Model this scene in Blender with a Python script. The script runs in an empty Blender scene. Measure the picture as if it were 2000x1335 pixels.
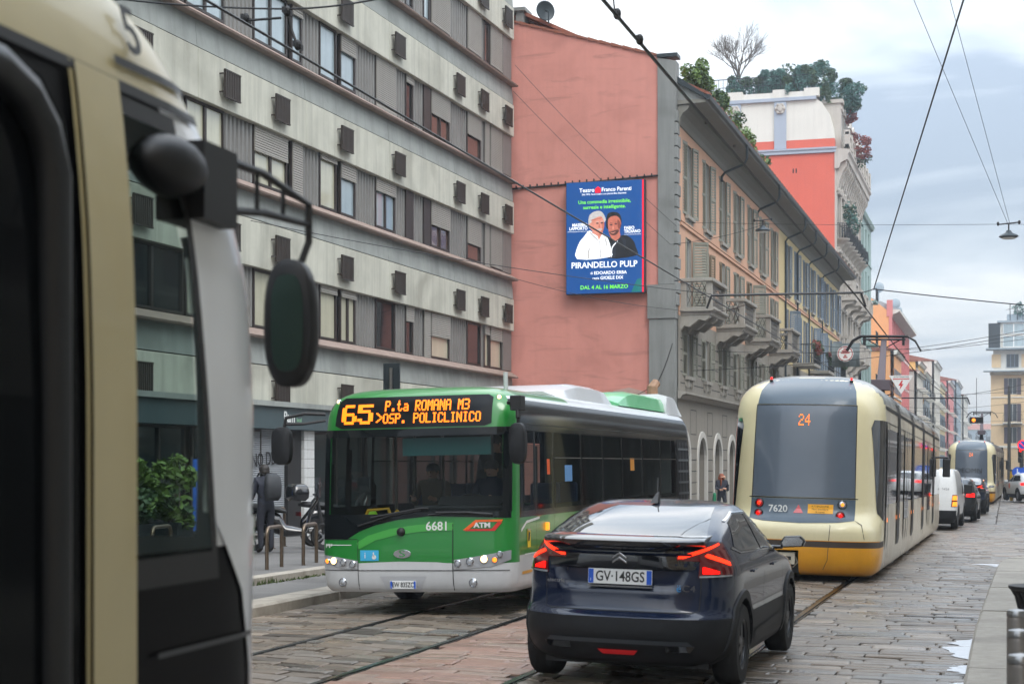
import bpy, bmesh, math, random
from mathutils import Vector, Matrix, Euler
R = math.radians
random.seed(7)
S = bpy.context.scene
COL = S.collection

# ---------------------------------------------------------------- camera
TH = math.atan(965 / 3250)
cam = bpy.data.cameras.new("camera")
cam.lens = 58.5
cam.sensor_width = 36
cam.shift_y = (905 - 667.5) / 2000
cam.clip_start = 0.1
cam.clip_end = 3000
cam.dof.use_dof = True
cam.dof.focus_distance = 32
cam.dof.aperture_fstop = 4.0
camo = bpy.data.objects.new("camera", cam)
COL.objects.link(camo)
camo.location = (0, 0, 1.88)
camo.rotation_euler = (R(90), 0, TH)
S.camera = camo

# ---------------------------------------------------------------- sky and light
SUN_EL, SUN_AZ = R(52), R(140)
W = bpy.data.worlds.new("World")
S.world = W
W.use_nodes = True
nt = W.node_tree
N, L = nt.nodes, nt.links
N.clear()
wo = N.new("ShaderNodeOutputWorld")
bg = N.new("ShaderNodeBackground")
sky = N.new("ShaderNodeTexSky")
sky.sky_type = 'NISHITA'
sky.sun_disc = False
sky.sun_elevation = SUN_EL
sky.sun_rotation = SUN_AZ
sky.air_density = 1.3
sky.dust_density = 2.5


def wm(op, a, b=None, c=None):
    n = N.new("ShaderNodeMath")
    n.operation = op
    for i, x in enumerate((a, b, c)):
        if x is None:
            continue
        if isinstance(x, (int, float)):
            n.inputs[i].default_value = x
        else:
            L.new(x, n.inputs[i])
    return n.outputs[0]


tc = N.new("ShaderNodeTexCoord")
sp = N.new("ShaderNodeSeparateXYZ")
L.new(tc.outputs['Generated'], sp.inputs[0])
zz = wm('MAXIMUM', sp.outputs[2], 0.0)
den = wm('ADD', zz, 0.11)
cb = N.new("ShaderNodeCombineXYZ")
L.new(wm('DIVIDE', sp.outputs[0], den), cb.inputs[0])
L.new(wm('DIVIDE', sp.outputs[1], den), cb.inputs[1])
nz = N.new("ShaderNodeTexNoise")
nz.inputs['Scale'].default_value = 0.85
nz.inputs['Detail'].default_value = 9
nz.inputs['Roughness'].default_value = 0.53
nz.inputs['Distortion'].default_value = 0.5
mp = N.new("ShaderNodeMapping")
mp.inputs['Location'].default_value = (3.1, 0.9, 0.0)
mp.inputs['Scale'].default_value = (0.95, 0.95, 1.0)
L.new(cb.outputs[0], mp.inputs[0])
L.new(mp.outputs[0], nz.inputs['Vector'])
rp = N.new("ShaderNodeValToRGB")
L.new(nz.outputs[0], rp.inputs[0])
rp.color_ramp.elements[0].position = 0.38
rp.color_ramp.elements[0].color = (2.8, 3.35, 4.15, 1)
rp.color_ramp.elements[1].position = 0.58
rp.color_ramp.elements[1].color = (7.3, 7.5, 7.7, 1)
e = rp.color_ramp.elements.new(0.48)
e.color = (5.1, 5.65, 6.25, 1)
# overcast sky: the zenith is brighter than the horizon
el = wm('ADD', wm('MULTIPLY', zz, 2.9), 0.46)
mul = N.new("ShaderNodeMixRGB")
mul.blend_type = 'MULTIPLY'
mul.inputs[0].default_value = 1
L.new(rp.outputs[0], mul.inputs[1])
L.new(el, mul.inputs[2])
mx = N.new("ShaderNodeMixRGB")
mx.inputs[0].default_value = 0.88
L.new(sky.outputs[0], mx.inputs[1])
L.new(mul.outputs[0], mx.inputs[2])
L.new(mx.outputs[0], bg.inputs[0])
bg.inputs[1].default_value = 0.1
L.new(bg.outputs[0], wo.inputs[0])

sun = bpy.data.lights.new("sun", 'SUN')
sun.energy = 0.9
sun.angle = R(25)
sun.color = (1, 0.96, 0.9)
suno = bpy.data.objects.new("sun", sun)
COL.objects.link(suno)
suno.rotation_euler = Vector((math.sin(SUN_AZ) * math.cos(SUN_EL), math.cos(SUN_AZ) * math.cos(SUN_EL), math.sin(SUN_EL))).to_track_quat('Z', 'Y').to_euler()
suno.location = (20, -20, 60)
vs = S.view_settings
vs.view_transform = 'Standard'
vs.look = 'None'
vs.exposure = 0.95
vs.gamma = 1
vs.use_curve_mapping = False
S.cycles.max_bounces = 6
S.cycles.transparent_max_bounces = 12
S.cycles.volume_bounces = 0

# ---------------------------------------------------------------- mesh kit


class MB:
    def __init__(s):
        s.v, s.f, s.m = [], [], []

    def face(s, pts, mi=0):
        b = len(s.v)
        s.v += [tuple(p) for p in pts]
        s.f.append(tuple(range(b, b + len(pts))))
        s.m.append(mi)

    def box(s, x0, x1, y0, y1, z0, z1, mi=0):
        b = len(s.v)
        s.v += [(x, y, z) for z in (z0, z1) for y in (y0, y1) for x in (x0, x1)]
        for q in ((0, 2, 3, 1), (4, 5, 7, 6), (0, 1, 5, 4), (2, 6, 7, 3), (0, 4, 6, 2), (1, 3, 7, 5)):
            s.f.append(tuple(b + i for i in q))
            s.m.append(mi)
        return s

    def prism(s, poly, ax, lo, hi, mi=0):
        """poly: 2D points in the two axes other than ax"""
        n = len(poly)
        b = len(s.v)
        for w in (lo, hi):
            for p, q in poly:
                s.v.append((w, p, q) if ax == 'x' else (p, w, q) if ax == 'y' else (p, q, w))
        s.f.append(tuple(b + i for i in range(n)))
        s.f.append(tuple(b + n + i for i in reversed(range(n))))
        s.m += [mi, mi]
        for i in range(n):
            j = (i + 1) % n
            s.f.append((b + i, b + n + i, b + n + j, b + j))
            s.m.append(mi)
        return s

    def rings(s, rs, mi=0, cap0=True, cap1=True, closed=True):
        b = len(s.v)
        n = len(rs[0])
        for r in rs:
            s.v += [tuple(p) for p in r]
        for k in range(len(rs) - 1):
            for i in range(n if closed else n - 1):
                j = (i + 1) % n
                s.f.append((b + k * n + i, b + k * n + j, b + (k + 1) * n + j, b + (k + 1) * n + i))
                s.m.append(mi)
        if cap0:
            s.f.append(tuple(b + i for i in reversed(range(n))))
            s.m.append(mi)
        if cap1:
            s.f.append(tuple(b + (len(rs) - 1) * n + i for i in range(n)))
            s.m.append(mi)
        return s

    def tube(s, pts, r, n=6, mi=0, cap=True):
        pts = [Vector(p) for p in pts]
        rs = []
        up = None
        for i, p in enumerate(pts):
            t = (pts[min(i + 1, len(pts) - 1)] - pts[max(i - 1, 0)]).normalized()
            if up is None:
                up = Vector((0, 0, 1)) if abs(t.z) < .9 else Vector((1, 0, 0))
            a = t.cross(up).normalized()
            up = a.cross(t).normalized()
            rr = r[i] if isinstance(r, (list, tuple)) else r
            rs.append([p + (a * math.cos(6.2832 * k / n) + up * math.sin(6.2832 * k / n)) * rr for k in range(n)])
        return s.rings(rs, mi, cap, cap)

    def lathe(s, prof, c=(0, 0, 0), ax='z', n=20, mi=0, cap=True):
        rs = []
        for r, h in prof:
            ring = []
            for k in range(n):
                a, b2 = r * math.cos(6.2832 * k / n), r * math.sin(6.2832 * k / n)
                p = (a, b2, h) if ax == 'z' else (h, a, b2) if ax == 'x' else (a, h, b2)
                ring.append((p[0] + c[0], p[1] + c[1], p[2] + c[2]))
            rs.append(ring)
        return s.rings(rs, mi, cap, cap)

    def blob(s, c, r, n=8, mi=0):
        pr = [(math.sin(math.pi * k / n) + 1e-4, -math.cos(math.pi * k / n)) for k in range(n + 1)]
        rs = [[(c[0] + r[0] * a * math.cos(6.2832 * k / (2 * n)), c[1] + r[1] * a * math.sin(6.2832 * k / (2 * n)), c[2] + r[2] * h) for k in range(2 * n)] for a, h in pr]
        return s.rings(rs, mi)

    def build(s, name, mats, parent=None, smooth=None, bevel=0, loc=None, rot=None):
        me = bpy.data.meshes.new(name)
        me.from_pydata(s.v, [], s.f)
        if not isinstance(mats, (list, tuple)):
            mats = [mats]
        for m in mats:
            me.materials.append(m)
        if len(mats) > 1:
            me.polygons.foreach_set('material_index', s.m)
        bm = bmesh.new()
        bm.from_mesh(me)
        bmesh.ops.remove_doubles(bm, verts=bm.verts, dist=1e-5)
        bmesh.ops.recalc_face_normals(bm, faces=bm.faces)
        bm.to_mesh(me)
        bm.free()
        if smooth is not None:
            me.polygons.foreach_set('use_smooth', [True] * len(me.polygons))
            me.set_sharp_from_angle(angle=R(smooth))
        o = bpy.data.objects.new(name, me)
        COL.objects.link(o)
        if parent:
            o.parent = parent
        if loc:
            o.location = loc
        if rot:
            o.rotation_euler = rot
        if bevel:
            b = o.modifiers.new('bevel', 'BEVEL')
            b.width = bevel
            b.segments = 2
            b.limit_method = 'ANGLE'
            b.angle_limit = R(40)
        return o


def tag(o, label=None, cat=None, group=None, kind=None):
    if label:
        o['label'] = label
    if cat:
        o['category'] = cat
    if group:
        o['group'] = group
    if kind:
        o['kind'] = kind
    return o


def thing(name, label, cat, loc=(0, 0, 0), rz=0, group=None):
    o = bpy.data.objects.new(name, None)
    o.empty_display_size = .2
    COL.objects.link(o)
    o.location = loc
    o.rotation_euler = (0, 0, rz) if not isinstance(rz, tuple) else rz
    return tag(o, label, cat, group)


def inst(src, parent, loc=(0, 0, 0), rot=None, scale=None, kids=True):
    c = src.copy()
    COL.objects.link(c)
    c.parent = parent
    c.location = loc
    if rot:
        c.rotation_euler = rot
    if scale:
        c.scale = scale
    if kids:
        for ch in src.children:
            inst(ch, c, ch.location.copy())
    return c


def copy_tree(o, parent=None):
    c = o.copy()
    COL.objects.link(c)
    c.parent = parent
    for ch in list(o.children):
        copy_tree(ch, c)
    return c


def text(body, size, mat, parent, loc, rot=(R(90), 0, 0), name='lettering', align='CENTER', ext=.002, sx=1, bold=0):
    cu = bpy.data.curves.new(name, 'FONT')
    cu.body = body
    cu.size = size
    cu.align_x = align
    cu.align_y = 'CENTER'
    cu.extrude = ext
    cu.offset = bold
    cu.resolution_u = 3
    o = bpy.data.objects.new(name, cu)
    COL.objects.link(o)
    dg = bpy.context.evaluated_depsgraph_get()
    me = bpy.data.meshes.new_from_object(o.evaluated_get(dg))
    bpy.data.objects.remove(o)
    bpy.data.curves.remove(cu)
    me.materials.clear()
    me.materials.append(mat)
    o = bpy.data.objects.new(name, me)
    COL.objects.link(o)
    o.parent = parent
    o.location = loc
    o.rotation_euler = rot
    o.scale = (sx, 1, 1)
    return o


# ---------------------------------------------------------------- materials
def C(r, g, b):
    f = lambda c: (c / 255 / 12.92) if c <= 10 else ((c / 255 + .055) / 1.055) ** 2.4
    return (f(r), f(g), f(b))


def M(name, col, rough=.6, metal=0, var=.0, scale=3, bump=0, bscale=30, streak=0, smear=None, coat=0, emit=0, spec=.5, stain=None, stains=.0, sscale=.5):
    m = bpy.data.materials.new(name)
    m.use_nodes = True
    t = m.node_tree
    p = t.nodes['Principled BSDF']
    p.inputs['Base Color'].default_value = (*col, 1)
    p.inputs['Roughness'].default_value = rough
    p.inputs['Metallic'].default_value = metal
    p.inputs['Specular IOR Level'].default_value = spec
    p.inputs['Coat Weight'].default_value = coat
    p.inputs['Coat Roughness'].default_value = .03
    if emit:
        p.inputs['Emission Color'].default_value = (*col, 1)
        p.inputs['Emission Strength'].default_value = emit
    co = t.nodes.new('ShaderNodeTexCoord')
    last = None
    if var:
        nn = t.nodes.new('ShaderNodeTexNoise')
        nn.inputs['Scale'].default_value = scale
        nn.inputs['Detail'].default_value = 6
        nn.inputs['Roughness'].default_value = .65
        t.links.new(co.outputs['Object'], nn.inputs['Vector'])
        mr = t.nodes.new('ShaderNodeMapRange')
        mr.inputs[1].default_value = .25
        mr.inputs[2].default_value = .75
        mr.inputs[3].default_value = 1 - var
        mr.inputs[4].default_value = 1 + var
        t.links.new(nn.outputs[0], mr.inputs[0])
        mm = t.nodes.new('ShaderNodeMixRGB')
        mm.blend_type = 'MULTIPLY'
        mm.inputs[0].default_value = 1
        mm.inputs[1].default_value = (*col, 1)
        t.links.new(mr.outputs[0], mm.inputs[2])
        last = mm.outputs[0]
    if streak:
        mpn = t.nodes.new('ShaderNodeMapping')
        mpn.inputs['Scale'].default_value = (2.6, 2.6, .16)
        t.links.new(co.outputs['Object'], mpn.inputs[0])
        n2 = t.nodes.new('ShaderNodeTexNoise')
        n2.inputs['Scale'].default_value = 1.3
        n2.inputs['Detail'].default_value = 8
        n2.inputs['Roughness'].default_value = .7
        t.links.new(mpn.outputs[0], n2.inputs['Vector'])
        m2 = t.nodes.new('ShaderNodeMapRange')
        m2.inputs[1].default_value = .45
        m2.inputs[2].default_value = .75
        m2.inputs[3].default_value = 0
        m2.inputs[4].default_value = streak
        t.links.new(n2.outputs[0], m2.inputs[0])
        mm = t.nodes.new('ShaderNodeMixRGB')
        mm.inputs[2].default_value = (*[c * .35 for c in col], 1)
        if last:
            t.links.new(last, mm.inputs[1])
        else:
            mm.inputs[1].default_value = (*col, 1)
        t.links.new(m2.outputs[0], mm.inputs[0])
        last = mm.outputs[0]
    if smear:
        mpn = t.nodes.new('ShaderNodeMapping')
        mpn.inputs['Scale'].default_value = (.35, .35, 2.2)
        t.links.new(co.outputs['Object'], mpn.inputs[0])
        n2 = t.nodes.new('ShaderNodeTexNoise')
        n2.inputs['Scale'].default_value = .9
        n2.inputs['Detail'].default_value = 9
        n2.inputs['Roughness'].default_value = .62
        n2.inputs['Distortion'].default_value = 1.2
        t.links.new(mpn.outputs[0], n2.inputs['Vector'])
        m2 = t.nodes.new('ShaderNodeMapRange')
        m2.inputs[1].default_value = .56
        m2.inputs[2].default_value = .74
        m2.inputs[4].default_value = .55
        t.links.new(n2.outputs[0], m2.inputs[0])
        mm = t.nodes.new('ShaderNodeMixRGB')
        mm.inputs[2].default_value = (*smear, 1)
        if last:
            t.links.new(last, mm.inputs[1])
        else:
            mm.inputs[1].default_value = (*col, 1)
        t.links.new(m2.outputs[0], mm.inputs[0])
        last = mm.outputs[0]
    if stain:
        n3 = t.nodes.new('ShaderNodeTexNoise')
        n3.inputs['Scale'].default_value = sscale
        n3.inputs['Detail'].default_value = 7
        n3.inputs['Distortion'].default_value = .6
        t.links.new(co.outputs['Object'], n3.inputs['Vector'])
        m3 = t.nodes.new('ShaderNodeMapRange')
        m3.inputs[1].default_value = .5
        m3.inputs[2].default_value = .72
        m3.inputs[4].default_value = stains
        t.links.new(n3.outputs[0], m3.inputs[0])
        mm = t.nodes.new('ShaderNodeMixRGB')
        mm.inputs[2].default_value = (*stain, 1)
        if last:
            t.links.new(last, mm.inputs[1])
        else:
            mm.inputs[1].default_value = (*col, 1)
        t.links.new(m3.outputs[0], mm.inputs[0])
        last = mm.outputs[0]
    if last:
        t.links.new(last, p.inputs['Base Color'])
    if bump:
        nb = t.nodes.new('ShaderNodeTexNoise')
        nb.inputs['Scale'].default_value = bscale
        nb.inputs['Detail'].default_value = 5
        t.links.new(co.outputs['Object'], nb.inputs['Vector'])
        bp = t.nodes.new('ShaderNodeBump')
        bp.inputs['Strength'].default_value = bump
        bp.inputs['Distance'].default_value = .02
        t.links.new(nb.outputs[0], bp.inputs['Height'])
        t.links.new(bp.outputs[0], p.inputs['Normal'])
    return m


def clear_glass(name, tint, a, spec=.5):
    """pane you can see through: share a of clear transmission plus a glossy coat"""
    m = bpy.data.materials.new(name)
    m.use_nodes = True
    t = m.node_tree
    p = t.nodes['Principled BSDF']
    p.inputs['Base Color'].default_value = (.01, .012, .012, 1)
    p.inputs['Roughness'].default_value = .03
    p.inputs['Specular IOR Level'].default_value = spec
    tr = t.nodes.new('ShaderNodeBsdfTransparent')
    tr.inputs[0].default_value = (*tint, 1)
    mi = t.nodes.new('ShaderNodeMixShader')
    mi.inputs[0].default_value = a
    t.links.new(p.outputs[0], mi.inputs[1])
    t.links.new(tr.outputs[0], mi.inputs[2])
    t.links.new(mi.outputs[0], t.nodes['Material Output'].inputs[0])
    return m


m_cream = M('concrete_cream', C(185, 184, 171), .85, var=.14, scale=.9, streak=.5, bump=.15, bscale=12, stain=C(132, 130, 118), stains=.65, sscale=.45)
m_blueband = M('concrete_grey', C(146, 150, 146), .8, var=.12, scale=1.2, streak=.4, bump=.15, bscale=14, stain=C(92, 96, 92), stains=.5, sscale=.6)
m_sill = M('sill_brown', C(142, 124, 114), .8, var=.2, scale=2.5, streak=.3)
m_dark = M('dark_gap', (.012, .012, .013), .8)
m_corr = M('corrugated_grey', C(120, 119, 116), .55, var=.12, scale=1.5, streak=.3, metal=.1)
m_frame = M('window_frame_brown', C(48, 41, 38), .5, var=.1)
m_vent = M('vent_brown', C(48, 40, 34), .6, var=.2, scale=8)
m_shut = M('roller_shutter', C(150, 147, 140), .7, var=.06, scale=2, streak=.12)
m_pcream = M('pane_blind_cream', C(182, 180, 158), .3, coat=1, var=.12, scale=1.2, streak=.35)
m_psky = M('pane_curtain_sky_reflection', C(150, 166, 172), .3, coat=1, var=.22, scale=.8, streak=.4)  # pale blue sky reflection painted into the pane colour; streaks for curtain folds
m_pwarm = M('pane_warm_reflection', C(80, 62, 56), .2, coat=.5, var=.25, scale=1.2)  # brown reflection of the terracotta building painted into the pane colour
m_pdark = M('pane_dark', (.012, .015, .017), .04, spec=.8)
m_pblue = M('pane_blue', C(30, 66, 130), .2, coat=1)
m_white = M('white_paint', C(225, 226, 224), .4, var=.04)
m_black = M('black_rubber', (.012, .012, .013), .6)
m_gloss = M('gloss_black', (.008, .009, .011), .08, coat=.6)
m_wire = M('wire_black', (.012, .012, .014), .5)
m_steel = M('galvanised_steel', C(110, 108, 104), .4, metal=.8, var=.15, scale=12)

# ================================================================ ground
def sm(a, b, x):
    t = min(1, max(0, (x - a) / (b - a)))
    return t * t * (3 - 2 * t)


def road_z(x, y):
    return .05 - .02 * min(abs(x + 4.85), 5.5) - .25 * sm(20, 56, y)


def pave_z(y):
    return .11 - .25 * sm(20, 56, y)


m_joint = M('joint_sand', C(40, 35, 30), .9, var=.4, scale=6, bump=.4, bscale=60)
m_asph = M('pavement_asphalt', C(112, 110, 108), .85, var=.16, scale=1.3, bump=.35, bscale=90, stain=C(70, 68, 66), stains=.6, sscale=.8)
m_granite = M('granite_kerb', C(168, 160, 148), .75, var=.16, scale=7, bump=.3, bscale=50, stain=C(104, 95, 82), stains=.6, sscale=1.5)
m_rail = M('rail_steel', C(92, 94, 98), .22, metal=.95, var=.15, scale=5)


def sett_mat(name, ramp, rough):
    m = bpy.data.materials.new(name)
    m.use_nodes = True
    t = m.node_tree
    p = t.nodes['Principled BSDF']
    at = t.nodes.new('ShaderNodeAttribute')
    at.attribute_name = 'tone'
    cr = t.nodes.new('ShaderNodeValToRGB')
    el = cr.color_ramp.elements
    el[0].color = (*ramp[0], 1)
    el[1].color = (*ramp[-1], 1)
    for i, c in enumerate(ramp[1:-1]):
        q = el.new((i + 1) / (len(ramp) - 1))
        q.color = (*c, 1)
    t.links.new(at.outputs['Fac'], cr.inputs[0])
    co = t.nodes.new('ShaderNodeTexCoord')
    n = t.nodes.new('ShaderNodeTexNoise')
    n.inputs['Scale'].default_value = 5
    n.inputs['Detail'].default_value = 8
    n.inputs['Roughness'].default_value = .7
    t.links.new(co.outputs['Object'], n.inputs['Vector'])
    mr = t.nodes.new('ShaderNodeMapRange')
    mr.inputs[1].default_value = .3
    mr.inputs[2].default_value = .7
    mr.inputs[3].default_value = .72
    mr.inputs[4].default_value = 1.22
    t.links.new(n.outputs[0], mr.inputs[0])
    mm = t.nodes.new('ShaderNodeMixRGB')
    mm.blend_type = 'MULTIPLY'
    mm.inputs[0].default_value = 1
    t.links.new(cr.outputs[0], mm.inputs[1])
    t.links.new(mr.outputs[0], mm.inputs[2])
    t.links.new(mm.outputs[0], p.inputs['Base Color'])
    n2 = t.nodes.new('ShaderNodeTexNoise')
    n2.inputs['Scale'].default_value = 1.1
    n2.inputs['Detail'].default_value = 5
    t.links.new(co.outputs['Object'], n2.inputs['Vector'])
    m2 = t.nodes.new('ShaderNodeMapRange')
    m2.inputs[1].default_value = .35
    m2.inputs[2].default_value = .65
    m2.inputs[3].default_value = rough - .12
    m2.inputs[4].default_value = rough + .15
    t.links.new(n2.outputs[0], m2.inputs[0])
    t.links.new(m2.outputs[0], p.inputs['Roughness'])
    nb = t.nodes.new('ShaderNodeTexNoise')
    nb.inputs['Scale'].default_value = 22
    nb.inputs['Detail'].default_value = 6
    t.links.new(co.outputs['Object'], nb.inputs['Vector'])
    bp = t.nodes.new('ShaderNodeBump')
    bp.inputs['Strength'].default_value = .45
    bp.inputs['Distance'].default_value = .012
    t.links.new(nb.outputs[0], bp.inputs['Height'])
    t.links.new(bp.outputs[0], p.inputs['Normal'])
    return m


m_sett = sett_mat('stone_setts_grey', [C(72, 65, 58), C(106, 96, 86), C(124, 110, 96), C(108, 105, 101), C(144, 130, 116)], .36)
m_settp = sett_mat('stone_setts_pink', [C(124, 96, 82), C(146, 112, 96), C(136, 116, 102), C(160, 128, 112)], .42)

# base sheet under the setts, out to the horizon
g = MB()
xs = [-400, -60, -30, -18, -10.4, -9.1, -7.2, -4.85, -2.4, -.35, 3, 8, 30, 90, 400]
ys = [-60, -20, 0, 8, 14, 20] + [20 + 3 * i for i in range(1, 13)] + [70, 100, 200, 400, 900, 2000]
for i in range(len(xs) - 1):
    for j in range(len(ys) - 1):
        q = [(xs[a], ys[b]) for a, b in ((i, j), (i + 1, j), (i + 1, j + 1), (i, j + 1))]
        g.face([(x, y, road_z(x, y) - .022) for x, y in q])
tag(g.build('ground', m_joint), kind='structure')


def setts(name, mat, bands, y0, y1):
    mb = MB()
    tones = []
    rnd = random.Random(5)
    for (xa, xb, cw, ln, sk) in bands:
        y = y0 - abs(sk) * (xb - xa)
        row = 0
        while y < y1:
            w = cw * rnd.uniform(.8, 1.2)
            x = xa - rnd.uniform(0, ln * .8)
            while x < xb:
                l = ln * rnd.uniform(.65, 1.35)
                a, b = max(x, xa) + .006, min(x + l, xb) - .006
                x += l
                if b - a < .1:
                    continue
                j = lambda: rnd.uniform(-.018, .018)
                gp = .016
                P = [(a + j() * .5, y + gp + sk * (a - xa) + j()), (b + j() * .5, y + gp + sk * (b - xa) + j()), (b + j() * .5, y + w - gp + sk * (b - xa) + j()), (a + j() * .5, y + w - gp + sk * (a - xa) + j())]
                if P[0][1] > y1:
                    continue
                t1, t2, t0 = rnd.uniform(-.006, .006), rnd.uniform(-.006, .006), rnd.uniform(-.004, .004)
                cx, cy = sum(p[0] for p in P) / 4, sum(p[1] for p in P) / 4
                base, mid, top = [], [], []
                for px, py in P:
                    zc = road_z(px, py) + t0 + t1 * (px - cx) / .4 + t2 * (py - cy) / .2
                    base.append((px, py, zc - .03))
                    mid.append((px, py, zc - .006))
                    top.append((px + (cx - px) * .06 + (0.008 if px < cx else -.008), py + (.014 if py < cy else -.014), zc + .002))
                nf = len(mb.f)
                for k in range(4):
                    q = (k + 1) % 4
                    mb.face([base[k], base[q], mid[q], mid[k]])
                    mb.face([mid[k], mid[q], top[q], top[k]])
                mb.face(top)
                tn = min(1, max(0, rnd.gauss(.5, .26)))
                tones += [tn] * (len(mb.f) - nf)
            y += w
            row += 1
    me = bpy.data.meshes.new(name)
    me.from_pydata(mb.v, [], mb.f)
    me.materials.append(mat)
    at = me.attributes.new('tone', 'FLOAT', 'FACE')
    at.data.foreach_set('value', tones)
    o = bpy.data.objects.new(name, me)
    COL.objects.link(o)
    return tag(o, kind='structure')


setts('road', m_sett, [(-9.0, -7.17, .24, .6, -.22), (-7.06, -5.62, .25, .5, -.42), (-3.97, -2.5, .25, .5, -.36), (-2.38, .25, .235, .6, .14)], 9, 62)
setts('road', m_settp, [(-5.5, -4.08, .25, .55, -.06)], 9, 62)
setts('road', m_sett, [(-9.0, -7.17, .45, 1.1, -.2), (-7.06, -5.62, .45, 1, -.4), (-5.5, -4.08, .45, 1, -.1), (-3.97, -2.5, .45, 1, -.3), (-2.38, -.36, .45, 1.1, .1)], 62.5, 150)
setts('road', m_sett, [(-.34, 9, .45, 1.0, .1)], 34, 150)

for x, lab in ((-7.115, 'steel tram rail nearest the left kerb, running under the front of the green bus'), (-5.56, 'steel tram rail between grey setts and the left edge of the pink slabs'), (-4.02, 'tram rail at the right edge of the pink slabs, under the car\'s left wheels'), (-2.44, 'steel tram rail passing under the right wheels of the dark blue car')):
    mb = MB()
    ysr = [7, 14, 20] + [20 + 3 * i for i in range(1, 13)] + [80, 120, 180]
    for dx0, dx1, dz in ((-.045, .02, .003), (.02, .05, -.02), (.05, .062, .003)):
        mb.rings([[(x + dx0, y, road_z(x, y) + dz), (x + dx1, y, road_z(x, y) + dz), (x + dx1, y, road_z(x, y) - .05), (x + dx0, y, road_z(x, y) - .05)] for y in ysr])
    tag(mb.build('tram_rail', m_rail), lab, 'rail', 'tram rails set in the road')

# left pavement: kerb stones, asphalt strip, second kerb, upper pavement
mb = MB()
rnd = random.Random(3)
y = 4
while y < 150:
    l = rnd.uniform(1.3, 1.9)
    x0 = -9.42
    z0, z1 = road_z(-9, y) - .08, pave_z(y) + .0
    e = rnd.uniform(-.012, .012)
    mb.rings([[(x0, yy, z0), (-9.0 + e, yy, z0), (-9.0 + e, yy, z1 - .03), (-9.03 + e, yy, z1), (x0, yy, z1)] for yy in (y + .008, y + l - .008)])
    y += l
tag(mb.build('kerb', m_granite), kind='structure')
mb = MB()
for a, b in zip(ys[2:-3], ys[3:-2]):
    mb.face([(-9.42, a, pave_z(a) - .006), (-10.5, a, pave_z(a) + .0), (-10.5, b, pave_z(b) + .0), (-9.42, b, pave_z(b) - .006)])
    mb.face([(-10.7, a, pave_z(a) + .11), (-40, a, pave_z(a) + .16), (-40, b, pave_z(b) + .16), (-10.7, b, pave_z(b) + .11)])
tag(mb.build('pavement', m_asph), kind='structure')
mb = MB()
y = 4
while y < 54.5:
    l = rnd.uniform(.9, 1.2)
    mb.rings([[(-10.7, yy, pave_z(y) - .05), (-10.5, yy, pave_z(y) - .05), (-10.5, yy, pave_z(y) + .1), (-10.52, yy, pave_z(y) + .117), (-10.7, yy, pave_z(y) + .117)] for yy in (y + .006, min(y + l, 54.5) - .006)])
    y += l
tag(mb.build('kerb', m_granite), kind='structure')
# moss at the foot of the second kerb
m_moss = M('moss', C(70, 84, 40), .9, var=.4, scale=30)
mb = MB()
for i in range(900):
    y = rnd.uniform(15, 30)
    if math.sin(y * 1.7) + math.sin(y * .6) < -.2:
        continue
    x = -10.5 + abs(rnd.gauss(0, .035))
    z = pave_z(y)
    h = rnd.uniform(.02, .07) * (1.6 if 21.8 < y < 22.8 else .8)
    a = rnd.uniform(0, 6.28)
    dx, dy = .015 * math.cos(a), .015 * math.sin(a)
    mb.face([(x - dx, y - dy, z), (x + dx, y + dy, z), (x + dx * .3 + rnd.uniform(-.02, .03), y + rnd.uniform(-.03, .03), z + h)])
tag(mb.build('weeds', m_moss), kind='stuff')

# right pavement: granite slabs with a corner curving off to the right
def kx(y):
    return -.33 + .014 * max(0, y - 18) + (.04 * max(0, y - 31.5)) ** 1.0 + (0.055 * max(0, y - 32.5) ** 2)


mb = MB()
y = -6
while y < 38:
    l = rnd.uniform(1.5, 2.3)
    for u0, u1 in ((0, .62), (.63, 1.45), (1.46, 2.6), (2.61, 6)):
        ya, yb = y + .006, min(y + l, 38) - .006
        e = rnd.uniform(-.006, .006)
        rs = []
        for yy in (ya, yb):
            xa, xb = kx(yy) + u0, kx(yy) + u1
            zt = pave_z(yy) + .03 + e
            rs.append([(xa, yy, zt - .2), (xb, yy, zt - .2), (xb, yy, zt), (xa + (.03 if u0 == 0 else 0), yy, zt), (xa, yy, zt - .03)])
        mb.rings(rs)
    y += l
m_slab = M('granite_slab', C(150, 143, 132), .7, var=.2, scale=9, bump=.4, bscale=70, stain=C(98, 92, 84), stains=.5, sscale=.9)
tag(mb.build('pavement', m_slab), kind='structure')
# puddles / worn white paint by the right kerb
m_puddle = M('spilt_white_paint', C(214, 216, 220), .25, var=.08, scale=6)
def splat(y0, y1, wmax, seed):
    r2 = random.Random(seed)
    mb = MB()
    n = 14
    L0, R0 = [], []
    for i in range(n + 1):
        t = i / n
        yy = y0 + (y1 - y0) * t
        w = wmax * math.sin(math.pi * t) ** .6 * r2.uniform(.35, 1) + .01
        xr = kx(yy) - .015
        L0.append((xr - w, yy))
        R0.append((xr, yy))
    for i in range(n):
        mb.face([(*L0[i], road_z(*L0[i]) + .007), (*R0[i], road_z(*R0[i]) + .007), (*R0[i + 1], road_z(*R0[i + 1]) + .007), (*L0[i + 1], road_z(*L0[i + 1]) + .007)])
    return mb
for a, b, w, sd, lab in ((16.9, 18.9, .34, 1, 'largest white spill of paint in the gutter beside the right kerb'), (15.7, 16.4, .22, 2, 'small white spill nearer the camera in the right gutter'), (14.6, 15.1, .16, 3, 'smallest white spill at the bottom edge of the right gutter'), (33.4, 35.5, .9, 4, 'white paint patch on the setts where the right kerb curves away')):
    tag(splat(a, b, w, sd).build('paint_spill', m_puddle), lab, 'paint spill', 'white paint spills in the gutter')

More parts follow.
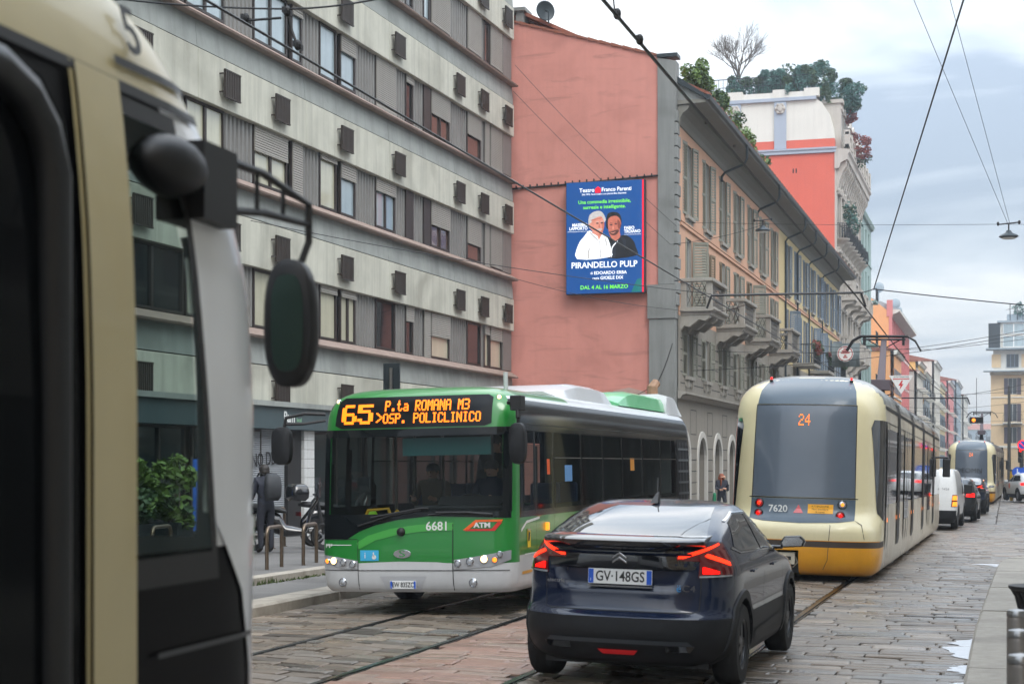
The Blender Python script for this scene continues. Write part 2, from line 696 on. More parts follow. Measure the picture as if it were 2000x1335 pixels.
# ================================================================ office block on the left
def win(parent, x0, x1, z0, z1, y, pane, nm=1, shut=0, fm=None, name='window', fw=.06, sh_mat=None, d=.08):
    """window frame with a pane and, where lowered, a roller shutter; outside is -y"""
    fm = fm or m_frame
    w, h = x1 - x0, z1 - z0
    f = MB()
    f.box(0, fw, -d / 2, d / 2, 0, h)
    f.box(w - fw, w, -d / 2, d / 2, 0, h)
    f.box(fw, w - fw, -d / 2, d / 2, 0, fw)
    f.box(fw, w - fw, -d / 2, d / 2, h - fw, h)
    for i in range(1, nm):
        c = w * i / nm
        f.box(c - fw * .8, c + fw * .8, -d / 2, d / 2, fw, h - fw)
    fo = f.build(name, fm, parent, loc=(x0, y, z0))
    p = MB().box(fw, w - fw, .01, .03, fw, h - fw)
    p.build('pane', pane, fo)
    if shut > 0:
        s = MB()
        n = max(2, int(shut * h / .055))
        hh = shut * h
        for i in range(n):
            za = h - hh * (i + 1) / n
            zb = h - hh * i / n
            s.prism([(-d * .8, za + .004), (-d * .95, za + .018), (-d * .8, zb - .004), (-d * .5, zb), (-d * .5, za)], 'x', .02, w - .02)
        s.box(.02, w - .02, -d, -d * .45, h - hh - .03, h - hh)
        s.build('shutter', sh_mat or m_shut, fo)
    return fo


def corrugated(parent, x0, x1, z0, z1, y):
    mb = MB()
    w = x1 - x0
    n = max(2, round(w / .2))
    pts = []
    for i in range(n):
        a = x0 + w * i / n
        p = w / n
        pts += [(a, y), (a + p * .3, y), (a + p * .42, y - .05), (a + p * .88, y - .05)]
    pts.append((x1, y))
    for (a, b), (c, d) in zip(pts, pts[1:]):
        mb.face([(a, b, z0), (c, d, z0), (c, d, z1), (a, b, z1)])
    return mb.build('cladding', m_corr, parent)


ob = thing('office_block', 'long grey concrete office block with ribbon windows and brown vent grilles along the left side', 'building', (-16.2, 54.6, 0), R(88.8))
X0, X1 = -62, .2
mb = MB()
mb.box(X0, X1 - .02, .3, 9, -.6, 21.5)
mb.build('core_wall', m_dark, ob)
# end pier facing the street
cream = MB()
blue = MB()
sill = MB()
zsl = [5.0 + 3.33 * k for k in range(-1, 6)]
for zs in zsl:
    zc0, zc1 = zs + 1.42, zs + 2.50
    if zs < 5:
        zc0 = 3.35
    cuts = [X0, -55, -49.5, -44, -38.5, -33, -27.6, -22.2, -16.7, -11.2, -5.75, X1]
    for a, b in zip(cuts, cuts[1:]):
        cream.box(a + .008, b - .008, 0, .31, zc0, zc1)
        blue.prism([(.03, zs + 2.53), (.08, zs + 3.14), (.31, zs + 3.14), (.31, zs + 2.53)], 'x', a + .008, b - .008)
    sill.prism([(.31, zs + 3.13), (-.14, zs + 3.13), (-.16, zs + 3.17), (-.14, zs + 3.19), (.12, zs + 3.36), (.31, zs + 3.36)], 'x', X0, X1)
cream.build('parapet_panel', m_cream, ob, bevel=.012)
blue.build('slab_band', m_blueband, ob)
sill.build('sill', m_sill, ob)

FILL = {
    0: [('d', 1, 0), ('dark', 2, .0), ('cream', 2, .0), ('cream', 1, 0), ('dark', 1, .0), ('cream', 1, .12), ('cream', 2, .12), ('dark', 1, 0), ('dark', 1, .3), ('cream', 2, 1), ('cream', 1, .5), ('dark', 1, .0), ('cream', 1, .2)],
    1: [('dark', 1, 0), ('dark', 2, 0), ('cream', 2, 0), ('cream', 2, .42), ('cream', 1, .92), ('cream', 1, .08), ('sky', 1, .28), ('blue', 2, .25), ('p', 1, 0), ('p', 1, 0), ('warm', 2, .5), ('warm', 1, .6), ('x', 1, 1), ('cream', 2, .95)],
    2: [('sky', 1, 0), ('sky', 2, .1), ('sky', 2, 0), ('sky', 2, 0), ('sky', 1, .15), ('sky', 1, 0), ('sky', 1, .3), ('cream', 2, 1), ('dark', 1, .15), ('p', 1, 0), ('warm', 2, .5), ('warm', 1, .5), ('x', 1, 1), ('warm', 1, 1)],
    3: [('sky', 1, .3), ('sky', 2, .0), ('sky', 2, .5), ('sky', 2, .3), ('sky', 1, .1), ('sky', 1, .4), ('sky', 1, 0), ('sky', 1, .2), ('dark', 1, 0), ('sky', 1, 0), ('sky', 2, .96), ('sky', 1, .95), ('x', 1, 0), ('sky', 2, .95)],
    4: [('sky', 1, .2)] * 14,
}
SL = [(-30.2, -28.2), (-25.2, -22.6), (-22.5, -20.75), (-19.3, -17.5), (-17.25, -16.65), (-15.6, -14.55), (-14.3, -13.3), (-11.9, -10.45), (-9.65, -9.05), (-8.2, -7.65), (-7.58, -5.95), (-4.3, -2.96), (-2.6, -2.1), (-2.0, -.75)]
PM = {'d': m_pdark, 'dark': m_pdark, 'cream': m_pcream, 'sky': m_psky, 'warm': m_pwarm, 'blue': m_psky, 'x': m_pwarm}
for k in range(5):
    zs = 5.0 + 3.33 * k + .05
    zt = zs + 1.37
    fl = FILL[k]
    prev = X0
    for (a, b), fi in zip(SL, fl + [('cream', 1, .3)] * 3):
        if a - prev > .35:
            corrugated(ob, prev + .02, a - .02, zs, zt, .2)
        if fi[0] == 'p':
            MB().box(a, b, .12, .18, zs, zt).build('blank_panel', m_frame, ob)
        else:
            win(ob, a, b, zs, zt, .17, PM[fi[0]], fi[1], fi[2])
        prev = b
    MB().box(-.72, X1, .1, .3, zs, zt).build('end_pier', m_corr, ob)
# vent grilles
v = MB()
for i in range(9):
    v.box(.02 + i * .083, .02 + i * .083 + .05, -.03, .0, .03, .59)
v.box(0, .75, 0, .02, 0, .62)
v.box(0, .75, -.035, 0, 0, .03)
v.box(0, .75, -.035, 0, .59, .62)
for bx in (-.03, .75):
    for bz in (.1, .5):
        v.box(bx, bx + .03, .0, .11, bz, bz + .03)
vent0 = v.build('vent_grille', m_vent, ob)
first = True
for k in range(-1, 5):
    for i, s in enumerate((-30.5, -24.71, -20.85, -18.27, -14.42, -10.69, -5.59, -3.26, -.75)):
        if k == -1 and i in (6, 7, 8):
            continue
        loc = (s - .36, -.11, 5.0 + 3.33 * k + 1.64)
        if first:
            vent0.location = loc
            first = False
        else:
            inst(vent0, ob, loc)
# ground floor: fascia, shop fronts, shutter, tiled piers
m_fascia = M('shop_fascia', C(66, 82, 86), .45, var=.08)
m_greyshut = M('grey_roller_door', C(138, 142, 146), .55, var=.06)
m_tile = M('white_tile', C(205, 207, 206), .25, var=.06, scale=14)
m_shop = M('shop_glass', C(24, 34, 36), .06, spec=.7, var=.3, scale=.7)
MB().box(X0, X1, -.28, .3, 3.22, 3.34).build('canopy', m_blueband, ob)
MB().box(X0, -12.5, -.2, .3, 2.7, 3.215).build('fascia', m_fascia, ob)
MB().box(-12.45, X1, -.02, .3, 2.7, 3.215).build('fascia', m_cream, ob)
for i, x in enumerate((-33, -29.4, -25.9, -22.3)):
    fo = win(ob, x, x + 3.3, .1, 2.68, .12, m_shop, 3, 0, name='shop_window', fw=.05)
rd = MB()
for i in range(60):
    z = -.3 + i * .05
    rd.prism([(.1, z), (.085, z + .025), (.1, z + .048), (.13, z + .048), (.13, z)], 'x', -20.9, -17.75)
rdo = rd.build('roller_door', m_greyshut, ob)
MB().box(-18.95 + 1.25, -16.95, .02, .28, -.4, 2.69).build('pier', m_black, ob)
tl = MB()
for i in range(13):
    for j in range(3):
        tl.box(-16.9 + j * .2 + .004, -16.7 + j * .2 - .004, -.04, .28, -.3 + i * .23 + .004, -.07 + i * .23 - .004)
tl.build('tiled_pier', m_tile, ob)
for x in (-16.25, -12.6, -9.0, -5.4):
    win(ob, x, x + 3.3, .1, 2.68, .14, m_shop, 2, 0, name='shop_window')
m_graf = M('graffiti_black', (.01, .01, .012), .7)
text('NO DDL!', .46, m_graf, ob, (-18.75, .06, 1.98), (R(90), R(-4), 0), 'graffiti', sx=.85, ext=.004)
m_letter = M('sign_white', C(235, 238, 236), .4)
for x in (-22.0, -17.95):
    text('Pam', .36, m_letter, ob, (x - .15, -.21, 2.98), (R(90), 0, 0), 'sign_lettering', bold=.006)
    text('local', .15, M('sign_green', C(150, 200, 160), .4), ob, (x + .4, -.21, 2.93), (R(90), 0, 0), 'sign_lettering')

# ================================================================ buildings of the left row beyond the office block
def wall_grid(mb, x0, x1, z0, z1, ops, y=0, depth=.22, mi=0, mr=None):
    """wall sheet in the local xz plane with real openings and reveals; mi(z) or int"""
    mr = mi if mr is None else mr
    xs = sorted({x0, x1} | {o[0] for o in ops} | {o[1] for o in ops})
    zs = sorted({z0, z1} | {o[2] for o in ops} | {o[3] for o in ops})
    for a, b in zip(xs, xs[1:]):
        run = None
        for c, d in zip(zs, zs[1:]):
            cx, cz = (a + b) / 2, (c + d) / 2
            if any(o[0] < cx < o[1] and o[2] < cz < o[3] for o in ops):
                continue
            mb.face([(a, y, c), (b, y, c), (b, y, d), (a, y, d)], mi)
    for a, b, c, d in ops:
        mb.face([(a, y, c), (a, y + depth, c), (a, y + depth, d), (a, y, d)], mr)
        mb.face([(b, y, c), (b, y + depth, c), (b, y + depth, d), (b, y, d)], mr)
        mb.face([(a, y, c), (b, y, c), (b, y + depth, c), (a, y + depth, c)], mr)
        mb.face([(a, y, d), (b, y, d), (b, y + depth, d), (a, y + depth, d)], mr)


def shutter_mesh(w, h, mat, n=26):
    s = MB()
    s.box(0, .06, -.025, .025, 0, h)
    s.box(w - .06, w, -.025, .025, 0, h)
    for za in (0, h * .48, h - .09):
        s.box(.06, w - .06, -.025, .025, za, za + .09)
    for (a, b) in ((.09, h * .48), (h * .48 + .09, h - .09)):
        k = int(n * (b - a) / h)
        for i in range(k):
            z = a + (b - a) * (i + .1) / k
            t = (b - a) / k
            s.prism([(-.022, z), (.018, z + t * .7), (.022, z + t * .85), (-.018, z + t * .2)], 'x', .06, w - .06)
    o = s.build('shutter', mat)
    return o


m_pink = M('plaster_salmon', C(202, 137, 125), .9, var=.10, scale=.45, streak=.14, smear=C(132, 92, 86), bump=.25, bscale=3, stain=C(170, 112, 102), stains=.6, sscale=.55)
m_peach = M('plaster_peach', C(196, 154, 128), .9, var=.06, scale=.6, streak=.16, bump=.1, bscale=9)
m_yel = M('plaster_yellow', C(196, 178, 134), .9, var=.06, scale=.6, streak=.16)
m_stone = M('stone_grey', C(134, 129, 120), .85, var=.08, scale=1.2, streak=.25, bump=.15, bscale=10)
m_pil = M('pilaster_grey', C(132, 134, 132), .85, var=.08, scale=.9, streak=.4, stain=C(96, 97, 94), stains=.5, sscale=.8)
m_conc = M('stone_balcony', C(150, 146, 138), .85, var=.12, scale=2, streak=.35)
m_soffit = M('soffit', C(122, 120, 112), .85, var=.06, scale=1)
m_gutter = M('gutter_dark', C(48, 56, 60), .4, metal=.4, var=.1)
m_sh = M('shutter_grey_green', C(128, 128, 116), .65, var=.1, scale=4)
m_shb = M('shutter_brown', C(122, 106, 84), .65, var=.1, scale=4)
m_shbl = M('shutter_blue_grey', C(102, 116, 130), .65, var=.08, scale=4)
m_wframe = M('window_frame_pale', C(158, 160, 158), .5)
m_glass = M('window_glass', (.03, .038, .045), .05, spec=.8, var=.4, scale=.8)
m_roof = M('roof_tiles', C(138, 84, 66), .9, var=.3, scale=9)
m_iron = M('wrought_iron', C(38, 42, 46), .5, metal=.3)

tb = thing('terrace_house', 'salmon gabled terrace house, peach then yellow along the street, grey below, with wooden shutters', 'building', (-10.6, 55, 0), R(90))
# gable wall towards the camera
mb = MB()
mb.prism([(.6, -.5), (.6, 15.55), (5.5, 17.08), (9.5, 18.2), (9.5, -.5)], 'x', 0, .4)
mb.build('gable_wall', m_pink, tb)
mb = MB()
mb.prism([(.05, 7.9), (.05, 13.0), (0, 14.2), (-.02, 15.35), (.62, 15.5), (.60, 7.9)], 'x', -.06, .45)
mb.box(-.1, .5, -.06, .64, 15.5, 15.62, 1)
mb.build('pilaster', [m_pil, m_gutter], tb)
mb = MB()
mb.box(-.14, .45, .0, .95, 6.75, 7.88)
mb.box(-.10, .45, .03, .9, -.5, 6.73)
mb.build('pilaster_base', m_pil, tb)
# gable coping of tile edges
mb = MB()
n = 22
for i in range(n):
    t0, t1 = i / n, (i + 1) / n
    y0, y1 = .6 + 8.9 * t0, .6 + 8.9 * t1
    z = 15.55 + (2.65) * t0
    z2 = 15.55 + 2.65 * t1
    mb.prism([(y0, z + .02), (y1, z2 - .02), (y1, z2 + .1), (y0, z + .07)], 'x', -.05, .5)
mb.build('coping', m_roof, tb)
mb = MB()
mb.prism([(1.0, 3.3), (2.1, 3.35), (2.15, 4.35), (1.6, 4.45), (1.05, 4.3)], 'x', -.006, .02)
mb.build('repair_patch', M('plaster_patch', C(176, 150, 140), .9, var=.15, scale=2), tb)
# cable clipped along the gable
mb = MB()
mb.tube([(-.05, .6, 11.55), (-.05, 1.2, 11.52), (-.05, 3.5, 11.4), (-.05, 5.8, 11.33)], .035, 6)
for i in range(20):
    mb.box(-.1, 0, .8 + i * .25, .83 + i * .25, 11.34 + .01 * (20 - i), 11.42 + .01 * (20 - i))
mb.build('clipped_cable', m_wire, tb)

LEN, SPL = 56.6, 26.4
bays = [2.3 + 3.65 * k for k in range(7)]
bays2 = [29.7 + 3.7 * k for k in range(8)]
WW = .56
ops = []
for b in bays + bays2:
    ops.append((b - WW, b + WW, 10.45, 12.95))
    ops.append((b - WW, b + WW, 7.25, 9.7))
    ops.append((b - WW, b + WW, 4.9, 6.4))
up = [o for o in ops if o[2] > 7]
lo = [o for o in ops if o[2] < 7]
w1, w2, w3 = MB(), MB(), MB()
wall_grid(w1, .35, SPL, 6.9, 13.6, [o for o in up if o[1] < SPL], mr=1)
wall_grid(w2, SPL, LEN, 6.9, 13.6, [o for o in up if o[0] > SPL], mr=1)
arch = [1.55 + 3.4 * k for k in range(16)]
AW = .85
aops = [(a - AW, a + AW, -.4, 2.55) for a in arch]
wall_grid(w3, .35, LEN, 4.28, 6.9, lo)
# ground floor with arched openings
zx = .35
for a in arch:
    w3.face([(zx, 0, -.5), (a - AW, 0, -.5), (a - AW, 0, 4.1), (zx, 0, 4.1)])
    zx = a + AW
    pts = [(a + AW * math.cos(math.pi * (1 - i / 12)), 2.0 + AW * math.sin(math.pi * i / 12)) for i in range(13)]
    for (p, q), (r_, s_) in zip(pts, pts[1:]):
        w3.face([(p, 0, q), (r_, 0, s_), (r_, 0, 4.1), (p, 0, 4.1)])
        w3.face([(p, 0, q), (r_, 0, s_), (r_, .35, s_), (p, .35, q)])
    for sx in (-1, 1):
        w3.face([(a + sx * AW, 0, -.5), (a + sx * AW, .35, -.5), (a + sx * AW, .35, 2), (a + sx * AW, 0, 2)])
w3.face([(zx, 0, -.5), (LEN, 0, -.5), (LEN, 0, 4.1), (zx, 0, 4.1)])
w1.build('upper_wall', [m_peach, m_conc], tb)
w2.build('upper_wall', [m_yel, m_conc], tb)
w3.build('lower_wall', m_stone, tb)
MB().box(.5, LEN, .5, 6, -.5, 13.3).build('core_wall', m_dark, tb)
# rustication joints on the grey storey, and quoin
mb = MB()
for i, z in enumerate((4.62, 5.0, 5.38, 5.76, 6.14, 6.52)):
    x = .5
    for o in lo:
        if z < 6.4:
            mb.box(x + .3, o[0] - .12, -.004, .01, z, z + .035)
            x = o[1] - .15
for a, b in zip(arch, arch[1:]):
    mb.box(a + AW + .3, b - AW - .3, -.004, .01, 2.9, 2.93)
    mb.box(a + AW + .3, b - AW - .3, -.004, .01, 3.75, 3.78)
    for q in (a + AW + .3, b - AW - .33):
        mb.box(q, q + .03, -.004, .01, 2.93, 3.75)
    for z in (.4, .8, 1.2, 1.6, 2.0, 2.4):
        mb.box(a + AW + .22, b - AW - .22, -.004, .01, z, z + .03)
mb.build('rustication_joint', m_dark, tb)
mb = MB()
for i in range(16):
    z = 7.2 + i * .41
    mb.box(-.02, .62 if i % 2 else .42, -.05, .06, z, z + .37)
mb.build('quoin', m_pil, tb, bevel=.015)
# string courses and cornices
mb = MB()
mb.prism([(0, 4.08), (-.1, 4.1), (-.16, 4.2), (-.3, 4.24), (-.3, 4.3), (0, 4.34)], 'x', .3, LEN)
mb.build('cornice', m_conc, tb)
mb = MB()
for z, h in ((9.98, .1), (10.12, .05)):
    mb.box(.7, LEN, -.06, .02, z, z + h)
mb.build('string_course', m_peach, tb)
# arched surrounds
m_arch = M('arch_surround_pale', C(186, 184, 178), .8, var=.05)
for k, a in enumerate(arch[:9]):
    mb = MB()
    r0, r1 = AW - .02, AW + .2
    ring = [(r0, r1)]
    prev = None
    pts = [(-1, -.4)] + [(math.cos(math.pi * (1 - i / 14)), 2.0 + 0 * i, math.sin(math.pi * i / 14)) for i in range(15)]
    P = [((a - r0, -.4), (a - r1, -.4))] + [((a - r0 * math.cos(math.pi * i / 14), 2.0 + r0 * math.sin(math.pi * i / 14)), (a - r1 * math.cos(math.pi * i / 14), 2.0 + r1 * math.sin(math.pi * i / 14))) for i in range(15)] + [((a + r0, -.4), (a + r1, -.4))]
    mb.rings([[(p[0], -.05, p[1]), (q[0], -.05, q[1]), (q[0], .02, q[1]), (p[0], .06, p[1])] for p, q in P])
    mb.build('arch_surround', m_arch, tb)
    d = MB()
    d.box(a - AW, a + AW, .3, .34, -.4, 2.9)
    dd = d.build('shop_door', m_glass, tb)
    f = MB()
    for x in (a - AW, a - .03, a + AW - .06):
        f.box(x, x + .06, .24, .3, -.4, 2.85 if x == a - .03 else 2.2)
    f.box(a - AW, a + AW, .24, .3, 1.95, 2.03)
    f.box(a - AW, a + AW, .24, .3, -.4, .1)
    f.build('door_frame', m_gutter, dd)
# windows, shutters
sh = {}
def shut(mat, h, w=.56):
    key = (mat.name, h, w)
    if key not in sh:
        o = shutter_mesh(w, h, mat)
        sh[key] = o
        o.parent = tb
        return o, True
    return sh[key], False


def leaf(x, z, mat, h, side, ang=0, w=.56):
    """side -1: hinge at left jamb, opens to the left"""
    o, new = shut(mat, h, w)
    rot = (0, 0, (math.pi - ang) if side < 0 else ang)
    loc = (x, -.045, z)
    if new:
        o.location = loc
        o.rotation_euler = rot
    else:
        inst(o, tb, loc, rot)


wproto = {}
def tbwin(x, z0, z1, mat=m_wframe):
    key = (round(z1 - z0, 2), mat.name)
    if key not in wproto:
        wproto[key] = win(tb, x - WW, x + WW, z0, z1, .12, m_glass, 2, 0, mat, fw=.05)
    else:
        inst(wproto[key], tb, (x - WW, .12, z0))


rnd = random.Random(11)
for k, b in enumerate(bays + bays2):
    y_ = b > SPL
    mt = m_shbl if y_ else m_sh
    tbwin(b, 10.45, 12.95)
    leaf(b - WW - .0, 10.45, mt, 2.5, -1, R(rnd.choice((4, 7, 10))))
    leaf(b + WW + .0, 10.45, mt, 2.5, 1, R(-rnd.choice((4, 7, 10))))
    tbwin(b, 7.25, 9.7)
    a1, a2 = rnd.choice((5, 12, 35, 60)), rnd.choice((5, 10, 40, 70))
    if k in (1, 3, 5):
        a1, a2 = 8, 8
    leaf(b - WW, 7.25, m_shb if k in (2, 4) else mt, 2.4, -1, R(a1))
    leaf(b + WW, 7.25, m_shb if k in (1,) else mt, 2.4, 1, R(-a2))
    tbwin(b, 4.9, 6.4)
    leaf(b - WW, 4.9, m_sh, 1.5, -1, R(6))
    leaf(b + WW, 4.9, m_sh, 1.5, 1, R(-6))
# window surrounds / sills, each its own piece
sills = {}
for o in ops:
    if o[2] > 10 or o[2] < 7:
        k = o[2] < 7
        if k in sills:
            inst(sills[k], tb, (o[0], 0, o[2]))
            continue
        w = o[1] - o[0]
        mb = MB()
        mb.box(-.14, w + .14, -.13, .04, -.12, 0)
        mb.box(-.1, w + .1, -.05, .02, -.34, -.12)
        if k:
            mb.box(.05, .2, -.1, .02, -.4, -.12)
            mb.box(w - .2, w - .05, -.1, .02, -.4, -.12)
        sills[k] = mb.build('window_sill', m_conc, tb, loc=(o[0], 0, o[2]))
# balconies
def balcony(x0, x1, z, proj=1.05):
    b = MB()
    b.prism([(0, z - .14), (-proj - .05, z - .14), (-proj - .1, z - .08), (-proj - .1, z), (0, z)], 'x', x0 - .08, x1 + .08)
    b.prism([(0, z - .26), (-proj + .02, z - .26), (-proj - .02, z - .141), (0, z - .141)], 'x', x0, x1)
    bo = b.build('balcony', m_conc, tb)
    pts = [(0, z - .27), (-proj + .05, z - .27), (-proj + .06, z - .36), (-proj + .2, z - .46), (-.62, z - .42), (-.5, z - .52), (-.3, z - .66), (-.12, z - .62), (0, z - .78)]
    for xa in (x0 + .02, x1 - .32, (x0 + x1) / 2 - .15):
        MB().prism(pts, 'x', xa, xa + .3).build('corbel', m_conc, bo)
    r = MB()
    for px, py in ((x0 + .1, -proj + .08), (x1 - .1, -proj + .08), (x0 + .1, -.1), (x1 - .1, -.1)):
        r.box(px - .1, px + .1, py - .1, py + .1, z + .003, z + .86)
    r.prism([(-proj - .08, z + .86), (-proj + .24, z + .86), (-proj + .24, z + .98), (-proj - .08, z + .98)], 'x', x0 - .08, x1 + .08)
    r.box(x0 - .08, x0 + .22, -proj + .241, 0, z + .86, z + .98)
    r.box(x1 - .22, x1 + .08, -proj + .241, 0, z + .86, z + .98)
    r.build('parapet', m_conc, bo, bevel=.015)
    i_ = MB()
    y = -proj + .06
    n = int((x1 - x0 - .4) / .22)
    for i in range(n):
        xa = x0 + .2 + (x1 - x0 - .4) * i / n
        w = (x1 - x0 - .4) / n
        i_.tube([(xa, y, z + .05), (xa + w, y, z + .45), (xa, y, z + .84)], .011, 4)
        i_.tube([(xa + w, y, z + .05), (xa, y, z + .45), (xa + w, y, z + .84)], .011, 4)
    for xa in (x0 + .1, x1 - .1):
        n2 = 4
        for i in range(n2):
            ya = -.2 - (proj - .36) * i / n2
            w = (proj - .36) / n2
            i_.tube([(xa, ya, z + .05), (xa, ya - w, z + .45), (xa, ya, z + .84)], .011, 4)
            i_.tube([(xa, ya - w, z + .05), (xa, ya, z + .45), (xa, ya - w, z + .84)], .011, 4)
    i_.build('railing', m_steel, bo)
    return bo


for k in (0, 2, 4, 6):
    balcony(bays[k] - 1.5, bays[k] + 1.5, 7.18)
# plain iron balconies on the yellow part
for k in (1, 3, 5):
    x0, x1, z = bays2[k] - 1.6, bays2[k] + 1.6, 7.1
    b = MB().box(x0, x1, -1.1, 0, z - .16, z)
    bo = b.build('balcony', m_conc, tb)
    i_ = MB()
    for i in range(25):
        xa = x0 + .02 + (x1 - x0 - .04) * i / 24
        i_.box(xa - .012, xa + .012, -1.08, -1.055, z, z + .95)
    for i in range(8):
        ya = -1.08 + 1.06 * i / 8
        i_.box(x0 + .01, x0 + .034, ya, ya + .024, z, z + .95)
    i_.box(x0, x1, -1.09, -1.04, z + .95, z + .99)
    i_.box(x0, x0 + .05, -1.04, 0, z + .95, z + .99)
    i_.build('railing', m_iron, bo)
# eaves: cornice cove, soffit, gutter, roof
mb = MB()
mb.prism([(0, 13.3), (-.05, 13.32), (-.08, 13.5), (-.16, 13.66), (-.34, 13.8), (-.4, 13.92), (0, 13.94)], 'x', .3, LEN)
mb.build('eaves_cove', m_soffit, tb)
mb = MB()
mb.prism([(0, 13.95), (-.98, 13.98), (-1.0, 14.08), (0, 14.1)], 'x', .25, LEN + .2)
mb.build('soffit', m_soffit, tb)
mb = MB()
mb.prism([(-.95, 14.05), (-1.1, 14.07), (-1.14, 14.2), (-1.0, 14.24)], 'x', .2, LEN + .3)
mb.prism([(-1.0, 14.09), (-1.0, 14.2), (.3, 15.1), (.3, 14.85)], 'x', .18, .34)
mb.build('gutter', m_gutter, tb)
mb = MB()
mb.prism([(.0, 14.105), (.0, 14.7), (-.95, 14.105)], 'x', .3, .5)
mb.build('eaves_end', m_pil, tb)
mb = MB()
for i in range(70):
    x = .4 + i * .82
    if x > LEN:
        break
    mb.prism([(-1.06, 14.2), (-1.06, 14.26), (5.5, 17.5), (5.5, 17.4)], 'x', x + .35, min(x + .82, LEN + .2))
    mb.prism([(-1.08, 14.23), (-1.08, 14.32), (5.5, 17.58), (5.5, 17.45)], 'x', x, x + .36)
mb.prism([(5.5, 17.4), (5.5, 17.5), (13, 13.9), (13, 13.8)], 'x', .3, LEN + .2)
mb.build('roof', m_roof, tb)
for k, x in enumerate((28.4 - 19.5, 18.5, 28.3, 33.2, 38.6, 45.6)):
    d = MB()
    d.tube([(x, -1.05, 14.1), (x, -1.05, 13.6), (x, -.95, 13.4), (x, -.2, 13.1), (x, -.08, 12.95), (x, -.08, .0 if x > 20 else 12.75)], .05, 6)
    d.build('downpipe', m_gutter, tb)
# chimney and dish behind the ridge of the gable
cp = MB()
cp.box(.2, .9, 5.4, 5.65, 17.0, 17.5)
cp.box(.2, .9, 6.0, 6.2, 17.0, 17.5)
cp.box(.1, 1.0, 5.3, 6.35, 17.5, 17.62)
cp.build('chimney', m_pil, tb)
ds = MB()
ds.lathe([(.01, 0), (.2, .02), (.33, .07), (.35, .09), (.32, .1), (.18, .05), (.01, .03)], (0, 0, 0), 'x', 20)
ds.tube([(.1, 0, 0), (.35, 0, -.1), (.35, 0, -.5)], .03, 5)
do = ds.build('satellite_dish', m_gutter, None, smooth=30, loc=(-11.2 - 4.0, 55.1, 17.4), rot=(0, 0, R(-50)))
tag(do, 'dark satellite dish beside the chimney at the top of the salmon gable', 'satellite dish')

# ---------------------------------------------------------------- advertising screen on the gable
m_pblue2 = M('screen_blue', C(0, 72, 140), .5, emit=0.22)
m_swhite = M('screen_white', C(240, 244, 250), .5, emit=0.36)
m_sgreen = M('screen_green', C(120, 235, 60), .5, emit=0.3)
m_sred = M('screen_red', C(235, 20, 50), .5, emit=0.35)
m_skin = M('screen_skin', C(214, 140, 120), .5, emit=0.2, var=.2, scale=6)
m_skin2 = M('screen_skin_dark', C(196, 112, 92), .5, emit=0.16, var=.2, scale=6)
m_shair = M('screen_grey_hair', C(190, 186, 184), .5, emit=0.2, var=.25, scale=14)
m_sblk = M('screen_black', C(26, 28, 34), .5, emit=0.1, var=.2, scale=6)
m_steal = M('screen_teal', C(8, 110, 110), .5, emit=0.2)
m_case = M('screen_case', C(40, 46, 58), .5)
bb = thing('advertising_screen', 'large blue theatre advertising screen with two men, hung on the salmon gable', 'billboard', (-12.95, 54.62, 9.5))
BW, BH = 1.36, 1.9
MB().box(-BW, BW, 0, .3, -BH, BH).build('casing', m_case, bb, bevel=.02)
scn = MB().box(-BW + .02, BW - .09, -.012, -.003, -BH + .02, BH - .02).build('screen', m_pblue2, bb)
MB().box(BW - .085, BW - .03, -.014, -.003, -BH + .02, BH - .02).build('red_edge_strip', m_sred, scn)
tx = lambda b, s, m, x, z, al='CENTER', bold=.0, sx=1: text(b, s, m, scn, (x, -.0135, z), (R(90), 0, 0), 'lettering', al, .001, sx, bold * .35)
tx('Teatro', .19, m_swhite, -.36, 1.6, 'RIGHT', .008)
tx('Franco Parenti', .19, m_swhite, -.12, 1.6, 'LEFT', .008, .92)
MB().prism([(-.34, 1.5), (-.34, 1.64), (-.24, 1.72), (-.14, 1.64), (-.14, 1.5)], 'y', -.02, -.013).build('emblem', m_sred, scn)
tx('Dal 1972, l\'unico teatro con piscina Blue Shantiana', .075, m_swhite, -.03, 1.46, bold=.003)
tx('Una commedia irresistibile,', .165, m_sgreen, -.02, 1.2, bold=.008)
tx('surreale e intelligente.', .165, m_sgreen, -.02, 1.02, bold=.008)
tx('MASSIMO', .145, m_swhite, -.6, .44, 'RIGHT', .01, .88)
tx('LAPPORTO', .145, m_swhite, -.6, .32, 'RIGHT', .01, .88)
tx('FABIO', .145, m_swhite, .66, .28, 'LEFT', .01, .88)
tx('TROIANO', .145, m_swhite, .66, .16, 'LEFT', .01, .85)
MB().box(-1.3, -.56, -.0145, -.013, .215, .225).box(.66, 1.24, -.0145, -.013, .055, .065).build('underline', m_swhite, scn)
tx('PIRANDELLO PULP', .285, m_swhite, -.03, -.93, bold=.014, sx=.96)
tx('di', .12, m_swhite, -.42, -1.2, 'RIGHT', .003)
tx('EDOARDO ERBA', .15, m_swhite, -.38, -1.2, 'LEFT', .008)
tx('regia', .12, m_swhite, -.2, -1.37, 'RIGHT', .003)
tx('GIOELE DIX', .15, m_swhite, -.16, -1.37, 'LEFT', .008)
tx('DAL 4 AL 16 MARZO', .18, m_sgreen, -.03, -1.68, bold=.01)
MB().prism([(.9, -1.87), (1.255, -1.87), (1.255, -1.4), (1.1, -1.45)], 'y', -.0128, -.0125).build('corner_glow', m_steal, scn)


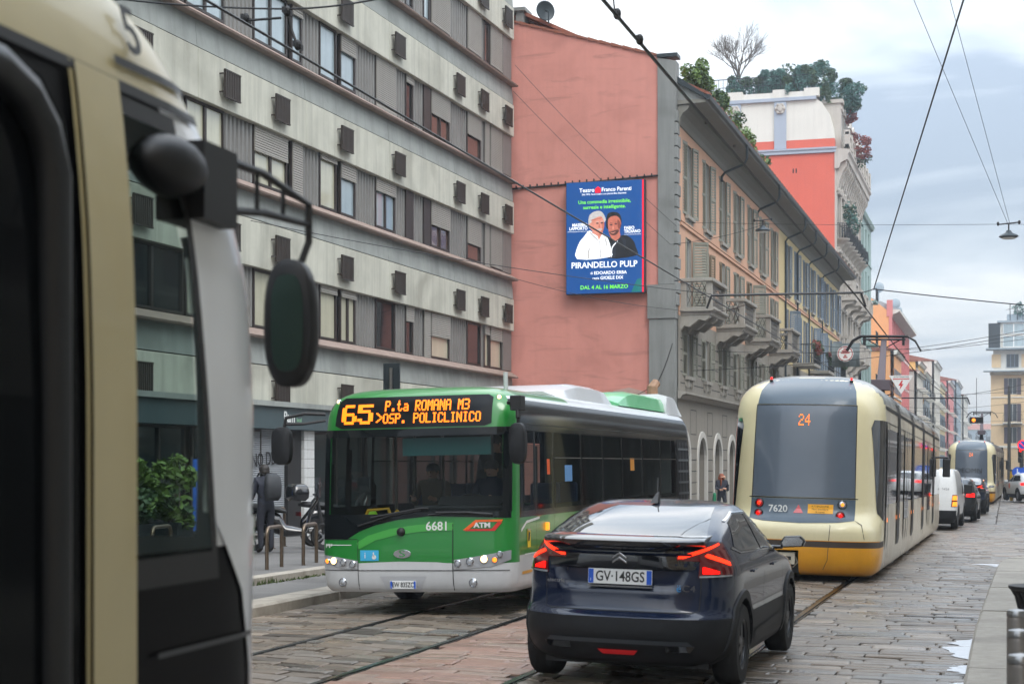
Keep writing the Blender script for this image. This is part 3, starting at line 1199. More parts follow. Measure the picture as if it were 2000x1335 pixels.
def flat(pts, mat, name, d, k=0):
    """flat printed shape on the screen, smoothed outline"""
    n = len(pts)
    out = []
    for i in range(n):
        p0, p1, p2, p3 = pts[i - 1], pts[i], pts[(i + 1) % n], pts[(i + 2) % n]
        for t in (0, .33, .66):
            out.append(tuple(.5 * (2 * b + (c - a) * t + (2 * a - 5 * b + 4 * c - e) * t * t + (3 * b - a - 3 * c + e) * t ** 3) for a, b, c, e in zip(p0, p1, p2, p3)))
    return MB().prism(out, 'y', -.013 - d, -.0125 - d + .0003).build(name, mat, scn)


s_ = lambda pts: [((x - 480) / 305, (655 - y) / 305) for x, y in pts]
flat(s_([(505, 870), (512, 700), (560, 640), (600, 660), (690, 640), (770, 690), (805, 770), (805, 855)]), m_sblk, 'portrait_jacket', .0005)
flat(s_([(500, 440), (530, 405), (580, 400), (630, 420), (655, 480), (645, 560), (620, 570), (500, 570)]), m_sblk, 'portrait_hair', .001)
flat(s_([(512, 485), (545, 448), (600, 442), (634, 470), (650, 520), (640, 560), (635, 600), (640, 660), (580, 700), (545, 660), (520, 600)]), m_skin2, 'portrait_face', .0015)
flat(s_([(524, 600), (562, 594), (618, 582), (626, 602), (598, 634), (562, 640), (534, 622)]), M('screen_beard', C(96, 60, 54), .5, emit=0.08), 'portrait_beard', .002)
flat(s_([(535, 605), (565, 612), (595, 600), (565, 622)]), m_skin, 'portrait_mouth', .0025)
flat(s_([(186, 870), (200, 720), (260, 640), (320, 580), (400, 640), (470, 620), (520, 690), (545, 790), (530, 860)]), m_swhite, 'portrait_shirt', .003)
flat(s_([(300, 870), (296, 800), (330, 740), (316, 800), (312, 868)]), m_shair, 'portrait_fold', .0034)
flat(s_([(420, 690), (428, 690), (440, 860), (430, 862)]), m_shair, 'portrait_fold', .0034)
flat(s_([(330, 600), (395, 662), (410, 690), (380, 672), (322, 612)]), m_shair, 'portrait_collar', .0034)
flat(s_([(470, 640), (500, 700), (505, 780), (488, 720)]), m_shair, 'portrait_fold', .0034)
flat(s_([(640, 650), (700, 690), (690, 800), (670, 720)]), m_case, 'portrait_fold', .0007)
flat(s_([(560, 720), (600, 700), (590, 850), (566, 850)]), m_case, 'portrait_fold', .0007)
flat(s_([(340, 600), (400, 640), (415, 680), (440, 640), (455, 600)]), m_skin, 'portrait_neck', .0035)
flat(s_([(305, 490), (320, 420), (380, 385), (440, 390), (478, 440), (478, 500), (330, 560), (310, 530)]), m_shair, 'portrait_hair', .004)
flat(s_([(335, 500), (370, 460), (440, 440), (470, 490), (470, 560), (445, 620), (410, 635), (360, 600), (325, 560), (310, 520)]), m_skin, 'portrait_face', .0045)
flat(s_([(440, 500), (472, 500), (470, 560), (445, 620), (412, 634), (440, 590), (448, 540)]), m_skin2, 'portrait_cheek', .0047)
flat(s_([(340, 470), (440, 452), (442, 462), (345, 482)]), m_skin2, 'portrait_brow_line', .0047)
flat(s_([(615, 480), (645, 520), (640, 570), (622, 575), (612, 530)]), m_hb if False else M('screen_skin_shade', C(140, 74, 62), .5, emit=0.12), 'portrait_cheek', .0017)
flat(s_([(395, 575), (430, 565), (455, 572), (430, 582)]), m_shair, 'portrait_moustache', .005)
for x, y in ((400, 510), (448, 508), (545, 532), (595, 525)):
    flat(s_([(x - 16, y), (x, y - 7), (x + 16, y), (x, y + 6)]), m_sblk, 'portrait_eye', .0055)
    flat(s_([(x - 20, y - 14), (x, y - 20), (x + 20, y - 14), (x, y - 15)]), m_sblk if x > 500 else m_shair, 'portrait_brow', .0055)
flat(s_([(422, 515), (430, 550), (418, 555), (414, 545)]), m_skin2, 'portrait_nose', .0055)
flat(s_([(566, 535), (576, 575), (560, 580), (556, 570)]), m_skin, 'portrait_nose', .0055)
flat(s_([(545, 855), (552, 760), (610, 700), (614, 706), (560, 770), (553, 856)]), m_swhite, 'portrait_zip', .0055)

# ---------------------------------------------------------------- plants
m_leaf = M('leaf_green', C(92, 118, 52), .6, var=.4, scale=4)
m_leafd = M('leaf_dark', C(62, 86, 54), .6, var=.45, scale=3)
m_leafb = M('leaf_bluegreen', C(70, 112, 104), .6, var=.4, scale=2)
m_leafr = M('leaf_red', C(140, 74, 66), .7, var=.45, scale=2)
m_bark = M('bark', C(84, 76, 68), .9, var=.2, scale=8)


def leaves(mb, c, r, n, s, rnd, mi=0, shell=.45, nm=None):
    for _ in range(n):
        while True:
            p = Vector((rnd.uniform(-1, 1), rnd.uniform(-1, 1), rnd.uniform(-1, 1)))
            l = p.length
            if l < 1 and l > shell * rnd.random():
                break
        q = Vector((c[0] + p.x * r[0], c[1] + p.y * r[1], c[2] + p.z * r[2]))
        a = Vector((rnd.gauss(0, 1), rnd.gauss(0, 1), rnd.gauss(0, .7))).normalized()
        b = a.orthogonal().normalized()
        b.rotate(Matrix.Rotation(rnd.uniform(0, 6.28), 3, a))
        k = s * rnd.uniform(.6, 1.4)
        mb.face([q - a * k, q + b * k * .45, q + a * k, q - b * k * .45], mi)


def bush(name, label, cat, blobs, n, s, mat, seed, stems=None, group=None, mats=None):
    rnd = random.Random(seed)
    base = Vector(stems[0][0]) if stems else Vector(blobs[0][0])
    t = thing(name, label, cat, tuple(base), 0, group)
    mb = MB()
    vol = [b[1][0] * b[1][1] * b[1][2] for b in blobs]
    for b, v in zip(blobs, vol):
        m = int(n * v / sum(vol))
        # sub-clumps give an uneven outline
        k = 9
        cl = [(b[0], [x * .78 for x in b[1]])]
        for _ in range(k):
            d = Vector((rnd.gauss(0, 1), rnd.gauss(0, 1), rnd.gauss(0, 1))).normalized()
            f = rnd.uniform(.25, .5)
            cl.append(([b[0][i] + d[i] * b[1][i] * .72 for i in range(3)], [x * f for x in b[1]]))
        for c, r in cl:
            leaves(mb, [c[i] - base[i] for i in range(3)], r, m // (k + 1), s, rnd, rnd.choice((0, 0, 1)) if mats else 0)
    mb.build('foliage', mats or mat, t)
    if stems:
        sb = MB()
        for p, q, r in stems:
            p, q = Vector(p) - base, Vector(q) - base
            mid = (p + q) / 2 + Vector((rnd.uniform(-.1, .1), rnd.uniform(-.1, .1), 0))
            sb.tube([p, mid, q], [r, r * .8, r * .4], 6)
        sb.build('stem', m_bark, t)
    return t


bush('terrace_shrub', 'bright green leafy shrub on the roof terrace behind the grey pilaster top', 'shrub', [((-10.35, 57.6, 15.2), (.6, 1.1, .8)), ((-10.2, 59.4, 14.95), (.6, 1.2, .7))], 5200, .075, m_leaf, 1, [((-10.1, 58, 13.8), (-10.1, 58, 15.4), .06)], mats=[m_leaf, m_leafd])
bush('terrace_shrub', 'sparse darker shrub trailing down over the eaves gutter', 'shrub', [((-9.95, 62.4, 14.75), (.55, 1.3, .6)), ((-9.8, 65.6, 14.55), (.4, 1.6, .5)), ((-9.6, 69.5, 14.4), (.3, 1.5, .3))], 1900, .075, m_leafd, 2, [((-9.9, 63, 13.9), (-9.9, 63, 14.8), .05)], mats=[m_leaf, m_leafd])
for k, y_ in ((1, 0), (3, 0), (5, 0)):
    yy = 55 + bays2[k]
    bush('balcony_plant', ['leafy plant with red flowers on the first iron balcony of the yellow front', 'leafy plant on the second iron balcony of the yellow front', 'leafy plant on the third iron balcony, by the round emblem banner'][k // 2], 'plant', [((-9.45, yy - .8, 7.9), (.25, .8, .4)), ((-9.45, yy + .7, 8.0), (.25, .6, .35))], 500, .1, m_leafd, 30 + k, mats=[m_leafd, m_leafr], group='plants on the iron balconies')

# round emblem banner on the yellow front
bn = thing('shop_banner', 'grey banner with red and white round emblem on an iron balcony', 'banner', (-9.1, 93, 7.2))
mb = MB()
nx = 8
for i in range(nx):
    for j in range(6):
        P = []
        for a, b in ((i, j), (i + 1, j), (i + 1, j + 1), (i, j + 1)):
            P.append((-.1 + 1.5 * a / nx, -.25 * math.sin(3.1 * b / 6) + .1 * math.sin(a), .0 + 1.3 * b / 6))
        mb.face(P)
mb.build('cloth', M('banner_grey', C(96, 106, 108), .8), bn)
mb = MB()
mb.lathe([(.44, 0), (.44, -.02)], (.65, -.38, .7), 'y', 24, 0)
mb.build('emblem_disc', m_white, bn)
mb = MB()
for i in range(24):
    a0, a1 = 6.2832 * i / 24, 6.2832 * (i + 1) / 24
    mb.face([(.65 + r * math.cos(a), -.405, .7 + r * math.sin(a)) for r, a in ((.36, a0), (.41, a0), (.41, a1), (.36, a1))])
for z, w in ((.95, .1), (.85, .18), (.75, .24), (.6, .06), (.5, .12)):
    mb.box(.65 - w, .65 + w, -.41, -.403, z - .035, z + .035)
mb.build('emblem', M('emblem_red', C(170, 50, 50), .6), bn)

# ---------------------------------------------------------------- tall ornate house with red side wall
m_red = M('plaster_coral', C(206, 100, 82), .9, var=.05, scale=.4, streak=.08)
m_palew = M('plaster_white', C(214, 212, 204), .85, var=.05, scale=.8, streak=.14)
m_bluegrey = M('pilaster_bluegrey', C(160, 170, 184), .85, var=.04)
m_orn = M('stone_ornate', C(182, 176, 168), .85, var=.1, scale=1.2, streak=.3)
th = thing('ornate_house', 'tall ornate white fronted house with coral red side wall and a roof garden', 'building', (-10.95, 112.4, 0), R(90))
mb = MB()
mb.prism([(0, -.5), (0, 22.6), (16, 22.6), (16, -.5)], 'x', 0, .6)
mb.prism([(0, 23.0), (0, 23.55), (16, 23.55), (16, 23.0)], 'x', 0, .6)
mb.build('side_wall', m_red, th)
mb = MB()
mb.prism([(.0, 23.56), (.1, 24.3), (.35, 25.2), (.85, 26.0), (1.3, 26.3), (16, 26.3), (16, 23.56)], 'x', .02, .6)
mb.build('attic_wall', m_palew, th)
mb = MB()
mb.box(-.12, .6, -.1, 16, 22.62, 22.98)
mb.box(-.18, .6, -.12, 16, 22.85, 22.97)
mb.box(-.16, .1, 1.2, 16, 26.2, 26.42)
for y0 in (3.2, 6.25):
    mb.box(-.1, .1, y0, y0 + .8, 23.0, 26.19)
mb.build('side_cornice', m_bluegrey, th)
mb = MB()
for y0, y1 in ((1.0, 2.0), (3.1, 4.1), (6.15, 7.15), (2.0, 3.1), (4.1, 6.15), (7.15, 16)):
    wide = abs(y1 - y0 - 1) < .02
    mb.box(-.06 if not wide else -.14, .5, y0, y1, 26.43, 26.8 if not wide else 26.98)
mb.build('parapet', m_palew, th)
mb = MB()
for y0 in (3.6, 6.65):
    mb.lathe([(.36, 0), (.34, -.08), (.2, -.1), (.18, -.16), (.01, -.18)], (-.1, y0, 25.7), 'x', 14)
    for k in range(6):
        a = k * 1.05
        mb.blob((-.2, y0 + .28 * math.cos(a), 25.7 + .3 * math.sin(a)), (.06, .1, .1), 4)
mb.build('relief_ornament', m_orn, th, smooth=40)
mb = MB()
for y in (2.5, 5.4, 7.0, 8.7):
    for dy in (0, .2):
        mb.box(-.01, .02, y + dy, y + dy + .08, 21.35, 21.65)
mb.build('wall_slot', m_dark, th)
LN = 18.4
ops = []
tbays = [1.4 + 2.2 * k for k in range(8)]
rows = [(1.0, 3.8), (5.0, 7.6), (9.6, 12.2), (13.4, 16.0), (17.2, 19.9)]
for b in tbays:
    for a, c in rows:
        ops.append((b - .5, b + .5, a, c))
mb = MB()
wall_grid(mb, .6, LN, -.5, 22.7, ops, depth=.3)
mb.box(.7, LN, .45, 14, -.5, 22.5)
mb.build('front_wall', m_orn, th)
w0 = None
for o in ops:
    if w0 is None:
        w0 = win(th, o[0], o[1], o[2], o[3], .25, m_glass, 2, 0, m_wframe)
    elif abs((o[3] - o[2]) - 2.8) < .01:
        inst(w0, th, (o[0], .25, o[2]))
w0 = None
for o in ops:
    if abs((o[3] - o[2]) - 2.8) > .01:
        if w0 is None:
            w0 = win(th, o[0], o[1], o[2], o[3], .25, m_glass, 2, 0, m_wframe)
        else:
            inst(w0, th, (o[0], .25, o[2]))
# surrounds, pilasters with capitals, pediments
mb = MB()
for i, b in enumerate(tbays):
    for a, c in rows:
        for sx in (-1, 1):
            mb.box(b + sx * .6 - .09, b + sx * .6 + .09, -.12, .02, a - .1, c)
        mb.prism([(0, c), (-.3, c + .06), (-.34, c + .22), (0, c + .3)], 'x', b - .75, b + .75)
        mb.prism([(b - .7, c + .3), (b, c + .6), (b + .7, c + .3)], 'y', -.24, .02)
        mb.box(b - .68, b + .68, -.18, .02, a - .25, a - .1)
    x = b + 1.1
    if x < LN:
        mb.box(x - .2, x + .2, -.22, .02, 9.0, 21.3)
        mb.box(x - .3, x + .3, -.34, .02, 20.7, 21.4)
        mb.lathe([(.2, 20.2), (.24, 20.4), (.18, 20.5), (.3, 20.69)], (x, -.12, 0), 'z', 10)
mb.box(.004, .6, -.1, -.002, -.5, 22.55)
mb.build('stone_surround', m_orn, th)
# main cornice with brackets
mb = MB()
mb.prism([(0, 21.5), (-.3, 21.55), (-.4, 21.9), (-.85, 22.1), (-.88, 22.45), (-1.0, 22.6), (-1.0, 22.75), (0, 22.9)], 'x', -.1, LN)
for i in range(19):
    x = .15 + i * 1.1
    if x > LN - .4:
        break
    mb.prism([(0, 20.0), (-.18, 20.1), (-.3, 20.7), (-.5, 21.3), (-.75, 21.7), (-.78, 22.08), (0, 22.08)], 'x', x, x + .42)
mb.build('cornice', m_orn, th)
# balustrade and dormered attic over the cornice
mb = MB()
mb.box(-.1, LN, -.95, -.7, 22.92, 23.1)
mb.box(-.1, LN, -.95, -.7, 23.75, 23.92)
for i in range(40):
    x = .2 + i * .45
    mb.lathe([(.08, 23.1), (.13, 23.3), (.06, 23.55), (.09, 23.75)], (x, -.82, 0), 'z', 6)
for i in range(9):
    x = i * 2.2
    mb.box(x - .3 if i else -.1, x + .3, -1.0, -.65, 22.92, 24.05)
mb.build('balustrade', m_orn, th)
mb = MB()
mb.prism([(.0, 22.9), (.1, 24.3), (.35, 25.2), (.85, 26.0), (1.3, 26.3), (14, 26.3), (14, 22.9)], 'x', .62, LN)
mb.box(.65, LN, .9, 1.4, 26.3, 26.7)
for b in tbays:
    mb.box(b - .65, b + .65, -.3, .8, 23, 25.6)
    mb.prism([(b - .8, 25.6), (b - .5, 26.0), (b, 26.2), (b + .5, 26.0), (b + .8, 25.6)], 'y', -.4, .8)
mb.box(.61, 1.3, -.35, .8, 22.9, 26.0)
mb.box(.5, 1.45, -.5, .9, 26.0, 26.25)
mb.build('attic_front', m_orn, th)
for k, b in enumerate(tbays):
    win(th, b - .4, b + .4, 23.6, 25.3, -.31, m_glass, 2, 0, m_wframe, name='dormer_window')
# balconies
bp = None
def obalc(x, z, w, round_=False):
    b = MB()
    if round_:
        b.lathe([(.2, z - .7), (.45, z - .35), (.75, z - .1), (.8, z)], (x, -.1, 0), 'z', 14)
        o = b.build('balcony', m_orn, th)
        r = MB()
        for i in range(15):
            a = math.pi * (1 + i / 14)
            r.tube([(x + .75 * math.cos(a), -.1 + .75 * math.sin(a), z), (x + .8 * math.cos(a), -.1 + .8 * math.sin(a), z + .4), (x + .75 * math.cos(a), -.1 + .75 * math.sin(a), z + .95)], .02, 4)
        r.tube([(x + .75 * math.cos(math.pi * (1 + i / 14)), -.1 + .75 * math.sin(math.pi * (1 + i / 14)), z + .97) for i in range(15)], .03, 4)
        r.build('railing', m_iron, o)
        return
    b.box(x - w, x + w, -1.15, 0, z - .2, z)
    for sx in (-1, 0, 1):
        xx = x + sx * (w - .3)
        b.prism([(0, z - .95), (-.25, z - .85), (-.5, z - .5), (-.95, z - .4), (-1.05, z - .2), (0, z - .2)], 'x', xx - .18, xx + .18)
    o = b.build('balcony', m_orn, th)
    r = MB()
    r.box(x - w, x + w, -1.15, -.9, z, z + .12)
    r.box(x - w, x + w, -1.18, -.88, z + .85, z + 1.0)
    r.box(x - w, x - w + .25, -.9, 0, z + .85, z + 1.0)
    for xx in (x - w + .15, x + w - .15):
        r.box(xx - .16, xx + .16, -1.17, -.89, z + .12, z + .85)
    n = int(w * 2 / .28)
    for i in range(1, n):
        r.lathe([(.06, z + .12), (.1, z + .3), (.05, z + .6), (.07, z + .85)], (x - w + 2 * w * i / n, -1.02, 0), 'z', 6)
    for i in range(3):
        r.lathe([(.06, z + .12), (.1, z + .3), (.05, z + .6), (.07, z + .85)], (x - w + .12, -.7 + i * .27, 0), 'z', 6)
    r.build('balustrade', m_orn, o)


for b in tbays:
    obalc(b, 17.0, 1, True)
for k in (1, 3, 5, 7):
    obalc(tbays[k], 13.2, 1.0)
for k in (0, 2, 4, 6):
    obalc(tbays[k], 9.4, 1.0)
obalc(5, 5.4, 4.5)
obalc(14, 5.4, 4.0)
# roof garden
P = lambda x, y, z: (-10.95 - y, 112.4 + x, z)
bl = [(P(1.0, .9, 27.5), (1.0, .6, 1.1)), (P(1.0, 2.0, 27.7), (1.1, .8, 1.1)), (P(1, 3.2, 27.8), (1.2, .9, 1.1)), (P(1, 4.4, 27.6), (1.1, .8, .95)), (P(.5, .7, 26.7), (.5, .4, .9)), (P(.3, 3.0, 26.8), (.4, .6, .5))]
bl = [((c[0], c[1], c[2] + .2), (r[0], r[1], r[2] * 1.15)) for c, r in bl]
bush('roof_garden_hedge', 'blue-green hedge along the roof edge of the tall coral house', 'hedge', bl, 17000, .1, m_leafb, 5, mats=[m_leafb, m_leafd])
bush('roof_garden_shrub', 'round blue-green bush under the bare tree on the coral house roof', 'shrub', [(P(1, 6.6, 27.6), (1.0, .8, .95)), (P(.6, 6.6, 27.0), (.6, .5, .5))], 5500, .1, m_leafb, 6, mats=[m_leafb, m_leafd])
bush('roof_garden_creeper', 'thin lattice of creeper on the roof railing between hedge and round bush', 'creeper', [(P(1, 5.5, 27.4), (.7, .6, .8))], 700, .09, m_leafb, 7, mats=[m_leafb, m_leafd])
bush('roof_garden_hedge', 'dark hedge on the roof corner above the ornate front', 'hedge', [(P(2.4, -.2, 27.0), (1.6, .6, 1.1)), (P(4.2, -.4, 26.6), (1.3, .5, .8))], 5500, .1, m_leafd, 8, mats=[m_leafb, m_leafd])
bush('red_creeper', 'small reddish creeper hanging at the roof corner under the dark hedge', 'creeper', [(P(4.2, -.6, 25.9), (.7, .28, .55))], 800, .1, m_leafr, 9, mats=[m_leafr, m_leafd])
bush('red_creeper', 'large reddish creeper hanging over the white balustrade of the tall house', 'creeper', [(P(4.2, -.85, 24.0), (1.3, .3, .9)), (P(6.0, -.9, 23.4), (1.2, .3, .8))], 3000, .1, m_leafr, 10, mats=[m_leafr, m_leafd])
bush('balcony_plant', 'tall green plant on the topmost round balcony beside the coral wall', 'plant', [(P(1.3, -.9, 18.6), (.5, .4, 1.1)), (P(3.4, -1.0, 18.3), (.5, .4, .8))], 900, .1, m_leafd, 12, mats=[m_leafb, m_leafd])
mb = MB()
for i in range(40):
    y = 1.5 + i * .3
    mb.box(.28, .31, y, y + .03, 26.8, 28.0)
mb.box(.27, .32, 1.5, 13.5, 27.95, 28.0)
mb.box(.27, .32, 1.5, 13.5, 27.4, 27.43)
mb.build('roof_railing', m_iron, th)
# bare tree
bt = thing('bare_tree', 'bare leafless tree on the roof of the tall coral house', 'tree', P(1.2, 6.6, 26.9))
mb = MB()
rnd = random.Random(21)
tr_ = MB()
tr_.tube([(0, 0, 0), (.03, 0, .9), (0, .05, 1.7)], [.14, .12, .1], 6)
def twig(p, d, l, r, dep):
    q = p + d * l
    m = (p + q) / 2 + Vector((rnd.gauss(0, .05), rnd.gauss(0, .05), rnd.gauss(0, .03))) * l
    mb.tube([p, m, q], [r, r * .85, r * .65], 3 if dep < 4 else 5, cap=False)
    if dep == 0:
        return
    for _ in range(3 if dep > 1 else 2):
        nd = (d + Vector((rnd.gauss(0, .34), rnd.gauss(0, .34), rnd.gauss(.1, .22)))).normalized()
        twig(p + (q - p) * rnd.uniform(.55, 1), nd, l * rnd.uniform(.66, .92), r * .6, dep - 1)
for a in range(6):
    an = a * 1.05 + .3
    twig(Vector((0, 0, rnd.uniform(1.0, 1.7))), Vector((math.cos(an) * .42, math.sin(an) * .42, 1)).normalized(), 1.15, .06, 5)
tr_.build('trunk', m_bark, bt)
mb.build('branches', m_bark, bt)

# ================================================================ far end of the street
def facade(name, label, cat, org, rz, width, height, wallm, rows, bays, ww=.55, depth=9, ground=None, shm=None, roof=True, band=m_palew, balc=(), side=None, group=None, wm_=None, over=.35):
    t = thing(name, label, cat, org, rz, group)
    ops = [(b - ww, b + ww, a, c) for b in bays for a, c in rows]
    mb = MB()
    wall_grid(mb, 0, width, -1, height, ops, depth=.2)
    mb.box(0.01, width - .01, .32, depth, -1, height - .02)
    mb.build('wall', wallm, t)
    first = {}
    for o in ops:
        k = round(o[3] - o[2], 2)
        if k in first:
            inst(first[k], t, (o[0], .14, o[2]))
        else:
            first[k] = win(t, o[0], o[1], o[2], o[3], .14, wm_ or m_glass, 2, 0, m_wframe)
        if shm:
            for sx in (-1, 1):
                k2 = ('s', k, sx)
                x = o[0] - .5 if sx < 0 else o[1] + .02
                if ('s', k) in first:
                    inst(first[('s', k)], t, (x, -.05, o[2]))
                else:
                    first[('s', k)] = MB().box(0, .48, 0, .04, 0, k).build('shutter', shm, t, loc=(x, -.05, o[2]))
    tr = MB()
    for a, c in rows:
        tr.box(0, width, -.08, .02, a - .42, a - .3)
    tr.box(0, width, -.1, .02, 3.9, 4.15)
    tr.prism([(0, height - .4), (-.2, height - .35), (-over, height - .1), (-over, height), (0, height)], 'x', -.1, width + .1)
    tr.build('string_course', band, t)
    if roof:
        MB().prism([(-over - .1, height + .003), (depth, height + 2.2), (depth, height + .003)], 'x', -.1, width + .1).build('roof', m_roof, t)
    bf = None
    for bx, bz in balc:
        if bf is None:
            b = MB().box(-1.2, 1.2, -.9, 0, -.15, 0)
            bf = b.build('balcony', band, t, loc=(bx, 0, bz))
            r = MB()
            for i in range(13):
                r.box(-1.18 + i * .195, -1.15 + i * .195, -.88, -.85, 0, .95)
            r.box(-1.2, 1.2, -.89, -.84, .95, 1.0)
            r.build('railing', m_iron, bf)
        else:
            inst(bf, t, (bx, 0, bz))
    return t


RW = lambda n, z0, hh, st: [(z0 + st * i, z0 + st * i + hh) for i in range(n)]
BY = lambda n, x0, d: [x0 + d * i for i in range(n)]
m_teal = M('plaster_teal', C(138, 160, 156), .8, var=.06)
m_orange = M('plaster_orange', C(226, 164, 112), .85, var=.05)
m_rose = M('plaster_rose', C(204, 128, 126), .85, var=.06)
m_beige = M('plaster_beige', C(214, 188, 150), .85, var=.05)
m_palest = M('plaster_pale', C(204, 200, 190), .85, var=.06)
m_ochre = M('plaster_ochre', C(222, 178, 104), .85, var=.06)
m_bluep = M('plaster_bluegrey', C(146, 158, 166), .85, var=.06)
tl_ = facade('teal_house', 'narrow teal green house next after the ornate white house', 'building', (-10.75, 131.2, 0), R(90), 9.8, 21.5, m_teal, RW(6, 1.4, 2.2, 3.4), BY(3, 1.6, 2.9), roof=False, balc=[(4.5, 8.0), (4.5, 11.4), (4.5, 14.8)], band=m_teal, over=.3)
og = facade('orange_house', 'low orange house with grey tiled cornice in front of the pink house', 'building', (-9.6, 152, 0), R(90), 11, 12.0, m_orange, RW(3, 1.2, 2.2, 3.5), BY(4, 1.5, 2.6), shm=m_shbl, depth=8)
pk = thing('pink_house', 'tall pink striped house with an orange gable and roof dishes', 'building', (-10.7, 163.6, 0), R(90))
mb = MB()
mb.prism([(0, -1), (0, 16.4), (1.2, 17.4), (6, 21.0), (10, 21), (10, -1)], 'x', 0, .5)
mb.build('gable_wall', m_orange, pk)
mb = MB()
mb.box(-.05, .5, -.25, .3, 16.0, 17.6)
mb.box(-.04, .4, -.2, .1, -1, 16)
mb.build('pilaster', m_rose, pk)
ops = [(b - .55, b + .55, a, c) for b in BY(11, 1.8, 2.75) for a, c in RW(4, 4.6, 2.1, 3.0)]
mb = MB()
wall_grid(mb, .5, 31.5, -1, 16.4, ops)
mb.box(.55, 31.4, .3, 9, -1, 16.3)
for b in range(12):
    mb.box(.3 + b * 2.75, .6 + b * 2.75, -.14, .02, 4, 16)
mb.build('front_wall', m_rose, pk)
w0 = None
for o in ops:
    if w0 is None:
        w0 = win(pk, o[0], o[1], o[2], o[3], .14, m_glass, 2, 0, m_wframe)
    else:
        inst(w0, pk, (o[0], .14, o[2]))
mb = MB()
for z in (4.0, 7.0, 10.0, 13.0):
    mb.box(.5, 31.5, -.1, .02, z - .1, z + .15)
mb.prism([(0, 16.1), (-.9, 16.5), (-.9, 16.7), (0, 16.75)], 'x', .2, 31.8)
mb.build('cornice', m_palew, pk)
MB().prism([(-.9, 16.76), (9, 21), (9, 16.76)], 'x', .4, 31.8).build('roof', m_bluep, pk)
for (x, y, z, lab) in ((-12.0, 168, 19.3, 'first pale satellite dish on the pink house roof'), (-10.9, 176, 18.4, 'second satellite dish on the pink house roof, on the taller mast'), (-11.0, 181, 18.1, 'dark satellite dish at the far end of the pink house roof')):
    d = MB()
    d.lathe([(.01, 0), (.3, .04), (.52, .15), (.49, .17), (.01, .08)], (0, 0, 0), 'y', 14)
    d.tube([(0, .2, 0), (0, .3, -1.8)], .05, 5)
    tag(d.build('satellite_dish', m_bluep, None, loc=(x, y, z), rot=(0, 0, R(20))), lab, 'satellite dish', 'satellite dishes on the pink house')
cols = [(m_palest, 'pale house with projecting bays just beyond the pink house', 12.5, 15), (m_ochre, 'ochre yellow house with grey shutters beyond the pale house', 14.5, 15), (m_bluep, 'blue-grey house with balconies beyond the ochre house', 14.0, 18), (m_palest, 'tall pale house with a roof terrace beyond the blue-grey house', 16.5, 22), (m_yel, 'far hazy yellow house in the left row', 14.5, 26), (m_rose, 'far hazy rose house in the left row', 16.0, 30), (m_bluep, 'far hazy blue-grey house before the street bends', 17.5, 34), (m_palest, 'farthest pale house at the end of the left row', 16, 40)]
y = 196
for i, (mt, lab, h, ln) in enumerate(cols):
    nb = int(ln / 3)
    x = -10.4 + (.6 if i in (0, 3) else 0) + max(0, i - 3) * .5
    facade('row_house', lab, 'building', (x, y, 0), R(90), ln - .3, h, mt, RW(4 if h < 16 else 5, 1.3, 2.0, 3.2), BY(nb, 1.6, 3.0), shm=m_shbl if i in (1, 4) else None, balc=[(BY(nb, 1.6, 3)[j], 1.0 + 3.2 * k) for j in range(0, nb, 2) for k in (1, 2, 3)] if i != 6 else [], band=m_palew, group='row houses beyond the pink house')
    y += ln
# closing block far away
facade('distant_block', 'hazy distant block closing the end of the street', 'building', (-34, 560, 0), 0, 60, 13, m_bluep, RW(3, 1.5, 2.0, 3.6), BY(18, 2, 3.3), ww=.7, depth=20)
# beige corner house on the right, facing the camera
bh = facade('corner_house', 'beige corner house with dark shutters and a glazed penthouse at the right edge', 'building', (-1.9, 224, 0), 0, 22, 13.7, m_beige, [(4.5, 6.6), (7.3, 9.6), (10.8, 12.9)], BY(5, 2.7, 4.1), ww=.55, depth=14, shm=M('shutter_plum', C(76, 68, 80), .6), over=.9, roof=False, balc=[(2.7, 7.2), (6.8, 7.2)])
mb = MB()
mb.box(0.3, 21.5, .3, 12, 13.9, 16.5)
mb.build('attic_wall', m_palew, bh)
mb = MB()
for b in (2.7, 6.8, 10.9):
    mb.box(b - 1.9 - .7, b - .95 - .5, .22, .3, 14.3, 16.0)
    mb.box(b + 1.1, b + 1.6, .22, .3, 14.3, 16.0)
mb.build('attic_panel', m_beige, bh)
for b in (2.7, 6.8, 10.9):
    win(bh, b - .75, b + .75, 14.3, 16.0, .24, m_glass, 3, 0, m_shbl)
mb = MB()
mb.prism([(0.3, 16.52), (-.9, 16.6), (-.9, 16.75), (.3, 16.85)], 'x', -.6, 22)
mb.box(-.9, 22.5, -1.3, .25, 13.72, 13.86)
mb.build('eaves_slab', m_bluep, bh)
mb = MB()
mb.box(1.2, 21, 1.5, 10, 16.9, 20.2)
mb.build('penthouse', m_palew, bh)
mb = MB()
mb.box(-.3, 1.15, 1.0, 6, 16.87, 20.1)
mb.build('penthouse_screen', m_gutter, bh)
for x0, x1 in ((1.5, 4.2), (4.4, 6.6), (6.8, 9.5)):
    for z0, z1 in ((17.0, 18.5), (18.7, 20.1)):
        win(bh, x0, x1, z0, z1, 1.42, m_psky, 2, 0, m_white, fw=.08)
mb = MB()
mb.box(.8, 21.3, 1.2, 10.3, 20.2, 20.45)
mb.box(2.0, 14, 3, 9, 20.46, 21.4)
mb.build('penthouse_roof', m_bluep, bh)
mb = MB()
for x in (2.4, 3.3, 4.0):
    mb.tube([(x, 2, 20.4), (x, 2, 23.6 - x * .4)], .05, 4)
    mb.tube([(x - .5, 2, 22.6 - x * .3), (x + .5, 2, 22.8 - x * .3)], .03, 4)
mb.build('antenna', m_iron, bh)
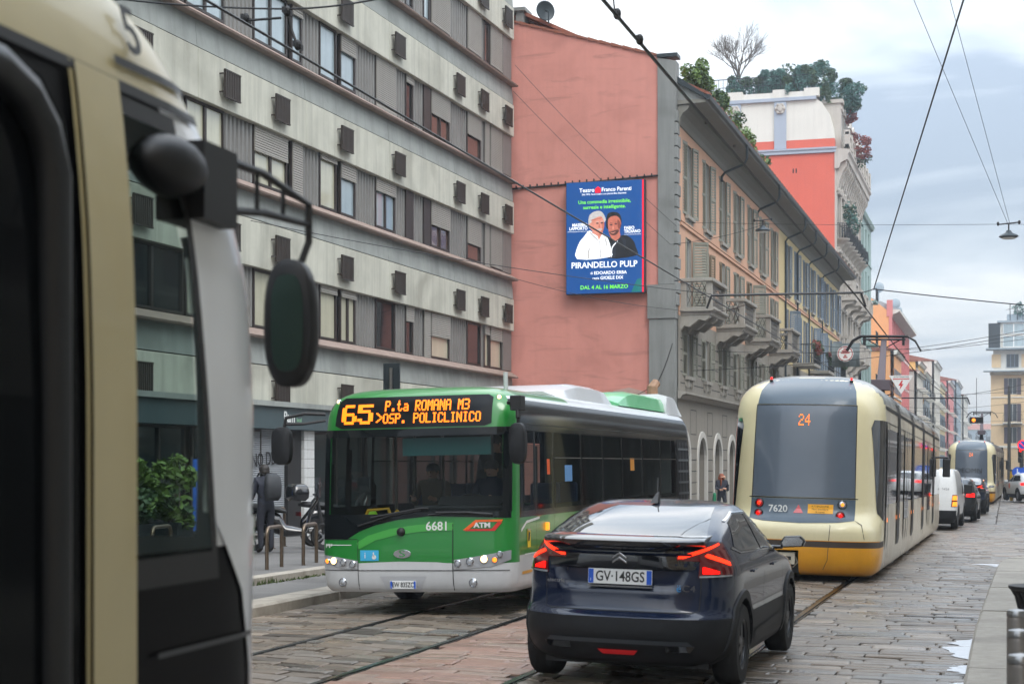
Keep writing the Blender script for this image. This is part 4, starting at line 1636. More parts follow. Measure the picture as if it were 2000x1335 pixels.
bush('roof_plant', 'feathery plants on the penthouse roof of the beige corner house', 'plant', [((1.6, 227, 22), (.8, .7, 1.0)), ((4.3, 227, 22.2), (1.1, .8, 1.2))], 900, .16, m_leafb, 40)

# ================================================================ vehicle kit
class Shell:
    """closed body built from plan outlines at successive heights; y=0 is the end facing the camera"""
    def __init__(s, keys, mod=None):
        s.k = sorted(keys)
        s.mod = mod

    def at(s, z):
        k = s.k
        if z <= k[0][0]:
            return k[0][1:]
        if z >= k[-1][0]:
            return k[-1][1:]
        for i in range(len(k) - 1):
            if k[i][0] <= z <= k[i + 1][0]:
                break
        h = k[i + 1][0] - k[i][0]
        t = (z - k[i][0]) / h
        out = []
        for j in range(1, len(k[0])):
            def slope(m):
                if m <= 0 or m >= len(k) - 1:
                    return 0 if 0 < m else (k[1][j] - k[0][j]) / (k[1][0] - k[0][0])
                a = (k[m][j] - k[m - 1][j]) / (k[m][0] - k[m - 1][0])
                b = (k[m + 1][j] - k[m][j]) / (k[m + 1][0] - k[m][0])
                return 0 if a * b <= 0 else 2 * a * b / (a + b)
            p0, p1, m0, m1 = k[i][j], k[i + 1][j], slope(i), slope(i + 1)
            if i == len(k) - 2:
                m1 = (p1 - p0) / h
            t2, t3 = t * t, t * t * t
            out.append((2 * t3 - 3 * t2 + 1) * p0 + (t3 - 2 * t2 + t) * h * m0 + (-2 * t3 + 3 * t2) * p1 + (t3 - t2) * h * m1)
        return out

    def rear(s, x, z):
        W, yr, yf, nr, nf, dr, df = s.at(z)
        q = min(1, abs(x) / W)
        y = yr + dr * (1 - max(0, 1 - q ** nr) ** (1 / nr))
        return y + (s.mod(x, z) if s.mod else 0)

    def side(s, y, z):
        W, yr, yf, nr, nf, dr, df = s.at(z)
        if y < yr + dr:
            q = min(1, (yr + dr - y) / dr)
            return W * max(0, 1 - q ** nr) ** (1 / nr)
        if y > yf - df:
            q = min(1, (y - yf + df) / df)
            return W * max(0, 1 - q ** nf) ** (1 / nf)
        return W

    def quarter(s, z, ne, end=0):
        W, yr, yf, nr, nf, dr, df = s.at(z)
        n, d = (nr, dr) if end == 0 else (nf, df)
        P = []
        for i in range(ne + 1):
            t = math.pi / 2 * i / ne
            x = W * math.cos(t) ** (2 / n) if i < ne else 0
            v = d * (1 - math.sin(t) ** (2 / n)) if i else d
            P.append((x, v))
        # even out the spacing
        L_ = [0]
        for a, b in zip(P, P[1:]):
            L_.append(L_[-1] + math.hypot(b[0] - a[0], b[1] - a[1]))
        return P, L_, (yr if end == 0 else yf)

    def arc(s, a, z):
        """point at arc length a from the centre line of the near end, running round the corner onto the side"""
        sg = 1 if a >= 0 else -1
        a = abs(a)
        P, L_, y0 = s.quarter(z, 48)
        tot = L_[-1]
        if a >= tot:
            x, y = P[0][0], y0 + P[0][1] + (a - tot)
        else:
            t = tot - a
            for i in range(len(L_) - 1):
                if L_[i] <= t <= L_[i + 1]:
                    f = (t - L_[i]) / max(1e-9, L_[i + 1] - L_[i])
                    x = P[i][0] + (P[i + 1][0] - P[i][0]) * f
                    y = y0 + P[i][1] + (P[i + 1][1] - P[i][1]) * f
                    break
        return Vector((sg * x, y + (s.mod(sg * x, z) if s.mod else 0), z))

    def ring(s, z, ne, ys):
        W, yr, yf, nr, nf, dr, df = s.at(z)
        def even(end):
            P, L_, y0 = s.quarter(z, 60, end)
            tot = L_[-1]
            out = []
            for i in range(ne + 1):
                t = tot * i / ne
                for j in range(len(L_) - 1):
                    if L_[j] - 1e-9 <= t <= L_[j + 1] + 1e-9:
                        f = (t - L_[j]) / max(1e-9, L_[j + 1] - L_[j])
                        out.append((P[j][0] + (P[j + 1][0] - P[j][0]) * f, P[j][1] + (P[j + 1][1] - P[j][1]) * f))
                        break
            return out, y0
        ra, y0 = even(0)
        fa, y1 = even(1)
        ya, yb = yr + dr, yf - df
        pts = []
        R_ = [(x, y0 + v) for x, v in ra]           # side -> centre, near end
        F_ = [(x, y1 - v) for x, v in fa]
        mid = [(W, ya + (yb - ya) * t) for t in ys]
        right = [(x, y) for x, y in reversed(R_)] + mid + F_          # centre near -> side -> centre far
        left = [(-x, y) for x, y in reversed(right[1:-1])]
        for x, y in right + left:
            m = s.mod(x, z) if (s.mod and y < ya) else 0
            pts.append((x, y + m, z))
        return pts

    def mesh(s, zs, ne=14, ns=12, mi=None, skip=None, cap0=True, cap1=True):
        ys = [i / ns for i in range(1, ns)]
        mb = MB()
        rs = [s.ring(z, ne, ys) for z in zs]
        n = len(rs[0])
        for r in rs:
            mb.v += r
        for k in range(len(rs) - 1):
            for i in range(n):
                j = (i + 1) % n
                q = [rs[k][i], rs[k][j], rs[k + 1][j], rs[k + 1][i]]
                c = [sum(p[a] for p in q) / 4 for a in range(3)]
                if skip and skip(*c):
                    continue
                mb.f.append((k * n + i, k * n + j, (k + 1) * n + j, (k + 1) * n + i))
                mb.m.append(mi(*c) if mi else 0)
        if cap1:
            mb.f.append(tuple((len(rs) - 1) * n + i for i in range(n)))
            mb.m.append(mi(0, 3, zs[-1]) if mi else 0)
        if cap0:
            mb.f.append(tuple(reversed(range(n))))
            mb.m.append(0)
        return mb


def patch(mb, poly, fn, step=.06, off=.004, mi=0, out=None):
    """flat polygon (a, b) laid onto the surface fn(a, b) and lifted by off along its normal"""
    bm = bmesh.new()
    f = bm.faces.new([bm.verts.new((a, b, 0)) for a, b in poly])
    lo = [min(p[i] for p in poly) for i in (0, 1)]
    hi = [max(p[i] for p in poly) for i in (0, 1)]
    for ax in (0, 1):
        n = int((hi[ax] - lo[ax]) / step)
        for i in range(1, n + 1):
            c = lo[ax] + (hi[ax] - lo[ax]) * i / (n + 1)
            bmesh.ops.bisect_plane(bm, geom=bm.verts[:] + bm.edges[:] + bm.faces[:], dist=1e-6, plane_co=(c, 0, 0) if ax == 0 else (0, c, 0), plane_no=(1, 0, 0) if ax == 0 else (0, 1, 0))
    bmesh.ops.triangulate(bm, faces=[f for f in bm.faces if len(f.verts) > 4])
    b0 = len(mb.v)
    bm.verts.ensure_lookup_table()
    e = .004
    for v in bm.verts:
        a, b = v.co.x, v.co.y
        p = Vector(fn(a, b))
        du = Vector(fn(a + e, b)) - Vector(fn(a - e, b))
        dv = Vector(fn(a, b + e)) - Vector(fn(a, b - e))
        nn = du.cross(dv)
        if nn.length < 1e-12:
            nn = Vector((0, -1, 0))
        nn.normalize()
        ref = Vector(out) if out else Vector((p.x * .6, -1, .2))
        if nn.dot(ref) < 0:
            nn = -nn
        mb.v.append(tuple(p + nn * off))
    bm.verts.index_update()
    for f in bm.faces:
        mb.f.append(tuple(b0 + v.index for v in f.verts))
        mb.m.append(mi)
    bm.free()
    return mb


def dotchar(ch):
    G = {'6': '01110 10000 10000 11110 10001 10001 01110', '5': '11111 10000 11110 00001 00001 10001 01110', 'P': '11110 10001 10001 11110 10000 10000 10000', '.': '00000 00000 00000 00000 00000 01100 01100', 't': '01000 01000 11100 01000 01000 01001 00110', 'a': '00000 00000 01110 00001 01111 10001 01111', 'R': '11110 10001 10001 11110 10100 10010 10001', 'O': '01110 10001 10001 10001 10001 10001 01110', 'M': '10001 11011 10101 10101 10001 10001 10001', 'A': '01110 10001 10001 11111 10001 10001 10001', 'N': '10001 11001 10101 10101 10011 10001 10001', '3': '11110 00001 00001 01110 00001 00001 11110', 'S': '01111 10000 10000 01110 00001 00001 11110', 'L': '10000 10000 10000 10000 10000 10000 11111', 'I': '01110 00100 00100 00100 00100 00100 01110', 'C': '01110 10001 10000 10000 10000 10001 01110', '2': '01110 10001 00001 00110 01000 10000 11111', '4': '00010 00110 01010 10010 11111 00010 00010', '>': '01000 00100 00010 00001 00010 00100 01000', ' ': '00000 ' * 7}
    return G[ch].split()


def led(mb, s, x0, z0, w, h, fn, off=.004, fill=.86, bold=0):
    """dot-matrix lettering: one small lamp per dot"""
    n = len(s) * 6 - 1
    px, pz = w / n, h / 7
    for i, ch in enumerate(s):
        g = dotchar(ch)
        for r in range(7):
            for c in range(5):
                if g[r][c] == '1':
                    a = x0 + (i * 6 + c) * px
                    b = z0 + h - (r + 1) * pz
                    P = [Vector(fn(a + px * q, b + pz * w_)) for q, w_ in ((1 - fill - bold, 1 - fill), (fill + bold, 1 - fill), (fill + bold, fill), (1 - fill - bold, fill))]
                    mb.face([p + Vector((0, -off, 0)) for p in P])


def frange(a, b, st):
    n = max(1, round((b - a) / st))
    return [a + (b - a) * i / n for i in range(n + 1)]


m_tyre = M('tyre', (.011, .011, .011), .75, var=.2, scale=20)
m_rim = M('rim_dark', C(72, 74, 78), .3, metal=.8)
m_rims = M('rim_silver', C(150, 152, 156), .3, metal=.8)
m_clad = M('plastic_cladding', (.013, .014, .016), .55, var=.2, scale=14, spec=.3)
m_cglass = M('car_glass', (.006, .007, .009), .03, spec=.9, coat=.6)
m_chrome = M('chrome', C(200, 202, 206), .12, metal=1)
m_tred = M('taillight_lens', C(92, 8, 10), .12, coat=.8)
m_tglow = M('taillight_lit', C(255, 50, 18), .3, emit=1.05)
m_tglow2 = M('taillight_red_lit', C(255, 20, 12), .3, emit=.9)
m_plate = M('number_plate', C(222, 224, 224), .4)
m_plblue = M('plate_blue', C(24, 84, 190), .4)
m_plink = M('plate_black', (.012, .012, .012), .5)
m_amber = M('lamp_amber', C(255, 140, 40), .3, emit=.9)
m_led = M('led_orange', C(255, 122, 10), .4, emit=.95)
m_lens = M('lamp_lens', C(180, 184, 190), .08, metal=.5, coat=.8)
m_lit = M('headlamp_lit', C(255, 214, 150), .3, emit=2.4)


def wheel(parent, x, y, r, w, side, rim=None, spokes=5):
    """wheel with its rim; side +1 faces +x"""
    mb = MB()
    mb.lathe([(r * .62, -w * .5), (r * .93, -w * .5), (r, -w * .36), (r, w * .36), (r * .93, w * .5), (r * .62, w * .5), (r * .6, w * .1), (r * .6, -w * .1), (r * .62, -w * .5)], (0, 0, 0), 'x', 36, 0, False)
    for i in range(3):
        mb.lathe([(r * 1.003, -w * .25 + i * w * .22), (r * 1.003, -w * .19 + i * w * .22)], (0, 0, 0), 'x', 36)
    o = mb.build('wheel', m_tyre, parent, smooth=40, loc=(x, y, r))
    k = MB()
    sx = side
    k.lathe([(r * .60, sx * w * .1), (r * .66, sx * w * .42), (r * .62, sx * w * .47), (r * .56, sx * w * .40), (r * .54, sx * w * .12)], (0, 0, 0), 'x', 36, 0, False)
    k.lathe([(.001, sx * w * .02), (r * .6, sx * w * .02)], (0, 0, 0), 'x', 36, 1)
    k.lathe([(.001, sx * w * .44), (r * .13, sx * w * .42), (r * .16, sx * w * .2)], (0, 0, 0), 'x', 16)
    for i in range(spokes):
        a = 6.2832 * i / spokes
        for da, wd in ((0, .09),):
            ca, sa = math.cos(a + da), math.sin(a + da)
            P = []
            for rr, ww, xx in ((r * .1, wd * .9, sx * w * .42), (r * .6, wd * 1.3, sx * w * .36)):
                P.append([(xx, rr * ca - ww * r * sa, rr * sa + ww * r * ca), (xx, rr * ca + ww * r * sa, rr * sa - ww * r * ca), (xx - sx * .03, rr * ca + ww * r * sa, rr * sa - ww * r * ca), (xx - sx * .03, rr * ca - ww * r * sa, rr * sa + ww * r * ca)])
            k.rings(P)
    k.build('rim', [rim or m_rim, m_black], o, smooth=35)
    return o


def number_plate(parent, x, y, z, w, h, txt, sx=1, name='number_plate', size=None, nrm=0):
    o = MB().box(-w / 2, w / 2, -.008, 0, -h / 2, h / 2).build(name, m_plate, parent, loc=(x, y, z), bevel=.004, rot=(nrm, 0, 0))
    b = MB()
    b.box(-w / 2 + .004, -w / 2 + w * .085, -.0105, -.0085, -h / 2 + .005, h / 2 - .005)
    b.box(w / 2 - w * .085, w / 2 - .004, -.0105, -.0085, -h / 2 + .005, h / 2 - .005)
    b.build('plate_band', m_plblue, o)
    text(txt, size or h * .92, m_plink, o, (0, -.0095, -.002), (R(90), 0, 0), 'plate_lettering', ext=.001, sx=sx, bold=.0015)
    text('I', h * .3, m_plate, o, (-w * .457, -.0115, -h * .25), (R(90), 0, 0), 'plate_lettering', ext=.0005)
    return o


def make_car(name, label, sh, paint, zs, wheels, r, clad_z=.45, dlo=(), rear_glass=None, ne=18, ns=40, mb_extra=None, rim=None, archk=1.16, roofm=None, cladm=None, zroof=9):
    """car body on a Shell; wheels = (rear axle y, front axle y, track half)"""
    t = thing(name, label, 'car')
    ya, yb, tx = wheels
    def skip(x, y, z):
        if abs(x) < .45:
            return False
        for yc in (ya, yb):
            if math.hypot(y - yc, z - r) < r * archk:
                return True
        return False
    mi = lambda x, y, z: 1 if z < clad_z else (2 if z > zroof else 0)
    body = sh.mesh(zs, ne, ns, mi, skip)
    body.build('body', [paint, cladm or m_clad, roofm or paint], t, smooth=38)
    # arches
    for yc in (ya, yb):
        for sg in (-1, 1):
            a = MB()
            rs = []
            for i in range(25):
                an = math.pi * (-.12 + 1.24 * i / 24)
                row = []
                for rr, ex in ((r * (archk - .03), .004), (r * (archk - .03), .016), (r * (archk + .17), .016), (r * (archk + .19), .0)):
                    yy, z2 = yc + rr * math.cos(an), r + rr * math.sin(an)
                    row.append((sg * (sh.side(yy, max(z2, sh.k[0][0])) + ex), yy, max(.16, z2)))
                rs.append(row)
            a.rings(rs, closed=False, cap0=False, cap1=False)
            # liner
            rs = []
            for i in range(17):
                an = math.pi * (-.12 + 1.24 * i / 16)
                yy, z2 = yc + r * archk * math.cos(an), r + r * archk * math.sin(an)
                rs.append([(sg * .45, yy, max(.16, z2)), (sg * (sh.side(yy, max(z2, .2)) + .003), yy, max(.16, z2))])
            a.rings(rs, closed=False, cap0=False, cap1=False)
            a.face([(sg * .45, yc + r * archk * math.cos(q), r + r * archk * math.sin(q)) for q in [math.pi * (-.12 + 1.24 * i / 16) for i in range(17)]])
            a.build('wheel_arch', m_clad, t, smooth=40)
    MB().box(-tx + .1, tx - .1, ya - r * 1.3, yb + r * 1.2, .17, .4).build('underbody', m_black, t)
    for yc in (ya, yb):
        for sg in (-1, 1):
            wheel(t, sg * (tx - .0), yc, r, .215, sg, rim)
    for poly, nm in dlo:
        for sg in (-1, 1):
            g = MB()
            patch(g, poly, lambda y, z: Vector((sg * sh.side(y, z), y, z)), .12, .005, out=(sg, 0, .3))
            g.build(nm, m_cglass, t, smooth=40)
    if rear_glass:
        g = MB()
        patch(g, rear_glass, lambda x, z: Vector((x, sh.rear(x, z), z)), .07, .005, out=(0, -.5, 1))
        g.build('rear_window', m_cglass, t, smooth=40)
    return t


def ARC(sh):
    return lambda a, z: sh.arc(a, z)


def side_fn(sh, sg):
    return lambda y, z: Vector((sg * sh.side(y, z), y, z))

# ================================================================ dark blue car in the foreground
def navy(name, c, rough=.18):
    return M(name, c, rough, coat=.5, spec=.35, var=.03)


m_navy = navy('paint_navy', (.006, .012, .034))
m_navyg = M('trim_gloss_black', (.006, .007, .01), .08, coat=1)


def tail(x, z):
    # number-plate recess between sloping shoulders
    if .60 < z < 1.02:
        hw = .5 + (z - .83) * .55
        u = sm(0, .06, hw - abs(x)) * sm(.80, .86, z) * (1 - sm(.985, 1.0, z))
        return .035 * u
    return 0


C4K = [(.19, .80, .26, 4.05, 3, 3, .8, .8), (.25, .865, .14, 4.2, 3.2, 3, .85, .8), (.36, .90, .05, 4.32, 3.4, 3, .85, .8), (.50, .908, .0, 4.36, 3.4, 3, .85, .8), (.595, .908, .0, 4.36, 3.4, 3, .85, .8), (.625, .903, .03, 4.35, 3.4, 3, .85, .8), (.66, .90, .075, 4.33, 3.4, 3, .82, .8), (.80, .902, .105, 4.28, 3.4, 2.8, .80, .85), (.92, .902, .10, 4.1, 3.3, 2.6, .80, .9), (1.0, .893, .09, 3.62, 3.2, 2.5, .8, .9), (1.06, .872, .085, 3.2, 3.1, 2.6, .8, .7), (1.12, .845, .09, 3.04, 3.0, 2.6, .8, .7), (1.20, .805, .13, 2.89, 3.0, 2.8, .8, .6), (1.28, .765, .30, 2.74, 3.0, 2.8, .8, .6), (1.36, .722, .62, 2.59, 3.0, 2.8, .75, .6), (1.42, .684, .90, 2.48, 3.0, 2.8, .7, .6), (1.47, .632, 1.18, 2.37, 2.8, 2.8, .6, .55), (1.50, .56, 1.40, 2.28, 2.6, 2.6, .5, .5), (1.518, .42, 1.58, 2.2, 2.4, 2.4, .35, .35), (1.524, .2, 1.75, 2.1, 2.2, 2.2, .17, .17)]
c4s = Shell(C4K, tail)
zs = frange(.19, .60, .035) + [.612, .625] + frange(.645, 1.12, .02) + frange(1.14, 1.42, .028) + frange(1.435, 1.524, .011)
DLO = [([(.74, 1.17), (.9, 1.125), (1.86, 1.10), (1.8, 1.415), (1.4, 1.42), (1.05, 1.36)], 'rear_side_window'), ([(1.93, 1.10), (2.92, 1.075), (2.98, 1.09), (2.55, 1.33), (2.3, 1.41), (1.87, 1.415)], 'front_side_window')]
c4 = make_car('family_car', 'dark navy blue hatchback with lit red tail lights, closest to the camera', c4s, m_navy, zs, (.82, 3.49, .80), .345, clad_z=.6, dlo=DLO, rear_glass=[(-.66, 1.235), (.66, 1.235), (.60, 1.36), (.53, 1.475), (-.53, 1.475), (-.60, 1.36)], ne=34, ns=60)
A = ARC(c4s)
mb = MB()
patch(mb, [(-.62, 1.0), (.62, 1.0), (.66, 1.08), (.6, 1.15), (-.6, 1.15), (-.66, 1.08)], A, .08, .004)
mb.build('tailgate_trim', m_navyg, c4, smooth=40)
# spoiler
mb = MB()
rs = []
for i in range(25):
    x = -.68 + 1.36 * i / 24
    d = c4s.rear(x, 1.2) - c4s.rear(0, 1.2)
    e = 1 - .25 * sm(.5, .68, abs(x))
    rs.append([(x, d + .42, 1.275), (x, d + .1, 1.262 * (1 if e == 1 else .995)), (x, d + .0, 1.245), (x, d - .03, 1.225), (x, d - .02, 1.20), (x, d + .02, 1.165 + .02 * sm(.36, .52, abs(x))), (x, d + .06, 1.14 + .045 * sm(.36, .52, abs(x))), (x, d + .3, 1.14 + .045 * sm(.36, .52, abs(x)))])
mb.rings(rs)
mb.build('spoiler', m_navyg, c4, smooth=40)
mb = MB()
rs = []
for i in range(25):
    x = -.58 + 1.16 * i / 24
    d = c4s.rear(x, 1.12)
    rs.append([(x, d - .012, 1.105), (x, d - .026, 1.115), (x, d - .012, 1.128), (x, d + .02, 1.13), (x, d + .02, 1.10)])
mb.rings(rs)
mb.build('tailgate_lip', m_navy, c4, smooth=40)
# seams
mb = MB()
for sg in (-1, 1):
    patch(mb, [(sg * .655, .66), (sg * .664, .66), (sg * .675, .94), (sg * .666, .94)], A, .05, .0015)
patch(mb, [(-.6, .643), (.6, .643), (.665, .66), (.66, .668), (.6, .652), (-.6, .652), (-.66, .668), (-.665, .66)], A, .05, .002)
for y0, y1 in ((1.88, 1.888), (3.0, 3.008)):
    for sg in (-1, 1):
        patch(mb, [(y0, .5), (y1, .5), (y1, 1.08), (y0, 1.08)], side_fn(c4s, sg), .1, .0015, out=(sg, 0, 0))
mb.build('panel_seam', m_black, c4)
# lights
for sg in (-1, 1):
    mb = MB()
    patch(mb, [(sg * a, b) for a, b in ((.46, 1.105), (.47, 1.07), (.66, 1.065), (.645, .935), (1.02, .945), (1.06, 1.04), (.93, 1.20), (.86, 1.215))], A, .05, .006)
    lo_ = mb.build('tail_light', m_tred, c4, smooth=40)
    mb = MB()
    patch(mb, [(sg * a, b) for a, b in ((.475, 1.085), (.48, 1.108), (.86, 1.205), (.87, 1.19), (.52, 1.085))], A, .05, .012)
    patch(mb, [(sg * a, b) for a, b in ((.70, 1.105), (.73, 1.125), (.99, 1.055), (1.0, 1.025), (.96, 1.03), (.73, 1.09))], A, .05, .012)
    mb.build('light_bar', m_tglow, lo_)
    mb = MB()
    patch(mb, [(sg * a, b) for a, b in ((.68, .965), (.84, .965), (.84, .985), (.70, 1.02), (.68, 1.02))], A, .05, .012)
    mb.build('brake_lamp', m_tglow2, lo_)
    mb = MB()
    patch(mb, [(sg * a, b) for a, b in ((.652, .935), (1.0, .942), (1.0, .955), (.652, .95))], A, .05, .012)
    mb.build('reversing_lamp', m_lens, lo_)
    # bumper end pieces
    mb = MB()
    patch(mb, [(sg * a, b) for a, b in ((.40, .335), (.60, .335), (.64, .385), (.40, .385))], A, .05, .012)
    mb.build('exhaust_trim', m_gloss, c4, smooth=40)
    # mirrors
    m_ = MB()
    m_.rings([[(sg * x, y + .1 * q, z) for x, z in ((.93, 1.07), (1.13, 1.085), (1.15, 1.14), (1.1, 1.19), (.95, 1.18), (.91, 1.12))] for y, q in ((2.72, 0), (2.78, 0))] + [[(sg * (.9 + (x - .9) * .8), 2.86, 1.12 + (z - 1.12) * .75) for x, z in ((.93, 1.07), (1.13, 1.085), (1.15, 1.14), (1.1, 1.19), (.95, 1.18), (.91, 1.12))]])
    m_.box(sg * .8 if sg > 0 else -.93, .93 if sg > 0 else -.8, 2.76, 2.84, 1.055, 1.09)
    mo = m_.build('door_mirror', m_gloss, c4, bevel=.012, smooth=40)
    MB().face([(sg * x, 2.715, z) for x, z in ((.945, 1.085), (1.115, 1.095), (1.13, 1.14), (1.09, 1.175), (.96, 1.168), (.93, 1.12))])
    q = MB()
    q.face([(sg * x, 2.714, z) for x, z in ((.945, 1.085), (1.115, 1.095), (1.13, 1.14), (1.09, 1.175), (.96, 1.168), (.93, 1.12))])
    q.build('mirror_glass', m_chrome, mo)
    for y in (1.22, 2.3):
        h = MB()
        h.box(-.0, .022, 0, .2, 0, .022)
        h.build('door_handle', m_navy, c4, bevel=.006, loc=(sg * c4s.side(y, .93) - (0 if sg > 0 else .022), y, .93))
    # window line and sill trim
    w = MB()
    patch(w, [(.62, 1.155), (.9, 1.105), (2.95, 1.06), (3.0, 1.075), (.9, 1.118), (.68, 1.17)], side_fn(c4s, sg), .12, .007, out=(sg, 0, .2))
    patch(w, [(1.02, 1.365), (1.4, 1.428), (2.3, 1.42), (2.6, 1.325), (2.62, 1.332), (2.3, 1.432), (1.4, 1.44), (.98, 1.37)], side_fn(c4s, sg), .12, .007, out=(sg, 0, .2))
    w.build('window_trim', m_chrome, c4)
    w = MB()
    patch(w, [(1.36, .30), (2.95, .30), (2.95, .47), (1.36, .42)], side_fn(c4s, sg), .1, .012, out=(sg, 0, 0))
    w.build('side_guard', m_clad, c4)
mb = MB()
patch(mb, [(-.17, .335), (-.13, .295), (.13, .295), (.17, .335)], A, .05, .008)
mb.build('fog_lamp', M('fog_red', C(170, 14, 20), .3, emit=.15), c4)
mb = MB()
patch(mb, [(-.62, .39), (.62, .39), (.58, .425), (-.58, .425)], A, .06, .012)
mb.build('bumper_insert', M('plastic_grey', C(60, 64, 70), .45), c4, smooth=40)
number_plate(c4, 0, .105, .925, .54, .125, 'GV·148GS', sx=.82, size=.118)
MB().box(-.275, .275, .09, .106, .838, .853).build('plate_trim', m_chrome, c4)
mb = MB()
for dz in (0, .038):
    mb.prism([(-.06, 1.035 + dz), (0, 1.075 + dz), (.06, 1.035 + dz), (.06, 1.05 + dz), (0, 1.092 + dz), (-.06, 1.05 + dz)], 'y', .062, .085)
mb.build('badge', m_chrome, c4, bevel=.003)
text('ë', .085, M('badge_blue', C(40, 130, 190), .3), c4, (.49, .108, .845), (R(90), 0, R(6)), 'badge_lettering', ext=.003)
text('C4', .075, m_chrome, c4, (.57, .118, .845), (R(90), 0, R(9)), 'badge_lettering', ext=.003, sx=1.25)
text('electric', .045, m_chrome, c4, (-.55, .116, .875), (R(90), 0, R(-8)), 'badge_lettering', ext=.003, sx=1.2)
mb = MB()
mb.rings([[(0, 1.5, 1.60), (.001, 1.5, 1.60), (0, 1.501, 1.6)], [(-.012, 1.42, 1.58), (.012, 1.42, 1.58), (0, 1.53, 1.58)], [(-.035, 1.28, 1.50), (.035, 1.28, 1.50), (0, 1.56, 1.51)]])
mb.tube([(0, 1.42, 1.53), (-.04, 1.62, 1.72)], .006, 5)
mb.build('aerial', m_black, c4)
c4.location = (-3.06, 13.25, .03)
c4.rotation_euler = (0, R(1.2), R(-1.2))

# second car of the same kind far ahead
c4b = copy_tree(c4)
c4b['label'] = 'far dark blue hatchback with lit tail lights behind the second tram'
c4b.location = (-1.75, 72.4, -.22)
c4b.rotation_euler = (0, R(1), R(-2))

# small dark car between the van and the far hatchback
m_dgrey = navy('paint_dark_grey', (.018, .019, .021), .25)
SUV = [(.2, .8, .2, 4.1, 3, 3, .8, .8), (.4, .9, .03, 4.25, 3.4, 3, .85, .8), (.6, .91, 0, 4.3, 3.4, 3, .85, .8), (.9, .905, .05, 4.2, 3.3, 2.8, .8, .85), (1.0, .89, .09, 3.6, 3.2, 2.5, .8, .9), (1.1, .855, .13, 3.2, 3.2, 2.6, .8, .7), (1.25, .80, .24, 2.95, 3.2, 2.8, .7, .6), (1.42, .73, .42, 2.65, 3.0, 2.8, .6, .6), (1.52, .65, .62, 2.45, 2.8, 2.6, .5, .5), (1.57, .5, .85, 2.3, 2.5, 2.4, .4, .4), (1.58, .3, 1.05, 2.1, 2.4, 2.4, .25, .25)]
suv = Shell(SUV)
SZ = frange(.2, 1.1, .05) + frange(1.14, 1.5, .04) + frange(1.52, 1.58, .015)
SD = [([(.5, 1.14), (1.9, 1.1), (1.85, 1.44), (.85, 1.44)], 'rear_side_window'), ([(1.97, 1.1), (2.95, 1.08), (2.5, 1.42), (1.92, 1.44)], 'front_side_window')]
def plain_car(name, label, paint, loc, rot, lamps=True):
    t = make_car(name, label, suv, paint, SZ, (.8, 3.4, .8), .33, clad_z=.42, dlo=SD, rear_glass=[(-.62, 1.14), (.62, 1.14), (.56, 1.46), (-.56, 1.46)], ne=12, ns=30, rim=m_rims)
    for sg in (-1, 1):
        q = MB()
        patch(q, [(sg * .55, .9), (sg * .95, .88), (sg * .98, 1.02), (sg * .6, 1.06)], ARC(suv), .08, .008)
        q.build('tail_light', m_tglow2 if lamps else m_tred, t)
        q = MB()
        q.rings([[(sg * x, y, z) for x, z in ((.9, 1.06), (1.12, 1.07), (1.12, 1.18), (.9, 1.18))] for y in (2.7, 2.85)])
        q.build('door_mirror', paint, t, bevel=.02)
    number_plate(t, 0, .0, .72, .5, .11, 'FX 307 KB', sx=.8, size=.1) if False else MB().box(-.26, .26, -.02, 0.06, .66, .77).build('number_plate', m_plate, t)
    t.location = loc
    t.rotation_euler = rot
    return t


plain_car('dark_car', 'dark grey car half hidden between the white van and the far blue hatchback', m_dgrey, (-1.98, 63.0, -.22), (0, R(1), R(-2)))
m_carwhite = navy('paint_white', C(226, 228, 228), .25)
taxi = plain_car('white_taxi', 'white crossover car turning left at the right edge beside the traffic lights', m_carwhite, (1.69, 97, -.22), (0, 0, R(15.4)))
q = MB()
q.lathe([(.16, 0), (.16, .004)], (0, 0, 0), 'x', 16)
q.build('door_emblem', M('emblem_orange', C(214, 110, 70), .5), taxi, loc=(-suv.side(2.4, .85) - .006, 2.4, .85))

# white van
VAN = [(.22, .85, .15, 4.8, 4, 3, .5, .7), (.4, .94, .02, 4.9, 5, 3, .45, .7), (.7, .96, 0, 4.95, 5, 3, .45, .7), (1.0, .96, .0, 4.7, 5, 3, .45, .8), (1.1, .955, .01, 4.2, 5, 3, .45, .8), (1.3, .94, .03, 3.95, 5, 3, .45, .7), (1.7, .88, .1, 3.5, 5, 3, .45, .6), (1.85, .84, .16, 3.25, 4, 3, .45, .6), (1.92, .76, .26, 3.05, 3.5, 3, .45, .6), (1.94, .6, .45, 2.9, 3, 3, .4, .4)]
van = Shell(VAN)
vt = make_car('white_van', 'white delivery van with lit tail lights just past the nearest tram', van, m_carwhite, frange(.22, 1.7, .06) + frange(1.74, 1.94, .03), (.95, 4.0, .84), .34, clad_z=.46, dlo=[([(2.9, 1.1), (3.95, 1.1), (3.5, 1.62), (2.95, 1.62)], 'side_window')], rear_glass=None, ne=12, ns=30, rim=m_rims)
vt['category'] = 'van'
q = MB()
patch(q, [(-.97, .36), (.97, .36), (.97, .62), (-.97, .62)], ARC(van), .1, .02)
q.build('bumper', m_clad, vt)
